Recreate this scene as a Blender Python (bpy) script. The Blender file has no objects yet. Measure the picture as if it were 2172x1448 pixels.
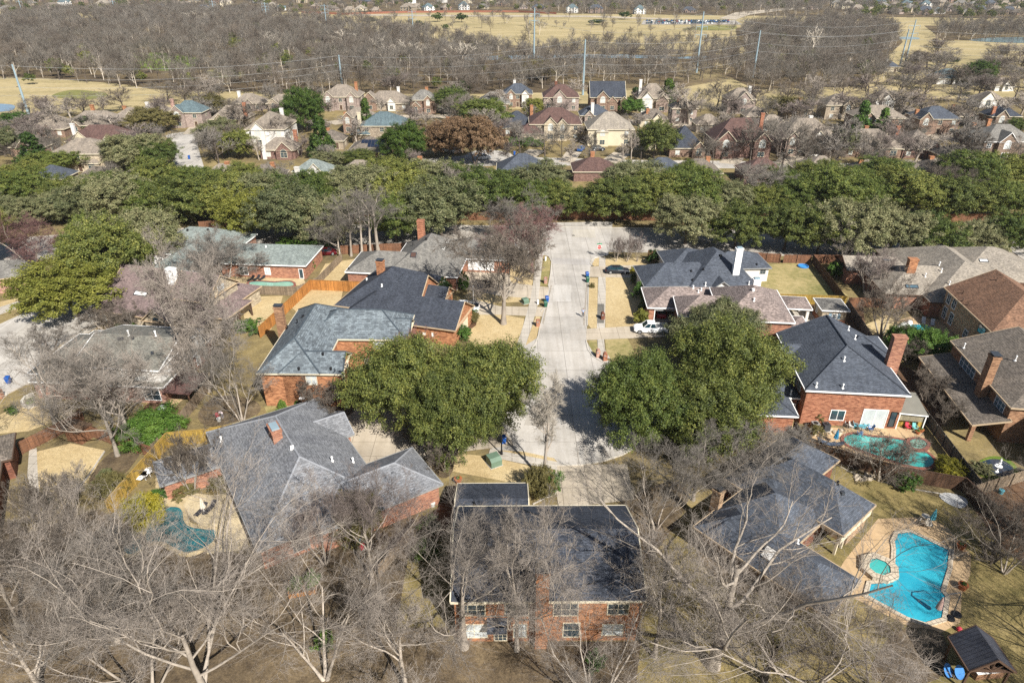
import bpy, bmesh, math, random
import numpy as np
from mathutils import Vector

# ---------------------------------------------------------------- camera, light, exposure
S = bpy.context.scene
F, CX, CY, H, PITCH = 1448.0, 1086.0, 724.0, 55.0, math.radians(29)
cam = bpy.data.cameras.new('camera'); cam.sensor_width = 36; cam.lens = 36 * F / 2172
cam.clip_start = .5; cam.clip_end = 9000
co = bpy.data.objects.new('camera', cam); S.collection.objects.link(co)
co.location = (0, 0, H); co.rotation_euler = (math.pi / 2 - PITCH, 0, 0); S.camera = co
SUN_EL, SUN_AZ = math.radians(41), math.radians(148)      # azimuth clockwise from +Y (away from the camera)
W = bpy.data.worlds.new('World'); S.world = W; W.use_nodes = True
nt = W.node_tree; bg = nt.nodes['Background']; sk = nt.nodes.new('ShaderNodeTexSky')
sk.sky_type = 'NISHITA'; sk.sun_disc = False; sk.sun_elevation = SUN_EL; sk.sun_rotation = SUN_AZ
sk.air_density = 1.0; sk.dust_density = 1.2
nt.links.new(sk.outputs[0], bg.inputs[0]); bg.inputs[1].default_value = 0.055
sl = bpy.data.lights.new('sun', 'SUN'); sl.energy = 5.0; sl.angle = math.radians(.5); sl.color = (1, .965, .91)
so = bpy.data.objects.new('sun', sl); S.collection.objects.link(so)
so.rotation_euler = (math.pi / 2 - SUN_EL, 0, math.pi - SUN_AZ)
S.view_settings.view_transform = 'Standard'; S.view_settings.look = 'None'
S.view_settings.exposure = 0.92; S.view_settings.gamma = 1
S.cycles.max_bounces = 6; S.cycles.diffuse_bounces = 3; S.cycles.glossy_bounces = 3
S.cycles.transmission_bounces = 4; S.cycles.transparent_max_bounces = 4
try: S.cycles.use_denoising = False
except Exception: pass
RNG = np.random.default_rng(7); random.seed(7)

# ---------------------------------------------------------------- helpers
def ray(px, py):
    u = (px - CX) / F; v = (py - CY) / F
    return Vector((u, math.cos(PITCH) - v * math.sin(PITCH), -math.sin(PITCH) - v * math.cos(PITCH)))
def G(px, py, z=0.0):
    """where the line of sight through a photo pixel meets height z"""
    d = ray(px, py); t = (z - H) / d.z
    return Vector((d.x * t, d.y * t, z))
def PX(p):
    z = p[2] - H; d = p[1] * math.cos(PITCH) - z * math.sin(PITCH)
    v = -(p[1] * math.sin(PITCH) + z * math.cos(PITCH)) / d
    return CX + F * p[0] / d, CY + F * v
def ztop(p, py):
    """height above ground point p that shows at photo row py"""
    d = ray(CX, py); return H + p[1] * d.z / d.y
def lin(c): return c / 12.92 if c <= .04045 else ((c + .055) / 1.055) ** 2.4
def C(h, k=1.45):
    h = h.lstrip('#'); return tuple(min(.85, lin(int(h[i:i + 2], 16) / 255) / k) for i in (0, 2, 4))
def tag(o, label=None, cat=None, group=None, kind=None):
    if label: o['label'] = label
    if cat: o['category'] = cat
    if group: o['group'] = group
    if kind: o['kind'] = kind
    return o
def thing(name, loc, label, cat, group=None, rz=0):
    o = bpy.data.objects.new(name, None); S.collection.objects.link(o); o.empty_display_size = .2
    o.location = loc; o.rotation_euler.z = rz
    return tag(o, label, cat, group)
def wloc(o):
    v = Vector((0, 0, 0))
    while o is not None: v = v + o.location; o = o.parent
    return v
def copy_tree(o, parent=None):
    c = o.copy(); S.collection.objects.link(c); c.parent = parent
    for ch in list(o.children): copy_tree(ch, c)
    return c
def catmull(pts, n=6, closed=True):
    pts = [Vector(p) for p in pts]; out = []; m = len(pts)
    for i in range(m if closed else m - 1):
        g = (lambda k: pts[k % m]) if closed else (lambda k: pts[max(0, min(m - 1, k))])
        a, b, c, d = g(i - 1), g(i), g(i + 1), g(i + 2)
        for j in range(n):
            t = j / n
            out.append(.5 * ((2 * b) + (c - a) * t + (2 * a - 5 * b + 4 * c - d) * t * t + (3 * b - a - 3 * c + d) * t ** 3))
    if not closed: out.append(pts[-1])
    return out

class MB:
    """collects faces (with metre UVs) and links them as ONE mesh object"""
    def __init__(s): s.V = []; s.Fc = []; s.U = []; s.M = []; s.SM = []
    def face(s, pts, m=0, uv=None, smooth=False):
        i = len(s.V); pts = [Vector(p) for p in pts]; s.V += pts; s.Fc.append(tuple(range(i, i + len(pts)))); s.M.append(m); s.SM.append(smooth)
        if uv is None:
            n = Vector((0, 0, 0))
            for k in range(len(pts)):
                a, b = pts[k], pts[(k + 1) % len(pts)]; n += a.cross(b)
            if n.length < 1e-9: n = Vector((0, 0, 1))
            n.normalize()
            if abs(n.z) > .98: u = (pts[1] - pts[0]); u.z = 0; u = u.normalized() if u.length > 1e-6 else Vector((1, 0, 0))
            else: u = Vector((-n.y, n.x, 0)).normalized()
            v = n.cross(u); uv = [(p.dot(u), p.dot(v)) for p in pts]
        s.U += list(uv)
    def quad(s, a, b, c, d, m=0, **k): s.face((a, b, c, d), m, **k)
    def obox(s, o, u, n, L, Wd, z0, z1, m=0, bottom=False, mtop=None):
        """box from corner o along unit u (L) and n (Wd)"""
        o = Vector((o[0], o[1], 0)); u = Vector((u[0], u[1], 0)); n = Vector((n[0], n[1], 0))
        q = [o, o + u * L, o + u * L + n * Wd, o + n * Wd]
        if u.cross(n).z < 0: q.reverse()
        lo = [Vector((p.x, p.y, z0)) for p in q]; hi = [Vector((p.x, p.y, z1)) for p in q]
        for i in range(4): j = (i + 1) % 4; s.quad(lo[i], lo[j], hi[j], hi[i], m)
        s.face(hi, m if mtop is None else mtop)
        if bottom: s.face(lo[::-1], m)
    def box(s, c, sx, sy, z0, z1, a=0, m=0, bottom=True, mtop=None):
        u = Vector((math.cos(a), math.sin(a), 0)); n = Vector((-u.y, u.x, 0)); c = Vector((c[0], c[1], 0))
        s.obox(c - u * sx / 2 - n * sy / 2, u, n, sx, sy, z0, z1, m, bottom, mtop)
    def prism(s, pts, z0, z1, m=0, mtop=None, sides=True):
        q = [Vector((p[0], p[1], 0)) for p in pts]; ar = sum(q[i].x * q[(i + 1) % len(q)].y - q[(i + 1) % len(q)].x * q[i].y for i in range(len(q)))
        if ar < 0: q.reverse()
        s.face([Vector((p.x, p.y, z1)) for p in q], m if mtop is None else mtop)
        if sides:
            for i in range(len(q)):
                a, b = q[i], q[(i + 1) % len(q)]
                s.quad((a.x, a.y, z0), (b.x, b.y, z0), (b.x, b.y, z1), (a.x, a.y, z1), m)
    def tube(s, p0, p1, r0, r1, k=8, m=0, cap=True):
        p0 = Vector(p0); p1 = Vector(p1); d = (p1 - p0).normalized(); a = d.orthogonal().normalized(); b = d.cross(a)
        c0 = [p0 + (a * math.cos(t) + b * math.sin(t)) * r0 for t in [2 * math.pi * i / k for i in range(k)]]
        c1 = [p1 + (a * math.cos(t) + b * math.sin(t)) * r1 for t in [2 * math.pi * i / k for i in range(k)]]
        for i in range(k): j = (i + 1) % k; s.quad(c0[i], c0[j], c1[j], c1[i], m, smooth=True)
        if cap:
            if r1 > .001: s.face(c1, m)
            if r0 > .001: s.face(c0[::-1], m)
    def path(s, pts, r, k=6, m=0):
        for a, b in zip(pts, pts[1:]): s.tube(a, b, r, r, k, m)
    def lathe(s, c, prof, k=14, m=0, smooth=True):
        c = Vector(c)
        R = [[c + Vector((r * math.cos(2 * math.pi * i / k), r * math.sin(2 * math.pi * i / k), z)) for i in range(k)] for r, z in prof]
        for a, b in zip(R, R[1:]):
            for i in range(k): j = (i + 1) % k; s.quad(a[i], a[j], b[j], b[i], m, smooth=smooth)
        if prof[-1][0] > .001: s.face(R[-1], m)
    def ellipsoid(s, c, rx, ry, rz, a=0, k=10, l=6, m=0):
        c = Vector(c); ca, sa = math.cos(a), math.sin(a); R = []
        for j in range(l + 1):
            t = math.pi * j / l; R.append([])
            for i in range(k):
                f = 2 * math.pi * i / k; x = rx * math.sin(t) * math.cos(f); y = ry * math.sin(t) * math.sin(f)
                R[-1].append(c + Vector((x * ca - y * sa, x * sa + y * ca, -rz * math.cos(t))))
        for p, q in zip(R, R[1:]):
            for i in range(k): j = (i + 1) % k; s.quad(p[i], p[j], q[j], q[i], m, smooth=True)
    def build(s, name, mats, parent=None, loc=None):
        if not s.V: return None
        if not isinstance(mats, (list, tuple)): mats = [mats]
        o0 = wloc(parent) if parent is not None else Vector(loc if loc is not None else (0, 0, 0))
        me = bpy.data.meshes.new(name)
        me.from_pydata([tuple(v - o0) for v in s.V], [], s.Fc)
        me.polygons.foreach_set('material_index', s.M); me.polygons.foreach_set('use_smooth', s.SM)
        ul = me.uv_layers.new(name='UVMap'); ul.data.foreach_set('uv', np.array(s.U, dtype=np.float32).ravel())
        for x in mats: me.materials.append(x)
        o = bpy.data.objects.new(name, me); S.collection.objects.link(o)
        if parent is not None: o.parent = parent
        else: o.location = o0
        return o

def np_mesh(name, V, Q, mats, MI=None, smooth=False):
    """numpy verts (n,3) + faces (m,k) -> mesh"""
    me = bpy.data.meshes.new(name); n, k = Q.shape
    me.vertices.add(len(V)); me.vertices.foreach_set('co', V.astype(np.float32).ravel())
    me.loops.add(n * k); me.loops.foreach_set('vertex_index', Q.astype(np.int32).ravel())
    me.polygons.add(n); me.polygons.foreach_set('loop_start', np.arange(0, n * k, k, dtype=np.int32))
    if MI is not None: me.polygons.foreach_set('material_index', MI.astype(np.int32))
    if smooth: me.polygons.foreach_set('use_smooth', np.ones(n, dtype=bool))
    for x in mats: me.materials.append(x)
    me.update(calc_edges=True); return me
# ---------------------------------------------------------------- materials (all procedural)
class NT:
    def __init__(s, name):
        s.m = bpy.data.materials.new(name); s.m.use_nodes = True; s.t = s.m.node_tree
        s.b = s.t.nodes['Principled BSDF']; s.out = s.t.nodes['Material Output']
    def n(s, typ, **kw):
        x = s.t.nodes.new(typ)
        for k, v in kw.items():
            if k in x.inputs.keys(): s.put(x, k, v)
            else: setattr(x, k, v)
        return x
    def put(s, x, k, v):
        if hasattr(v, 'is_output'): s.t.links.new(v, x.inputs[k])
        else: x.inputs[k].default_value = v
    def co(s, kind='Object', scale=(1, 1, 1)):
        c = s.n('ShaderNodeTexCoord').outputs[kind]; mp = s.n('ShaderNodeMapping'); s.put(mp, 'Vector', c); mp.inputs['Scale'].default_value = scale
        return mp.outputs[0]
    def pos(s, scale=(1, 1, 1)):
        c = s.n('ShaderNodeNewGeometry').outputs['Position']; mp = s.n('ShaderNodeMapping'); s.put(mp, 'Vector', c); mp.inputs['Scale'].default_value = scale
        return mp.outputs[0]
    def noise(s, vec, scale, detail=4, rough=.6):
        x = s.n('ShaderNodeTexNoise'); s.put(x, 'Vector', vec); s.put(x, 'Scale', scale); s.put(x, 'Detail', detail); s.put(x, 'Roughness', rough); return x.outputs['Fac']
    def ramp(s, f, stops):
        r = s.n('ShaderNodeValToRGB'); s.put(r, 'Fac', f); e = r.color_ramp.elements
        while len(e) < len(stops): e.new(.5)
        for q, (p, c) in zip(e, stops): q.position = p; q.color = (*c, 1) if len(c) == 3 else c
        return r.outputs[0]
    def mix(s, f, a, b, bl='MIX'):
        x = s.n('ShaderNodeMix'); x.data_type = 'RGBA'; x.blend_type = bl
        for i, v in ((0, f), (6, a), (7, b)):
            if hasattr(v, 'is_output'): s.t.links.new(v, x.inputs[i])
            else: x.inputs[i].default_value = v if i == 0 or len(v) == 4 else (*v, 1)
        return x.outputs[2]
    def math(s, op, a, b=0.0):
        x = s.n('ShaderNodeMath'); x.operation = op
        for i, v in ((0, a), (1, b)):
            if hasattr(v, 'is_output'): s.t.links.new(v, x.inputs[i])
            else: x.inputs[i].default_value = v
        return x.outputs[0]
    def done(s, col=None, rough=.9, bump=None, bs=.3, bd=.05, spec=.3, metal=0):
        if col is not None: s.put(s.b, 'Base Color', col if hasattr(col, 'is_output') else (*col, 1))
        s.put(s.b, 'Roughness', rough); s.b.inputs['Specular IOR Level'].default_value = spec; s.b.inputs['Metallic'].default_value = metal
        if bump is not None:
            x = s.n('ShaderNodeBump'); s.put(x, 'Height', bump); x.inputs['Strength'].default_value = bs; x.inputs['Distance'].default_value = bd
            s.t.links.new(x.outputs[0], s.b.inputs['Normal'])
        return s.m
def mul(c, k): return tuple(min(.9, x * k) for x in c)

def m_plain(name, c, var=.15, scale=2.0, rough=.6, spec=.3, metal=0):
    t = NT(name); v = t.co('Object'); f = t.noise(v, scale, 5)
    return t.done(t.ramp(f, [(.3, mul(c, 1 - var)), (.7, mul(c, 1 + var))]), rough, spec=spec, metal=metal)
def m_shingle(name, c, var=.28, patch=None, blk=(.34, .16)):
    t = NT(name); uv = t.co('UV')
    br = t.n('ShaderNodeTexBrick'); t.put(br, 'Vector', uv); br.offset = .5; br.inputs['Scale'].default_value = 1
    br.inputs['Brick Width'].default_value = blk[0]; br.inputs['Row Height'].default_value = blk[1]; br.inputs['Mortar Size'].default_value = .012
    br.inputs['Mortar Smooth'].default_value = .4; br.inputs['Bias'].default_value = 0
    br.inputs['Color1'].default_value = (*mul(c, 1 - var), 1); br.inputs['Color2'].default_value = (*mul(patch or c, 1 + var), 1); br.inputs['Mortar'].default_value = (*mul(c, .45), 1)
    f2 = t.noise(t.pos((1, 1, 1)), .5, 6, .7); f3 = t.noise(uv, 5.0, 3)
    col = t.mix(1, br.outputs[0], t.ramp(f2, [(.25, (.72, .72, .72)), (.75, (1.25, 1.23, 1.2))]), 'MULTIPLY')
    col = t.mix(1, col, t.ramp(f3, [(.3, (.8, .8, .8)), (.7, (1.2, 1.2, 1.2))]), 'MULTIPLY')
    f4 = t.noise(t.co('UV', (1.1, .1, 1)), 1.2, 5, .65); col = t.mix(1, col, t.ramp(f4, [(.3, (.78, .78, .8)), (.5, (1, 1, 1)), (.72, (1.16, 1.15, 1.12))]), 'MULTIPLY')
    w = t.n('ShaderNodeTexWave'); w.bands_direction = 'Y'; w.wave_profile = 'SAW'; t.put(w, 'Vector', uv); w.inputs['Scale'].default_value = 1.0; w.inputs['Distortion'].default_value = .25
    col = t.mix(.55, col, t.mix(1, col, t.ramp(w.outputs['Fac'], [(0, (.6, .6, .6)), (.35, (1.1, 1.1, 1.1)), (1, (1.15, 1.15, 1.15))]), 'MULTIPLY'))
    return t.done(col, .92, bump=br.outputs['Fac'], bs=.35, bd=.015, spec=.25)
def dull(c, k, t=(1.0, .93, .82)): l = c[0] * .3 + c[1] * .6 + c[2] * .1; return tuple(x + (l * q - x) * k for x, q in zip(c, t))
def m_brick(name, c, c2, mortar=None):
    c = dull(c, .2); c2 = dull(c2, .2)
    t = NT(name); uv = t.co('UV')
    br = t.n('ShaderNodeTexBrick'); t.put(br, 'Vector', uv); br.offset = .5; br.inputs['Scale'].default_value = 1
    br.inputs['Brick Width'].default_value = .42; br.inputs['Row Height'].default_value = .15; br.inputs['Mortar Size'].default_value = .012; br.inputs['Bias'].default_value = -.1
    br.inputs['Color1'].default_value = (*mul(c, .72), 1); br.inputs['Color2'].default_value = (*mul(c2, 1.1), 1); br.inputs['Mortar'].default_value = (*(mortar or mul(c2, 1.05)), 1)
    f = t.noise(t.co('UV', (.7, 1.6, 1)), 2.2, 5, .65); f2 = t.noise(uv, .25, 3)
    col = t.mix(1, br.outputs[0], t.ramp(f, [(.25, (.62, .58, .55)), (.5, (1, 1, 1)), (.78, (1.3, 1.3, 1.28))]), 'MULTIPLY')
    col = t.mix(1, col, t.ramp(f2, [(.3, (.85, .85, .85)), (.7, (1.12, 1.1, 1.08))]), 'MULTIPLY')
    return t.done(col, .88, bump=br.outputs['Fac'], bs=.3, bd=.01)
def m_wood(name, c, var=.3, w=.14):
    t = NT(name); uv = t.co('UV'); sx = t.n('ShaderNodeSeparateXYZ'); t.put(sx, 'Vector', uv)
    fl = t.math('FLOOR', t.math('DIVIDE', sx.outputs[0], w)); wn = t.n('ShaderNodeTexWhiteNoise'); wn.noise_dimensions = '1D'; t.put(wn, 'W', fl)
    gr = t.noise(t.co('UV', (14, .9, 1)), 1.5, 5); st = t.noise(uv, .45, 4)
    col = t.ramp(wn.outputs['Value'], [(0, mul(c, 1 - var)), (1, mul(c, 1 + var))])
    col = t.mix(1, col, t.ramp(gr, [(.3, (.7, .68, .66)), (.7, (1.15, 1.15, 1.15))]), 'MULTIPLY')
    col = t.mix(1, col, t.ramp(st, [(.32, (.7, .68, .66)), (.62, (1.1, 1.1, 1.1))]), 'MULTIPLY')
    fr = t.math('FRACT', t.math('DIVIDE', sx.outputs[0], w)); gap = t.math('GREATER_THAN', fr, .9)
    return t.done(t.mix(gap, col, mul(c, .25)), .85)
def m_ground(name, stops, s1=.05, s2=.5, s3=4.0, amt=.35, stretch=(1, 1, 1), rough=.95, bump=True):
    """stops are colours mixed by a wide noise, broken up by finer ones"""
    t = NT(name); p = t.pos(stretch); n1 = t.noise(p, s1, 5, .6); n2 = t.noise(p, s2, 6, .7); n3 = t.noise(p, s3, 4, .7)
    f = t.math('ADD', t.math('MULTIPLY', n1, .55), t.math('MULTIPLY', n2, .45))
    col = t.ramp(f, stops)
    col = t.mix(amt, col, t.mix(1, col, t.ramp(n3, [(.3, (.45, .45, .45)), (.7, (1.5, 1.5, 1.5))]), 'MULTIPLY'))
    return t.done(col, rough, bump=n3 if bump else None, bs=.4, bd=.06, spec=.15)
def m_concrete(name, c, joint=None, stain=.3):
    t = NT(name); p = t.pos(); n1 = t.noise(p, .12, 6, .62); n2 = t.noise(p, 2.5, 5, .7); n3 = t.noise(t.pos((2.2, .12, 1)), .5, 4)
    col = t.ramp(n1, [(.28, mul(c, 1 - stain)), (.5, c), (.72, mul(c, 1 + stain * .7))])
    col = t.mix(1, col, t.ramp(n2, [(.3, (.9, .89, .87)), (.7, (1.06, 1.06, 1.06))]), 'MULTIPLY')
    col = t.mix(1, col, t.ramp(n3, [(.35, (.9, .89, .87)), (.6, (1.04, 1.04, 1.04))]), 'MULTIPLY')
    if joint:
        br = t.n('ShaderNodeTexBrick'); t.put(br, 'Vector', t.co('UV')); br.offset = 0; br.inputs['Scale'].default_value = 1
        br.inputs['Brick Width'].default_value = joint[0]; br.inputs['Row Height'].default_value = joint[1]; br.inputs['Mortar Size'].default_value = .03
        br.inputs['Color1'].default_value = (1, 1, 1, 1); br.inputs['Color2'].default_value = (.9, .9, .9, 1); br.inputs['Mortar'].default_value = (.4, .38, .36, 1)
        col = t.mix(1, col, br.outputs[0], 'MULTIPLY')
    return t.done(col, .9, bump=n2, bs=.1, bd=.02, spec=.25)
def m_leaf(name, cs, tr=.25, s=.5):
    """leaf colour differs from leaf to leaf, twig to twig and tree to tree"""
    t = NT(name); g = t.n('ShaderNodeNewGeometry'); oi = t.n('ShaderNodeObjectInfo')
    n1 = t.noise(t.pos(), s, 4, .65)
    f = t.math('ADD', t.math('MULTIPLY', n1, .75), t.math('ADD', t.math('MULTIPLY', g.outputs['Random Per Island'], .3), t.math('MULTIPLY', t.math('SUBTRACT', oi.outputs['Random'], .5), .22)))
    cs = [mul(q, 1.32) for q in cs]; col = t.ramp(f, [(.3, cs[0]), (.52, cs[1]), (.78, cs[2])])
    t.done(col, .55, spec=.25)
    tl = t.n('ShaderNodeBsdfTranslucent'); t.put(tl, 'Color', col); mx = t.n('ShaderNodeMixShader'); mx.inputs[0].default_value = tr
    t.t.links.new(t.b.outputs[0], mx.inputs[1]); t.t.links.new(tl.outputs[0], mx.inputs[2]); t.t.links.new(mx.outputs[0], t.out.inputs[0])
    return t.m
def m_bark(name, c, var=.3):
    t = NT(name); oi = t.n('ShaderNodeObjectInfo'); n = t.noise(t.co('Object', (1, 1, .35)), 2.5, 5)
    col = t.ramp(n, [(.3, mul(c, 1 - var)), (.7, mul(c, 1 + var))])
    col = t.mix(1, col, t.ramp(oi.outputs['Random'], [(0, (.8, .78, .76)), (1, (1.2, 1.17, 1.14))]), 'MULTIPLY')
    return t.done(col, .9, spec=.15)
def m_water(name, c, rip=2.5, deep=None):
    t = NT(name); p = t.pos(); n = t.noise(p, rip, 3, .6); n2 = t.noise(p, .22, 3)
    v = t.n('ShaderNodeTexVoronoi'); v.feature = 'DISTANCE_TO_EDGE'; nz = t.n('ShaderNodeTexNoise'); t.put(nz, 'Vector', p); nz.inputs['Scale'].default_value = 1.5
    ad = t.n('ShaderNodeVectorMath'); t.put(ad, 0, p); t.put(ad, 1, nz.outputs['Color']); t.put(v, 'Vector', ad.outputs[0]); v.inputs['Scale'].default_value = 1.6
    col = t.ramp(n2, [(.35, deep or mul(c, .75)), (.6, c)])
    col = t.mix(1, col, t.ramp(v.outputs['Distance'], [(0, (1.15, 1.12, 1.1)), (.08, (1, 1, 1)), (1, (.97, .98, .99))]), 'MULTIPLY')
    return t.done(col, .06, bump=n, bs=.12, bd=.05, spec=.5)
def m_glass(name, c): return m_plain(name, c, .25, .8, .08, .7)
def m_net(name, c):
    return m_plain(name, c, .1, 3, .7)

GRASS = m_ground('ground_soil_and_grass', [(.28, C('4a4232')), (.42, C('75684c')), (.55, C('938258')), (.72, C('b8a478'))], .06, .35, 3, .5)
LAWN = m_ground('lawn_dormant', [(.25, C('9c8a60')), (.42, C('bda67a')), (.55, C('ccb68a')), (.75, C('dcc9a0'))], .12, 1.2, 7, .65)
LAWN2 = m_ground('lawn_greening', [(.28, C('66663a')), (.42, C('8c8654')), (.56, C('b3a272')), (.75, C('cbb88a'))], .14, .9, 6, .35)
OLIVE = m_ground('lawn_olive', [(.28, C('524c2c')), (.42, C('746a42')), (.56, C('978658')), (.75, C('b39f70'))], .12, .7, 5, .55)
GREENP = m_ground('grass_green', [(.3, C('4e6a22')), (.5, C('6f8436')), (.7, C('a09850'))], .3, 1.5, 6, .35)
LITTER = m_ground('leaf_litter', [(.25, C('342c22')), (.42, C('544839')), (.55, C('76664f')), (.72, C('a08c6c'))], .09, .9, 5, .7)
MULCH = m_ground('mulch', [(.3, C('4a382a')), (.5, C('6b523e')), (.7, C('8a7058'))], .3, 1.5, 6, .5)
FAIRWAY = m_ground('golf_turf', [(.25, C('7f7650')), (.4, C('a2946a')), (.55, C('bcaa7e')), (.75, C('d2c098'))], .012, .05, .4, .45, (1, 2.6, 1), bump=False)
FAIRGREEN = m_ground('golf_green_turf', [(.3, C('6d7040')), (.55, C('8d8a52')), (.75, C('b3a468'))], .03, .1, .6, .25, bump=False)
WOODFLOOR = m_ground('wood_floor', [(.28, C('342e26')), (.45, C('60523f')), (.58, C('7a6a4c')), (.75, C('9a8a60'))], .015, .08, .9, .4, bump=False)
STREET = m_concrete('street_concrete', C('c9c3ba'), (4.2, 6.0)); ROAD2 = m_concrete('boulevard_concrete', C('b9b2a8'), (4.5, 7)); WALK = m_concrete('walk_concrete', C('cbc3b6'), (1.5, 1.5), .12)
DRIVE = m_concrete('drive_concrete', C('c9bca8'), (3, 3)); DECK = m_concrete('pool_deck_tan', C('d2b48c'), (2.6, 2.6), .14); DECK2 = m_concrete('pool_deck_cream', C('d6c4a0'), None, .14)
KERB = m_concrete('kerb_concrete', C('cfc8bc'), None, .12); DARKCON = m_concrete('dark_concrete', C('7d7a72'), (1.5, 1.5))
STONE = m_concrete('coping_stone', C('d8c9b2'), (.5, .5), .12); BRICKCOPE = m_brick('coping_brick', C('8f4f42'), C('a86856'))
FLAG = m_ground('flagstone', [(.3, C('a8946e')), (.5, C('c9b48c')), (.7, C('d9c8a4'))], .4, 1.2, 5, .35)
GRAVEL = m_ground('pale_gravel', [(.3, C('b9b8b4')), (.6, C('e0dfda'))], .5, 2, 9, .5)
WHITE = m_plain('white_paint', (.78, .77, .74), .06, 1); CREAM = m_plain('cream_paint', C('e8dcc0'), .06, 1); TAN = m_plain('tan_trim', C('c8b090'), .08, 1)
DARKTRIM = m_plain('brown_trim', C('5f4a3c'), .1); GREYT = m_plain('grey_trim', C('9a9a98'), .1); BLACK = m_plain('black_plastic', (.012, .012, .013), .2, 3, .45)
METAL = m_plain('galvanised_steel', C('9fb4bc'), .1, .5, .5, .4, .15); DMETAL = m_plain('dark_metal', C('4a4e54'), .15, 2, .45, .4, .3)
ROOF = dict(
    slate=m_shingle('shingle_slate', C('555b65')), char=m_shingle('shingle_charcoal', C('454a54')), grey=m_shingle('shingle_grey', C('84868a')),
    warm=m_shingle('shingle_warm_grey', C('84817b')), blue=m_shingle('shingle_blue_blend', C('656d73'), .16, C('7b858b'), (.5, .28)),
    olive=m_shingle('shingle_olive_grey', C('85837a')), green=m_shingle('shingle_grey_green', C('8b9490')), plum=m_shingle('shingle_plum', C('857471')),
    mauve=m_shingle('shingle_mauve_grey', C('948680'), .4), taupe=m_shingle('shingle_taupe', C('958a7d')), brown=m_shingle('shingle_brown', C('8a6a55'), .35),
    maroon=m_shingle('shingle_maroon', C('69524c')), teal=m_shingle('shingle_teal_grey', C('66777c')), drab=m_shingle('shingle_drab', C('7b7268'), .35),
    tile=m_shingle('shingle_pale_taupe', C('a1988b')))
BR = dict(
    orange=m_brick('brick_orange', C('a9663c'), C('cf8c58')), red=m_brick('brick_red', C('a65e40'), C('c4805a')), salmon=m_brick('brick_salmon', C('ac6c4e'), C('c4865f'), C('c09080')),
    rose=m_brick('brick_rose', C('a9705c'), C('cf9a84'), C('d0b0a0')), tan=m_brick('brick_tan', C('b18c66'), C('d0ac84')), pink=m_brick('brick_pink', C('b88a7a'), C('d0a695')),
    dark=m_brick('brick_dark', C('6f4230'), C('965a42')), brownb=m_brick('brick_brown', C('97694a'), C('b98a62')), stone=m_brick('stone_buff', C('b3a184'), C('d4c4a6')),
    white=m_plain('siding_white', C('e6e2da'), .06, .6), cream=m_plain('stucco_cream', C('dccfb2'), .08, .6), greys=m_plain('siding_grey', C('a3a39c'), .08, .6))
BRM = dict((k, m_brick('far_brick_' + k, dull(C(a), .35), dull(C(b), .35))) for k, a, b in (('orange', '91644a', 'b08566'), ('red', '855244', 'a27060'), ('salmon', '92685a', 'b08a78'), ('rose', '92705f', 'b49584'), ('pink', 'a0847a', 'bda398'), ('brownb', '85674e', 'a5846a'), ('tan', 'a08868', 'c0aa8a')))
FW = dict(honey=m_wood('cedar_honey', C('c98a48')), mustard=m_wood('cedar_mustard', C('b99a48')), weather=m_wood('cedar_weathered', C('9a8872')), dark=m_wood('cedar_dark', C('664c3a')),
          rust=m_wood('cedar_rust', C('8a6248')), grey=m_wood('cedar_grey', C('7d766c')))
POST = dict((k, m_plain('post_' + k, C(c), .2, 3, .85)) for k, c in dict(honey='b07a40', mustard='a88a48', weather='8a7a66', dark='5a4434', rust='84604a', grey='6f6860').items())
GLASS = m_glass('window_glass', C('3a4a52')); BLIND = m_plain('window_blind', C('cfd4d2'), .15, 1.2, .3, .5); GLASSB = m_glass('window_glass_blue', C('5a7480'))
LEAF = dict(oak=m_leaf('leaf_live_oak', [C('3f4a26'), C('666e36'), C('929048')]), oakg=m_leaf('leaf_oak_grey', [C('4c5438'), C('71744e'), C('948f68')]),
            oakd=m_leaf('leaf_oak_dark', [C('3a4824'), C('5a6830'), C('808440')]), yel=m_leaf('leaf_oak_yellow', [C('565c26'), C('767834'), C('949042')]),
            hol=m_leaf('leaf_holly', [C('2f4a1e'), C('4a6a2c'), C('748c3c')]), bright=m_leaf('leaf_bright', [C('36501e'), C('4f6e2a'), C('728a3c')]),
            cedar=m_leaf('leaf_cedar', [C('24381a'), C('3c5220'), C('5d6e2a')]), rust=m_leaf('leaf_rust', [C('5c4a38'), C('7a6148'), C('947a5c')]),
            mound=m_leaf('leaf_mound', [C('5d5a20'), C('8f8a2c'), C('b0a038')]), redb=m_leaf('leaf_redbud', [C('6b4a48'), C('8f6866'), C('a88a86')]), dull=m_leaf('leaf_dull', [C('4d4a2c'), C('70683e'), C('8c8250')]))
BARK = m_bark('bark_grey', C('b0a699')); BARKD = m_bark('bark_dark', C('655c54')); TWIG = m_bark('twig_tan', C('a0978d')); TWIGG = m_bark('twig_grey', C('8a847c')); TWIGB = m_bark('twig_brown', C('776e64'))
TWIGR = m_bark('twig_red', C('846662')); BARKW = m_bark('bark_white', C('d6ccbc'), .15); TWIGW = m_bark('twig_white', C('cfc6b6'), .15); TWIGF = m_bark('twig_wood', C('7f7970')); TWIGM = m_bark('twig_mauve', C('877c76'))
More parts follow.
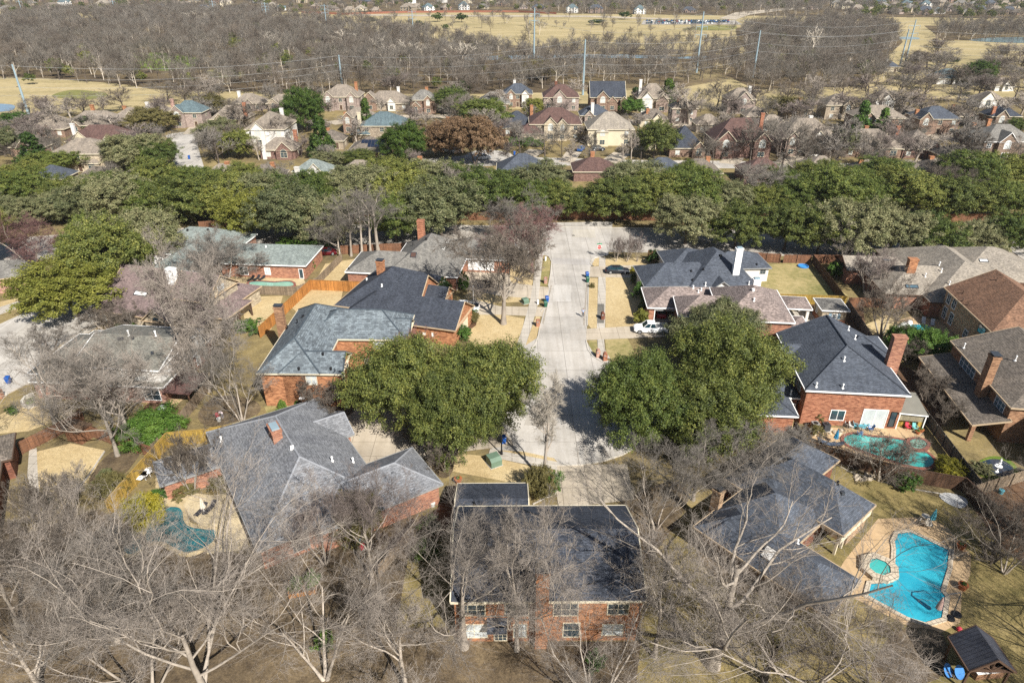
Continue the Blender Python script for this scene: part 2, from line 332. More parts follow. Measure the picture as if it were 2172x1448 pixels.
# ---------------------------------------------------------------- house builder
class Blk:
    """rectangle of eaves A-B (left to right as seen) going d metres away, with a hip or gable roof"""
    def __init__(s, A, B, d, z, pitch=30, ridge=None, ends='hh', ov=.4, zb=0.0, px=True, wall=True, flat=False):
        if px: A = G(A[0], A[1], z); B = G(B[0], B[1], z)
        s.A = Vector((A[0], A[1], 0)); s.B = Vector((B[0], B[1], 0)); s.z = z; s.zb = zb; s.ov = ov; s.ends = ends; s.wall = wall
        s.u = (s.B - s.A).normalized(); s.n = Vector((-s.u.y, s.u.x, 0)); s.L = (s.B - s.A).length; s.W = abs(d)
        if d < 0: s.A = s.A + s.n * d; s.B = s.B + s.n * d
        s.ridge = ridge or ('L' if s.L >= s.W else 'W'); s.tan = math.tan(math.radians(pitch)); s.faces = []; s.gables = []
        s.make(flat)
    def P(s, a, b, z): p = s.A + s.u * a + s.n * b; return Vector((p.x, p.y, z))
    def make(s, flat):
        L, Wd, z = s.L, s.W, s.z
        if flat:   # mono pitch falling toward the near eave
            r = Wd * s.tan; s.top = z + r
            s.faces = [[s.P(0, 0, z), s.P(L, 0, z), s.P(L, Wd, z + r), s.P(0, Wd, z + r)]]; s.eaves = [(s.P(0, 0, z), s.P(L, 0, z)), (s.P(L, 0, z), s.P(L, Wd, z + r)), (s.P(L, Wd, z + r), s.P(0, Wd, z + r)), (s.P(0, Wd, z + r), s.P(0, 0, z))]; return
        if s.ridge == 'L': Q = s.P; l, w = L, Wd
        else: Q = lambda a, b, zz: s.P(L - b, a, zz); l, w = Wd, L
        h = w / 2; r = h * s.tan; s.top = z + r
        i0 = min(h, l / 2 - .01) if s.ends[0] == 'h' else 0; i1 = min(h, l / 2 - .01) if s.ends[1] == 'h' else 0
        a, b, c, d = Q(0, 0, z), Q(l, 0, z), Q(l, w, z), Q(0, w, z); e, f = Q(i0, h, z + r), Q(l - i1, h, z + r)
        s.faces = [[a, b, f, e], [c, d, e, f]]; s.eaves = [(a, b), (c, d)]
        ov = s.ov; t = s.tan
        if i0: s.faces.append([d, a, e]); s.eaves.append((d, a))
        else:
            s.gables.append([Q(ov, ov, z), Q(ov, w - ov, z), Q(ov, w - ov, z + ov * t - .05), Q(ov, h, z + r - .05), Q(ov, ov, z + ov * t - .05)]); s.eaves += [(d, e), (e, a)]
        if i1: s.faces.append([b, c, f]); s.eaves.append((b, c))
        else:
            s.gables.append([Q(l - ov, ov, z), Q(l - ov, w - ov, z), Q(l - ov, w - ov, z + ov * t - .05), Q(l - ov, h, z + r - .05), Q(l - ov, ov, z + ov * t - .05)]); s.eaves += [(b, f), (f, c)]
        s.rl = (e, f)
    def side(s, k):
        """origin, direction, outward normal and length of a wall"""
        o = s.ov; L, Wd = s.L, s.W
        if k == 'f': return s.P(o, o, 0), s.u, -s.n, L - 2 * o
        if k == 'b': return s.P(L - o, Wd - o, 0), -s.u, s.n, L - 2 * o
        if k == 'l': return s.P(o, Wd - o, 0), -s.n, -s.u, Wd - 2 * o
        return s.P(L - o, o, 0), s.n, s.u, Wd - 2 * o
def hit_faces(faces, px, py):
    o = Vector((0, 0, H)); d = ray(px, py); best = None
    for f in faces:
        n = (f[1] - f[0]).cross(f[2] - f[0])
        if abs(n.dot(d)) < 1e-9: continue
        t = n.dot(f[0] - o) / n.dot(d); p = o + d * t; m = len(f); sg = [((f[(i + 1) % m] - f[i]).cross(p - f[i])).dot(n) for i in range(m)]
        if t > 0 and min(sg) >= -1e-6 and (best is None or t < best[0]): best = (t, p)
    return best[1] if best else None

class House:
    def __init__(s, name, label, blks, wall, roof, trim=None, cat='house', group=None, short=None):
        s.b = blks; trim = trim or WHITE; c = sum((b.P(b.L / 2, b.W / 2, 0) for b in blks), Vector((0, 0, 0))) / len(blks)
        s.e = thing(name, c, label, cat, group); s.c = c; s.short = short; s.wm = wall; s.trim = trim
        w = MB(); r = MB(); f = MB()
        for k, b in enumerate(blks):
            dz = .012 * k
            if b.wall:
                q = [b.P(b.ov, b.ov, 0), b.P(b.L - b.ov, b.ov, 0), b.P(b.L - b.ov, b.W - b.ov, 0), b.P(b.ov, b.W - b.ov, 0)]
                for i in range(4):
                    p, p2 = q[i], q[(i + 1) % 4]; w.quad((p.x, p.y, b.zb - .05), (p2.x, p2.y, b.zb - .05), (p2.x, p2.y, b.z - .02), (p.x, p.y, b.z - .02))
                for g in b.gables: w.face(g)
            for fc in b.faces: r.face([p + Vector((0, 0, dz)) for p in fc])
            zs = [p.z for fc in b.faces for p in fc]
            base = [b.P(0, 0, b.z - .09 + dz), b.P(0, b.W, b.z - .09 + dz), b.P(b.L, b.W, b.z - .09 + dz), b.P(b.L, 0, b.z - .09 + dz)]
            if len(b.faces) > 1: f.face(base)
            ctr = b.P(b.L / 2, b.W / 2, 0)
            for a, c2 in b.eaves:
                d = (c2 - a).normalized(); o = Vector((d.y, -d.x, 0)).normalized()
                if (Vector((((a + c2) / 2).x, ((a + c2) / 2).y, 0)) - ctr).dot(o) < 0: o = -o
                up = Vector((0, 0, .025 + dz)); dn = Vector((0, 0, -.17 + dz)); o1 = o * .02; o2 = o * .07
                f.quad(a + o2 + dn, c2 + o2 + dn, c2 + o2 + up, a + o2 + up); f.quad(a + o2 + up, c2 + o2 + up, c2 - o1 * 2 + up, a - o1 * 2 + up)
                f.quad(a - o1 + dn, a + o2 + dn, c2 + o2 + dn, c2 - o1 + dn)
        s.w = w.build('wall', wall, s.e); s.r = r.build('roof', roof, s.e); f.build('eaves_trim', trim, s.e)
        s.rf = [fc for b in blks for fc in b.faces]
    def ridgecaps(s, mat):
        m = MB()
        for b in s.b:
            for fc in b.faces:
                for i in range(len(fc)):
                    p, q = fc[i], fc[(i + 1) % len(fc)]
                    if p.z + q.z > 2 * b.z + .2 and (p - q).length > .3:
                        m.tube(p + Vector((0, 0, .02)), q + Vector((0, 0, .02)), .11, .11, 5, cap=False)
        return m.build('ridge_cap', mat, s.r)
    def chim(s, px, py, zt, w, d, mat, b=None, z0=0, cap='d', flare=0, wp=None):
        """chimney whose top centre shows at px,py with its top at height zt"""
        p = Vector(wp) if wp else G(px, py, zt); b = b or s.b[0]; a = math.atan2(b.u.y, b.u.x); m = MB(); m.box(p, w, d, z0, zt - .25, a); m.box(p, w + .16, d + .16, zt - .25, zt, a)
        o = m.build('chimney', mat, s.r); k = MB()
        if cap == 'd': k.box(p, w * .8, d * .8, zt + .002, zt + .22, a); k.box(p, w * 1.05, d * 1.05, zt + .22, zt + .3, a); k.build('chimney_cap', DMETAL, o)
        elif cap == 'm': k.box(p, w * .75, d * .8, zt + .002, zt + .2, a); k.build('chimney_cap', METAL, o)
        return o
    def vent(s, px, py, h=.5, r=.05, mat=None, hood=False):
        p = hit_faces(s.rf, px, py)
        if p is None: return
        m = MB()
        if hood: m.box(p, .4, .4, p.z - .1, p.z + .32, .3)
        else: m.tube(p - Vector((0, 0, .1)), p + Vector((0, 0, h)), r, r, 8); m.tube(p + Vector((0, 0, h)), p + Vector((0, 0, h + .12)), r * 1.7, r * 1.4, 8); m.box(p, .3, .3, p.z - .12, p.z + .06, .2)
        m.build('roof_vent', mat or WHITE, s.r)
    def skylight(s, px, py, w=1.0, l=1.2, mat=None):
        p = hit_faces(s.rf, px, py)
        if p is None: return
        for fc in s.rf:
            n = (fc[1] - fc[0]).cross(fc[2] - fc[0]).normalized()
            if abs(n.dot(p - fc[0])) < 1e-3:
                if n.z < 0: n = -n
                a = Vector((0, 0, 1)).cross(n).normalized(); b = n.cross(a); fr = MB(); gl = MB()
                q = lambda x, y, h: p + a * x + b * y + n * h
                for x0, x1, y0, y1 in ((-w / 2, w / 2, -l / 2, -l / 2 + .12), (-w / 2, w / 2, l / 2 - .12, l / 2), (-w / 2, -w / 2 + .12, -l / 2 + .12, l / 2 - .12), (w / 2 - .12, w / 2, -l / 2 + .12, l / 2 - .12)):
                    t = [q(x0, y0, .14), q(x1, y0, .14), q(x1, y1, .14), q(x0, y1, .14)]; fr.face(t); lo = [v - n * .2 for v in t]
                    for i in range(4): fr.quad(lo[i], lo[(i + 1) % 4], t[(i + 1) % 4], t[i])
                gl.face([q(-w / 2 + .1, -l / 2 + .1, .11), q(w / 2 - .1, -l / 2 + .1, .11), q(w / 2 - .1, l / 2 - .1, .11), q(-w / 2 + .1, l / 2 - .1, .11)])
                o = fr.build('skylight', DMETAL, s.r); gl.build('pane', mat or GLASSB, o); return
    def open(s, b, k, c, w, z0, h, kind='window', pane=None, frame=None, nx=2, ny=2, fw=.09, arch=False, sub=True):
        """opening on wall k of block b, centred c metres along it"""
        o, d, n, L = b.side(k) if isinstance(b, Blk) else b
        q = lambda x, z, h_: Vector((o.x, o.y, 0)) + d * (c + x) + n * h_ + Vector((0, 0, z)); fr = MB(); pn = MB(); fm = frame or s.trim
        def bar(x0, x1, za, zb, p0=.0, p1=.055):
            t = [q(x0, za, p1), q(x1, za, p1), q(x1, zb, p1), q(x0, zb, p1)]; lo = [q(x0, za, p0), q(x1, za, p0), q(x1, zb, p0), q(x0, zb, p0)]
            fr.face(t)
            for i in range(4): fr.quad(lo[i], lo[(i + 1) % 4], t[(i + 1) % 4], t[i])
        z1 = z0 + h; x = w / 2
        bar(-x, x, z0, z0 + fw); bar(-x, x, z1 - fw, z1); bar(-x, -x + fw, z0 + fw, z1 - fw); bar(x - fw, x, z0 + fw, z1 - fw)
        if kind == 'garage_door':
            pn.face([q(-x + fw, z0, .02), q(x - fw, z0, .02), q(x - fw, z1 - fw, .02), q(-x + fw, z1 - fw, .02)])
            for i in range(1, 4): bar(-x + fw, x - fw, z0 + h * i / 4 - .015, z0 + h * i / 4 + .015, .0, .03)
        else:
            for i in range(1, nx): xx = -x + w * i / nx; bar(xx - .03, xx + .03, z0 + fw, z1 - fw, 0, .04)
            for i in range(1, ny): zz = z0 + h * i / ny; bar(-x + fw, x - fw, zz - .025, zz + .025, 0, .036)
            pn.face([q(-x + fw * .5, z0 + fw * .5, .018), q(x - fw * .5, z0 + fw * .5, .018), q(x - fw * .5, z1 - fw * .5, .018), q(-x + fw * .5, z1 - fw * .5, .018)])
        if arch:
            pts = [q(x * math.cos(t), z1 + x * math.sin(t), .055) for t in [math.pi * i / 10 for i in range(11)]]; fr.face(pts)
            pn.face([q((x - fw) * math.cos(t), z1 + (x - fw) * math.sin(t), .06) for t in [math.pi * i / 10 for i in range(11)]])
        if sub: f = fr.build(kind, fm, s.e); pn.build({'garage_door': 'door_panel', 'door': 'door_panel'}.get(kind, 'pane'), pane or GLASS, f)
        else:
            for fc in pn.Fc: fr.face([pn.V[i] for i in fc], 1)
            f = fr.build(kind, [fm, pane or GLASS], s.e)
        return f
    def win(s, b, k, x0, y0, x1, y1, kind='window', **kw):
        """opening whose photo bounding box on wall k of block b is x0,y0-x1,y1"""
        o, d, n, L = b.side(k)
        def on(px, py):
            r = ray(px, py); t = n.dot(Vector((o.x, o.y, H)) * 1 - Vector((0, 0, H))) / n.dot(r); return Vector((0, 0, H)) + r * t
        ym = (y0 + y1) / 2; xm = (x0 + x1) / 2; a = on(x0, ym); c = on(x1, ym); t = on(xm, y0); bt = on(xm, y1); m = on(xm, ym)
        z0 = max(.05, bt.z); h = max(.4, t.z - bt.z)
        return s.open(b, k, (m - Vector((o.x, o.y, 0))).dot(d), abs((c - a).dot(d)), z0, min(h, b.z - z0 - .08) if kind != 'gable' else h, kind if kind != 'gable' else 'window', **kw)

# ---------------------------------------------------------------- fences
def fence(label, pts, h, mat, pmat, rails=0, cap=False, px=True, group=None, name='fence', step=2.4, post_in=False, posts=True):
    """plank fence along photo points on the ground; rails=+1/-1 puts rails and posts on the left/right side of the run"""
    P = [G(*p) if px else Vector((p[0], p[1], 0)) for p in pts]; e = thing(name, P[0], label, 'fence', group); pl = MB(); rl = MB()
    for a, b in zip(P, P[1:]):
        u = (b - a).normalized(); n = Vector((-u.y, u.x, 0)); L = (b - a).length; k = max(1, int(L / .15)); w = L / k; sd = 1 if rails >= 0 else -1
        for i in range(k):
            hh = h + random.uniform(-.03, .03); o = a + u * (i * w) + n * random.uniform(-.006, .006)
            pl.obox(o, u, n, w - .006, .022, .04, hh, 0)
        if rails:
            for z in (.3, h * .55, h - .25): rl.obox(a + n * (.024 if sd > 0 else -.046), u, n, L, .045, z, z + .09)
        if cap: rl.obox(a - n * .07, u, n, L, .16, h + .035, h + .075)
        if posts:
            m = max(1, round(L / step))
            for i in range(m + (b is P[-1])):
                q = a + u * (L * i / m) + n * (.1 if sd > 0 else -.1); pb = MB(); pb.box(q, .1, .1, 0, h + (.02 if not cap else .03), math.atan2(u.y, u.x)); pb.build('post', pmat, e)
    pl.build('panel', mat, e); rl.build('rail', pmat, e); return e
def wallstrip(name, label, pts, h, w, mat, cat, closed=False, group=None, px=True, kind=None, z0=0):
    P = [G(*p) if px else Vector((p[0], p[1], 0)) for p in pts]; P = P + [P[0]] if closed else P; m = MB()
    nn = []
    for i in range(len(P)):
        a = P[max(0, i - 1)]; b = P[min(len(P) - 1, i + 1)]
        if closed and i in (0, len(P) - 1): a, b = P[-2], P[1]
        u = (b - a).normalized(); nn.append(Vector((-u.y, u.x, 0)) * w / 2)
    for i in range(len(P) - 1):
        a0, a1, b0, b1 = P[i] - nn[i], P[i] + nn[i], P[i + 1] - nn[i + 1], P[i + 1] + nn[i + 1]; z = lambda p, zz: Vector((p.x, p.y, zz))
        m.quad(z(a0, h), z(b0, h), z(b1, h), z(a1, h)); m.quad(z(a0, z0), z(b0, z0), z(b0, h), z(a0, h)); m.quad(z(b1, z0), z(a1, z0), z(a1, h), z(b1, h))
    o = m.build(name, mat, None, P[0]); return tag(o, label, cat, group, kind)
def sheet(name, pts, mat, z, px=True, smooth=0, kind='structure', thick=0):
    P = [G(*p) if px else Vector((p[0], p[1], 0)) for p in pts]
    if smooth: P = catmull(P, smooth)
    m = MB(); ar = sum(P[i].x * P[(i + 1) % len(P)].y - P[(i + 1) % len(P)].x * P[i].y for i in range(len(P)))
    if ar < 0: P.reverse()
    m.face([Vector((p.x, p.y, z)) for p in P], uv=[(p.x, p.y) for p in P])
    if thick:
        for i in range(len(P)): a, b = P[i], P[(i + 1) % len(P)]; m.quad((a.x, a.y, 0), (b.x, b.y, 0), (b.x, b.y, z), (a.x, a.y, z))
    o = m.build(name, mat, None, (0, 0, 0)); return tag(o, kind=kind)
# ---------------------------------------------------------------- tree builder
def rot_about(v, k, a):
    c, s = np.cos(a)[:, None], np.sin(a)[:, None]
    return v * c + np.cross(k, v) * s + k * (np.sum(k * v, 1)[:, None]) * (1 - c)
def nrm(v): return v / np.maximum(1e-9, np.linalg.norm(v, axis=1))[:, None]
def wiggle(rng, start, d, L, K, wig, up):
    P = np.zeros((len(start), K, 3)); P[:, 0] = start; d = d.copy()
    for i in range(1, K):
        d = nrm(d + rng.normal(0, wig, d.shape) + np.array([0, 0, up])); P[:, i] = P[:, i - 1] + d * (L / (K - 1))[:, None]
    return P
def grow(rng, trunk, levels):
    """trunk: list of (polyline, r0, r1); each level: n, ratio, ang, up, K, wig, rr, tmin -> list of (P, R) per level"""
    P0 = np.array([t[0] for t in trunk], float); K = P0.shape[1]; R0 = np.array([np.linspace(t[1], t[2], K) for t in trunk]); out = [(P0, R0)]
    for lv in levels:
        P, R = out[-1]; N, K = P.shape[:2]; n = lv['n']; m = N * n; par = np.repeat(np.arange(N), n)
        t = np.tile((np.arange(n) + .5) / n, N) + rng.uniform(-.5, .5, m) / n; t = lv['tmin'] + (1 - lv['tmin']) * np.clip(t, 0, 1)
        x = np.clip(t, 0, .999) * (K - 1); i = x.astype(int); f = (x - i)[:, None]
        p = P[par, i] * (1 - f) + P[par, i + 1] * f; r = R[par, i] * (1 - f[:, 0]) + R[par, i + 1] * f[:, 0]; d = nrm(P[par, i + 1] - P[par, i])
        L = np.linalg.norm(np.diff(P, axis=1), axis=2).sum(1)[par]
        k = nrm(np.cross(d, rng.normal(size=(m, 3)) + 1e-6)); a = rng.uniform(lv['ang'][0], lv['ang'][1], m) * np.where(t > .93, .5, 1)
        d2 = nrm(rot_about(d, k, np.radians(a)) + np.array([0, 0, lv['up']])); L2 = L * rng.uniform(lv['ratio'][0], lv['ratio'][1], m) * (1.15 - .45 * t)
        K2 = lv['K']; Q = wiggle(rng, p, d2, L2, K2, lv['wig'], lv['up'] * .35); r0 = np.maximum(lv['rmin'], r * lv['rr']); r1 = np.maximum(lv['rmin'] * .55, r0 * lv.get('tap', .3))
        out.append((Q, r0[:, None] + (r1 - r0)[:, None] * np.linspace(0, 1, K2)[None, :]))
    return out
def tubes(P, R, Sd):
    N, K = P.shape[:2]; T = np.empty_like(P); T[:, 1:-1] = P[:, 2:] - P[:, :-2]; T[:, 0] = P[:, 1] - P[:, 0]; T[:, -1] = P[:, -1] - P[:, -2]
    T /= np.maximum(1e-9, np.linalg.norm(T, axis=2))[..., None]; ref = np.where(np.abs(T[:, :1, 2:3]) > .8, np.array([1., .2, 0]), np.array([.15, .1, 1.]))
    A = np.cross(T, np.broadcast_to(ref, T.shape)); A /= np.maximum(1e-9, np.linalg.norm(A, axis=2))[..., None]; B = np.cross(T, A); th = 2 * np.pi * np.arange(Sd) / Sd
    V = P[:, :, None] + R[:, :, None, None] * (A[:, :, None] * np.cos(th)[None, None, :, None] + B[:, :, None] * np.sin(th)[None, None, :, None])
    idx = np.arange(N * K * Sd).reshape(N, K, Sd); a = idx[:, :-1]; b = idx[:, 1:]; Q = np.stack([a, np.roll(a, -1, 2), np.roll(b, -1, 2), b], -1).reshape(-1, 4)
    return V.reshape(-1, 3), Q
def join(parts):
    Vs, Qs, Ms = [], [], []; o = 0
    for k, (V, Q) in enumerate(parts): Vs.append(V); Qs.append(Q + o); Ms.append(np.full(len(Q), k)); o += len(V)
    return np.concatenate(Vs), np.concatenate(Qs), np.concatenate(Ms)
def trunk_line(rng, h, lean=(0, 0), K=6, wig=.06, base=(0, 0, 0)):
    z = np.linspace(0, 1, K); P = np.stack([base[0] + lean[0] * h * z + np.cumsum(rng.normal(0, wig, K)) * z, base[1] + lean[1] * h * z + np.cumsum(rng.normal(0, wig, K)) * z, base[2] + h * z], 1); return P
def bare(seed, h, spread=1.0, trunks=1, dens=1.0, r=None, tf=.4, mats=None, lean=(0, 0), up=.12, twr=.006, deep=True, sd=6, name='bare', tang=(28, 62)):
    """leafless tree of height h -> (trunk mesh, crown mesh)"""
    rng = np.random.default_rng(seed); r = r or h * .02; T = []
    for k in range(trunks):
        a = 2 * math.pi * k / trunks + rng.uniform(0, 1); l = lean if trunks == 1 else (lean[0] + .34 * math.cos(a), lean[1] + .34 * math.sin(a))
        T.append((trunk_line(rng, h * (.5 if trunks == 1 and deep and spread > .5 else .62) * (1 if k == 0 else rng.uniform(.75, 1)), l, base=(0 if trunks == 1 else .15 * math.cos(a), 0 if trunks == 1 else .15 * math.sin(a), -.1)), r * (1 if trunks == 1 else .65), r * .42 * (1 if trunks == 1 else .6)))
    q = lambda n: max(2, int(round(n * dens)))
    lv = [dict(n=q(8 if trunks == 1 else 5), ratio=((.75 if spread > .5 else .62) * spread, (1.25 if spread > .5 else .95) * spread), ang=tang, up=up, K=8, wig=.17, rr=.55, tmin=tf, rmin=.024),
          dict(n=q(7), ratio=(.38, .62), ang=(25, 62), up=up * .8, K=6, wig=.19, rr=.56, tmin=.25, rmin=.018),
          dict(n=q(7), ratio=(.4, .62), ang=(25, 62), up=up * .6, K=5, wig=.2, rr=.55, tmin=.15, rmin=twr * 1.35)]
    if deep: lv += [dict(n=q(6), ratio=(.4, .66), ang=(25, 60), up=.08, K=3, wig=.16, rr=.62, tmin=.12, rmin=twr), dict(n=q(4), ratio=(.5, .85), ang=(25, 65), up=.06, K=3, wig=.2, rr=.7, tmin=.15, rmin=twr * .8)]
    G_ = grow(rng, T, lv); m = mats or (BARK, TWIG)
    P, R = G_[0]; R = R.copy(); R[:, 0] *= 1.45; tv = [tubes(P, R, sd + 4), tubes(*G_[1], sd)]; V, Q, _ = join(tv); tm = np_mesh('trunk', V, Q, [m[0]], smooth=True)
    cv = [tubes(*G_[2], max(4, sd - 2))] + [tubes(*g, 3) for g in G_[3:]]; V, Q, K = join(cv); cm = np_mesh('crown', V, Q, [m[0], m[1]], np.minimum(K, 1), smooth=True)
    return tm, cm
def leaf_quads(rng, C, out, size, elong=1.5, flat=.6):
    """one small leaf spray per centre"""
    n = len(C); d = nrm(out + rng.normal(0, flat, (n, 3))); a = nrm(np.cross(d, rng.normal(size=(n, 3)))); b = np.cross(d, a); s = size * rng.uniform(.6, 1.3, n)[:, None]
    a = a * s * .5; b = b * s * .5 * elong
    V = np.stack([C - b, C + a * .8, C + b, C - a * .8], 1).reshape(-1, 3); return V, np.arange(4 * n).reshape(n, 4)
def leafy(seed, h, rx, ry, rz=None, lobes=16, sprays=24, leaves=34, size=.34, tz=.28, mats=None, lim=True, trunks=1, spread=.95, shape='dome', twr=.02):
    """evergreen: lobes of leaf sprays on limbs"""
    rng = np.random.default_rng(seed); m = mats or (BARKD, LEAF['oak']); rz = rz or h * (1 - tz) / 2; cz = h - rz
    if shape == 'cone':
        t = rng.uniform(0, 1, lobes) ** .8; a = rng.uniform(0, 2 * np.pi, lobes); rr = (1 - t) * .75 + .1
        c = np.stack([rx * rr * np.cos(a), ry * rr * np.sin(a), h * (.1 + .84 * t)], 1); lr = rx * (.5 * (1 - t) + .2)
    else:
        i = np.arange(lobes) + .5; ph = np.arccos(1 - 1.75 * i / lobes); th = np.pi * (1 + 5 ** .5) * i + rng.normal(0, .25, lobes)
        u = np.stack([np.cos(th) * np.sin(ph), np.sin(th) * np.sin(ph), np.cos(ph)], 1); k = rng.uniform(.42, .95, lobes)[:, None]
        c = u * k * np.array([rx, ry, rz]) + np.array([0, 0, cz]); lr = np.full(lobes, .4 * (rx * ry * rz) ** (1 / 3)) * rng.uniform(.42, 1.15, lobes)
        c = np.concatenate([c, [[0, 0, cz + rz * .2]]]); lr = np.append(lr, lr.mean() * 1.15)
    L = len(c); n = L * sprays; par = np.repeat(np.arange(L), sprays); d = nrm(rng.normal(size=(n, 3)) + np.array([0, 0, .35])); sc = np.array([1.1, 1.1, .85])
    sp = c[par] + d * sc * lr[par][:, None] * rng.uniform(.72, 1.08, n)[:, None]
    q = ((sp - np.array([0, 0, cz])) / np.array([rx, ry, rz])); keep = (np.linalg.norm(q, axis=1) > .45) | (rng.uniform(size=n) < .25)
    sp = sp[keep]; sd_ = d[keep]; sp[:, 2] = np.maximum(sp[:, 2], h * tz * .55); n = len(sp); par = np.repeat(np.arange(n), leaves); rad = .13 * (rx * ry * rz) ** (1 / 3) + .12
    off = rng.normal(size=(n * leaves, 3)); off = nrm(off) * rng.uniform(.1, 1, n * leaves)[:, None] ** .5; along = rng.uniform(-.3, 1.25, n * leaves)[:, None]
    lc = sp[par] + off * rad * .62 + sd_[par] * along * rad; out = nrm(sd_[par] + off * .5 + np.array([0, 0, .25])); lv, lq = leaf_quads(rng, lc, out, size)
    T = []
    for k in range(trunks):
        a = 2 * math.pi * k / trunks + 1; l = (0, 0) if trunks == 1 else (.3 * math.cos(a), .3 * math.sin(a)); T.append((trunk_line(rng, h * .55, l, base=(0, 0, -.1)), h * .022 / trunks ** .5, h * .012 / trunks ** .5))
    g = grow(rng, T, [dict(n=7, ratio=(.7 * spread, 1.1 * spread), ang=(35, 70), up=.1, K=5, wig=.12, rr=.6, tmin=.45, rmin=.03), dict(n=5, ratio=(.4, .6), ang=(25, 55), up=.1, K=4, wig=.12, rr=.55, tmin=.3, rmin=twr)])
    P, R = g[0]; R = R.copy(); R[:, 0] *= 1.4; V, Q, _ = join([tubes(P, R, 8)] + ([tubes(*g[1], 5), tubes(*g[2], 3)] if lim else [])); tm = np_mesh('trunk', V, Q, [m[0]], smooth=True)
    return tm, np_mesh('crown', lv, lq, [m[1]])
def lowbare(seed, h, spread=1.0, mats=None, tw=.05, n=(6, 6, 6), tf=.3, trunks=1, n4=0):
    """one-mesh leafless tree for the distance"""
    rng = np.random.default_rng(seed); T = [(trunk_line(rng, h * .62, (rng.uniform(-.08, .08), rng.uniform(-.08, .08)), K=4, base=(0, 0, -.1)), h * .018, h * .008)]
    lv = [dict(n=n[0], ratio=(.6 * spread, .95 * spread), ang=(28, 60), up=.15, K=4, wig=.13, rr=.62, tmin=tf, rmin=.05),
          dict(n=n[1], ratio=(.4, .65), ang=(28, 60), up=.1, K=3, wig=.15, rr=.6, tmin=.2, rmin=tw), dict(n=n[2], ratio=(.45, .75), ang=(25, 60), up=.08, K=2, wig=.1, rr=.7, tmin=.15, rmin=tw * .75)]
    if n4: lv.append(dict(n=n4, ratio=(.5, .8), ang=(25, 60), up=.06, K=2, wig=.1, rr=.7, tmin=.15, rmin=tw * .5))
    g = grow(rng, T, lv); m = mats or (BARKD, TWIGF)
    V, Q, K = join([tubes(*g[0], 6), tubes(*g[1], 4)] + [tubes(*x, 3) for x in g[2:]]); return V, Q, np.where(K < 2, 0, 1), m
TREES = []      # every tree placed: dict for labels
def plant(proto, p, label, cat='tree', name='tree', group=None, sc=1.0, rz=None, sz=None):
    """a tree at ground point p: one Empty with trunk and crown, or one mesh"""
    rz = random.uniform(0, 6.28) if rz is None else rz; sz = sz or sc
    if isinstance(proto, tuple):
        e = thing(name, p, label, cat, group, rz); e.scale = (sc, sc, sz)
        for nm, me in zip(('trunk', 'crown'), proto):
            o = bpy.data.objects.new(nm, me); S.collection.objects.link(o); o.parent = e
        return e
    o = bpy.data.objects.new(name, proto); S.collection.objects.link(o); o.location = p; o.rotation_euler.z = rz; o.scale = (sc, sc, sz)
    return tag(o, label, cat, group)
# ---------------------------------------------------------------- ground, roads, pools
sheet('ground', [(-4500, -300), (4500, -300), (4500, 8000), (-4500, 8000)], GRASS, 0, px=False)
sheet('golf_course_turf', [(-900, 1400), (-900, 292), (-240, 292), (-140, 300), (0, 305), (120, 306), (150, 330), (500, 335), (900, 380), (900, 1400)], FAIRWAY, .05, px=False)
sheet('putting_green', [(110, 205), (150, 192), (215, 196), (225, 204), (180, 212)], FAIRGREEN, .12, smooth=5)
sheet('far_green', [(1500, 55), (1560, 56), (1545, 65), (1447, 63)], FAIRGREEN, .14, smooth=5)
sheet('creek_bank', [(1060, 96), (1330, 104), (1560, 108), (1605, 130), (1560, 165), (1440, 188), (1150, 198), (1060, 190)], m_ground('creek_bank_soil', [(.28, C('5a5040')), (.45, C('7a6a50')), (.58, C('9a8a64')), (.75, C('b3a278'))], .02, .09, .9, .4, bump=False), .09)
sheet('wood_floor_west', [(-10, 50), (350, 28), (560, 32), (720, 60), (900, 78), (960, 90), (1060, 96), (1130, 110), (1330, 120), (1400, 128), (1440, 160), (1400, 185), (1080, 200), (700, 200), (330, 190), (250, 178), (120, 168), (0, 164)], WOODFLOOR, .1)
sheet('wood_floor_east', [(1560, 60), (1700, 48), (1830, 45), (1900, 62), (1915, 90), (1870, 132), (1890, 150), (1800, 185), (1600, 190), (1540, 160), (1600, 120), (1565, 90)], WOODFLOOR, .1)
sheet('wood_floor_far', [(1960, 55), (2240, 55), (2240, 88), (2000, 86)], WOODFLOOR, .11)
sheet('far_ground', [(-2500, 1010), (-60, 960), (250, 900), (700, 830), (2500, 760), (4000, 3000), (4000, 7800), (-4000, 7800)], WOODFLOOR, .2, px=False)
for q in ([(270, 118), (330, 112), (420, 124), (400, 146), (330, 150), (290, 135)], [(150, 95), (200, 92), (230, 100), (190, 106)], [(440, 150), (500, 148), (520, 160), (460, 166)], [(600, 80), (660, 78), (690, 88), (640, 92)], [(1640, 118), (1700, 112), (1740, 122), (1680, 132)]): sheet('wood_clearing', q, GREENP if q[0][0] == 270 else FAIRGREEN, .13, smooth=4)
sheet('creek', [(960, 122), (1090, 118), (1330, 116), (1430, 122), (1520, 119), (1500, 126), (1330, 124), (1150, 124), (1000, 130)], m_water('creek_water', C('7f98a6'), .8), .16)
sheet('pond', [(2055, 86), (2100, 81), (2200, 80), (2240, 92), (2120, 91)], m_water('pond_water', C('86a6ad'), .5), .16, smooth=4)
sheet('golf_pond', [(-60, 225), (-10, 221), (25, 223), (32, 229), (15, 237), (-60, 239)], m_water('golf_pond_water', C('7c93a8'), .5), .16, smooth=4)
sheet('far_creek', [(1910, 79), (1945, 80), (1948, 84), (1912, 84)], m_water('far_creek_water', C('8fa6b0'), .5), .16, smooth=4)
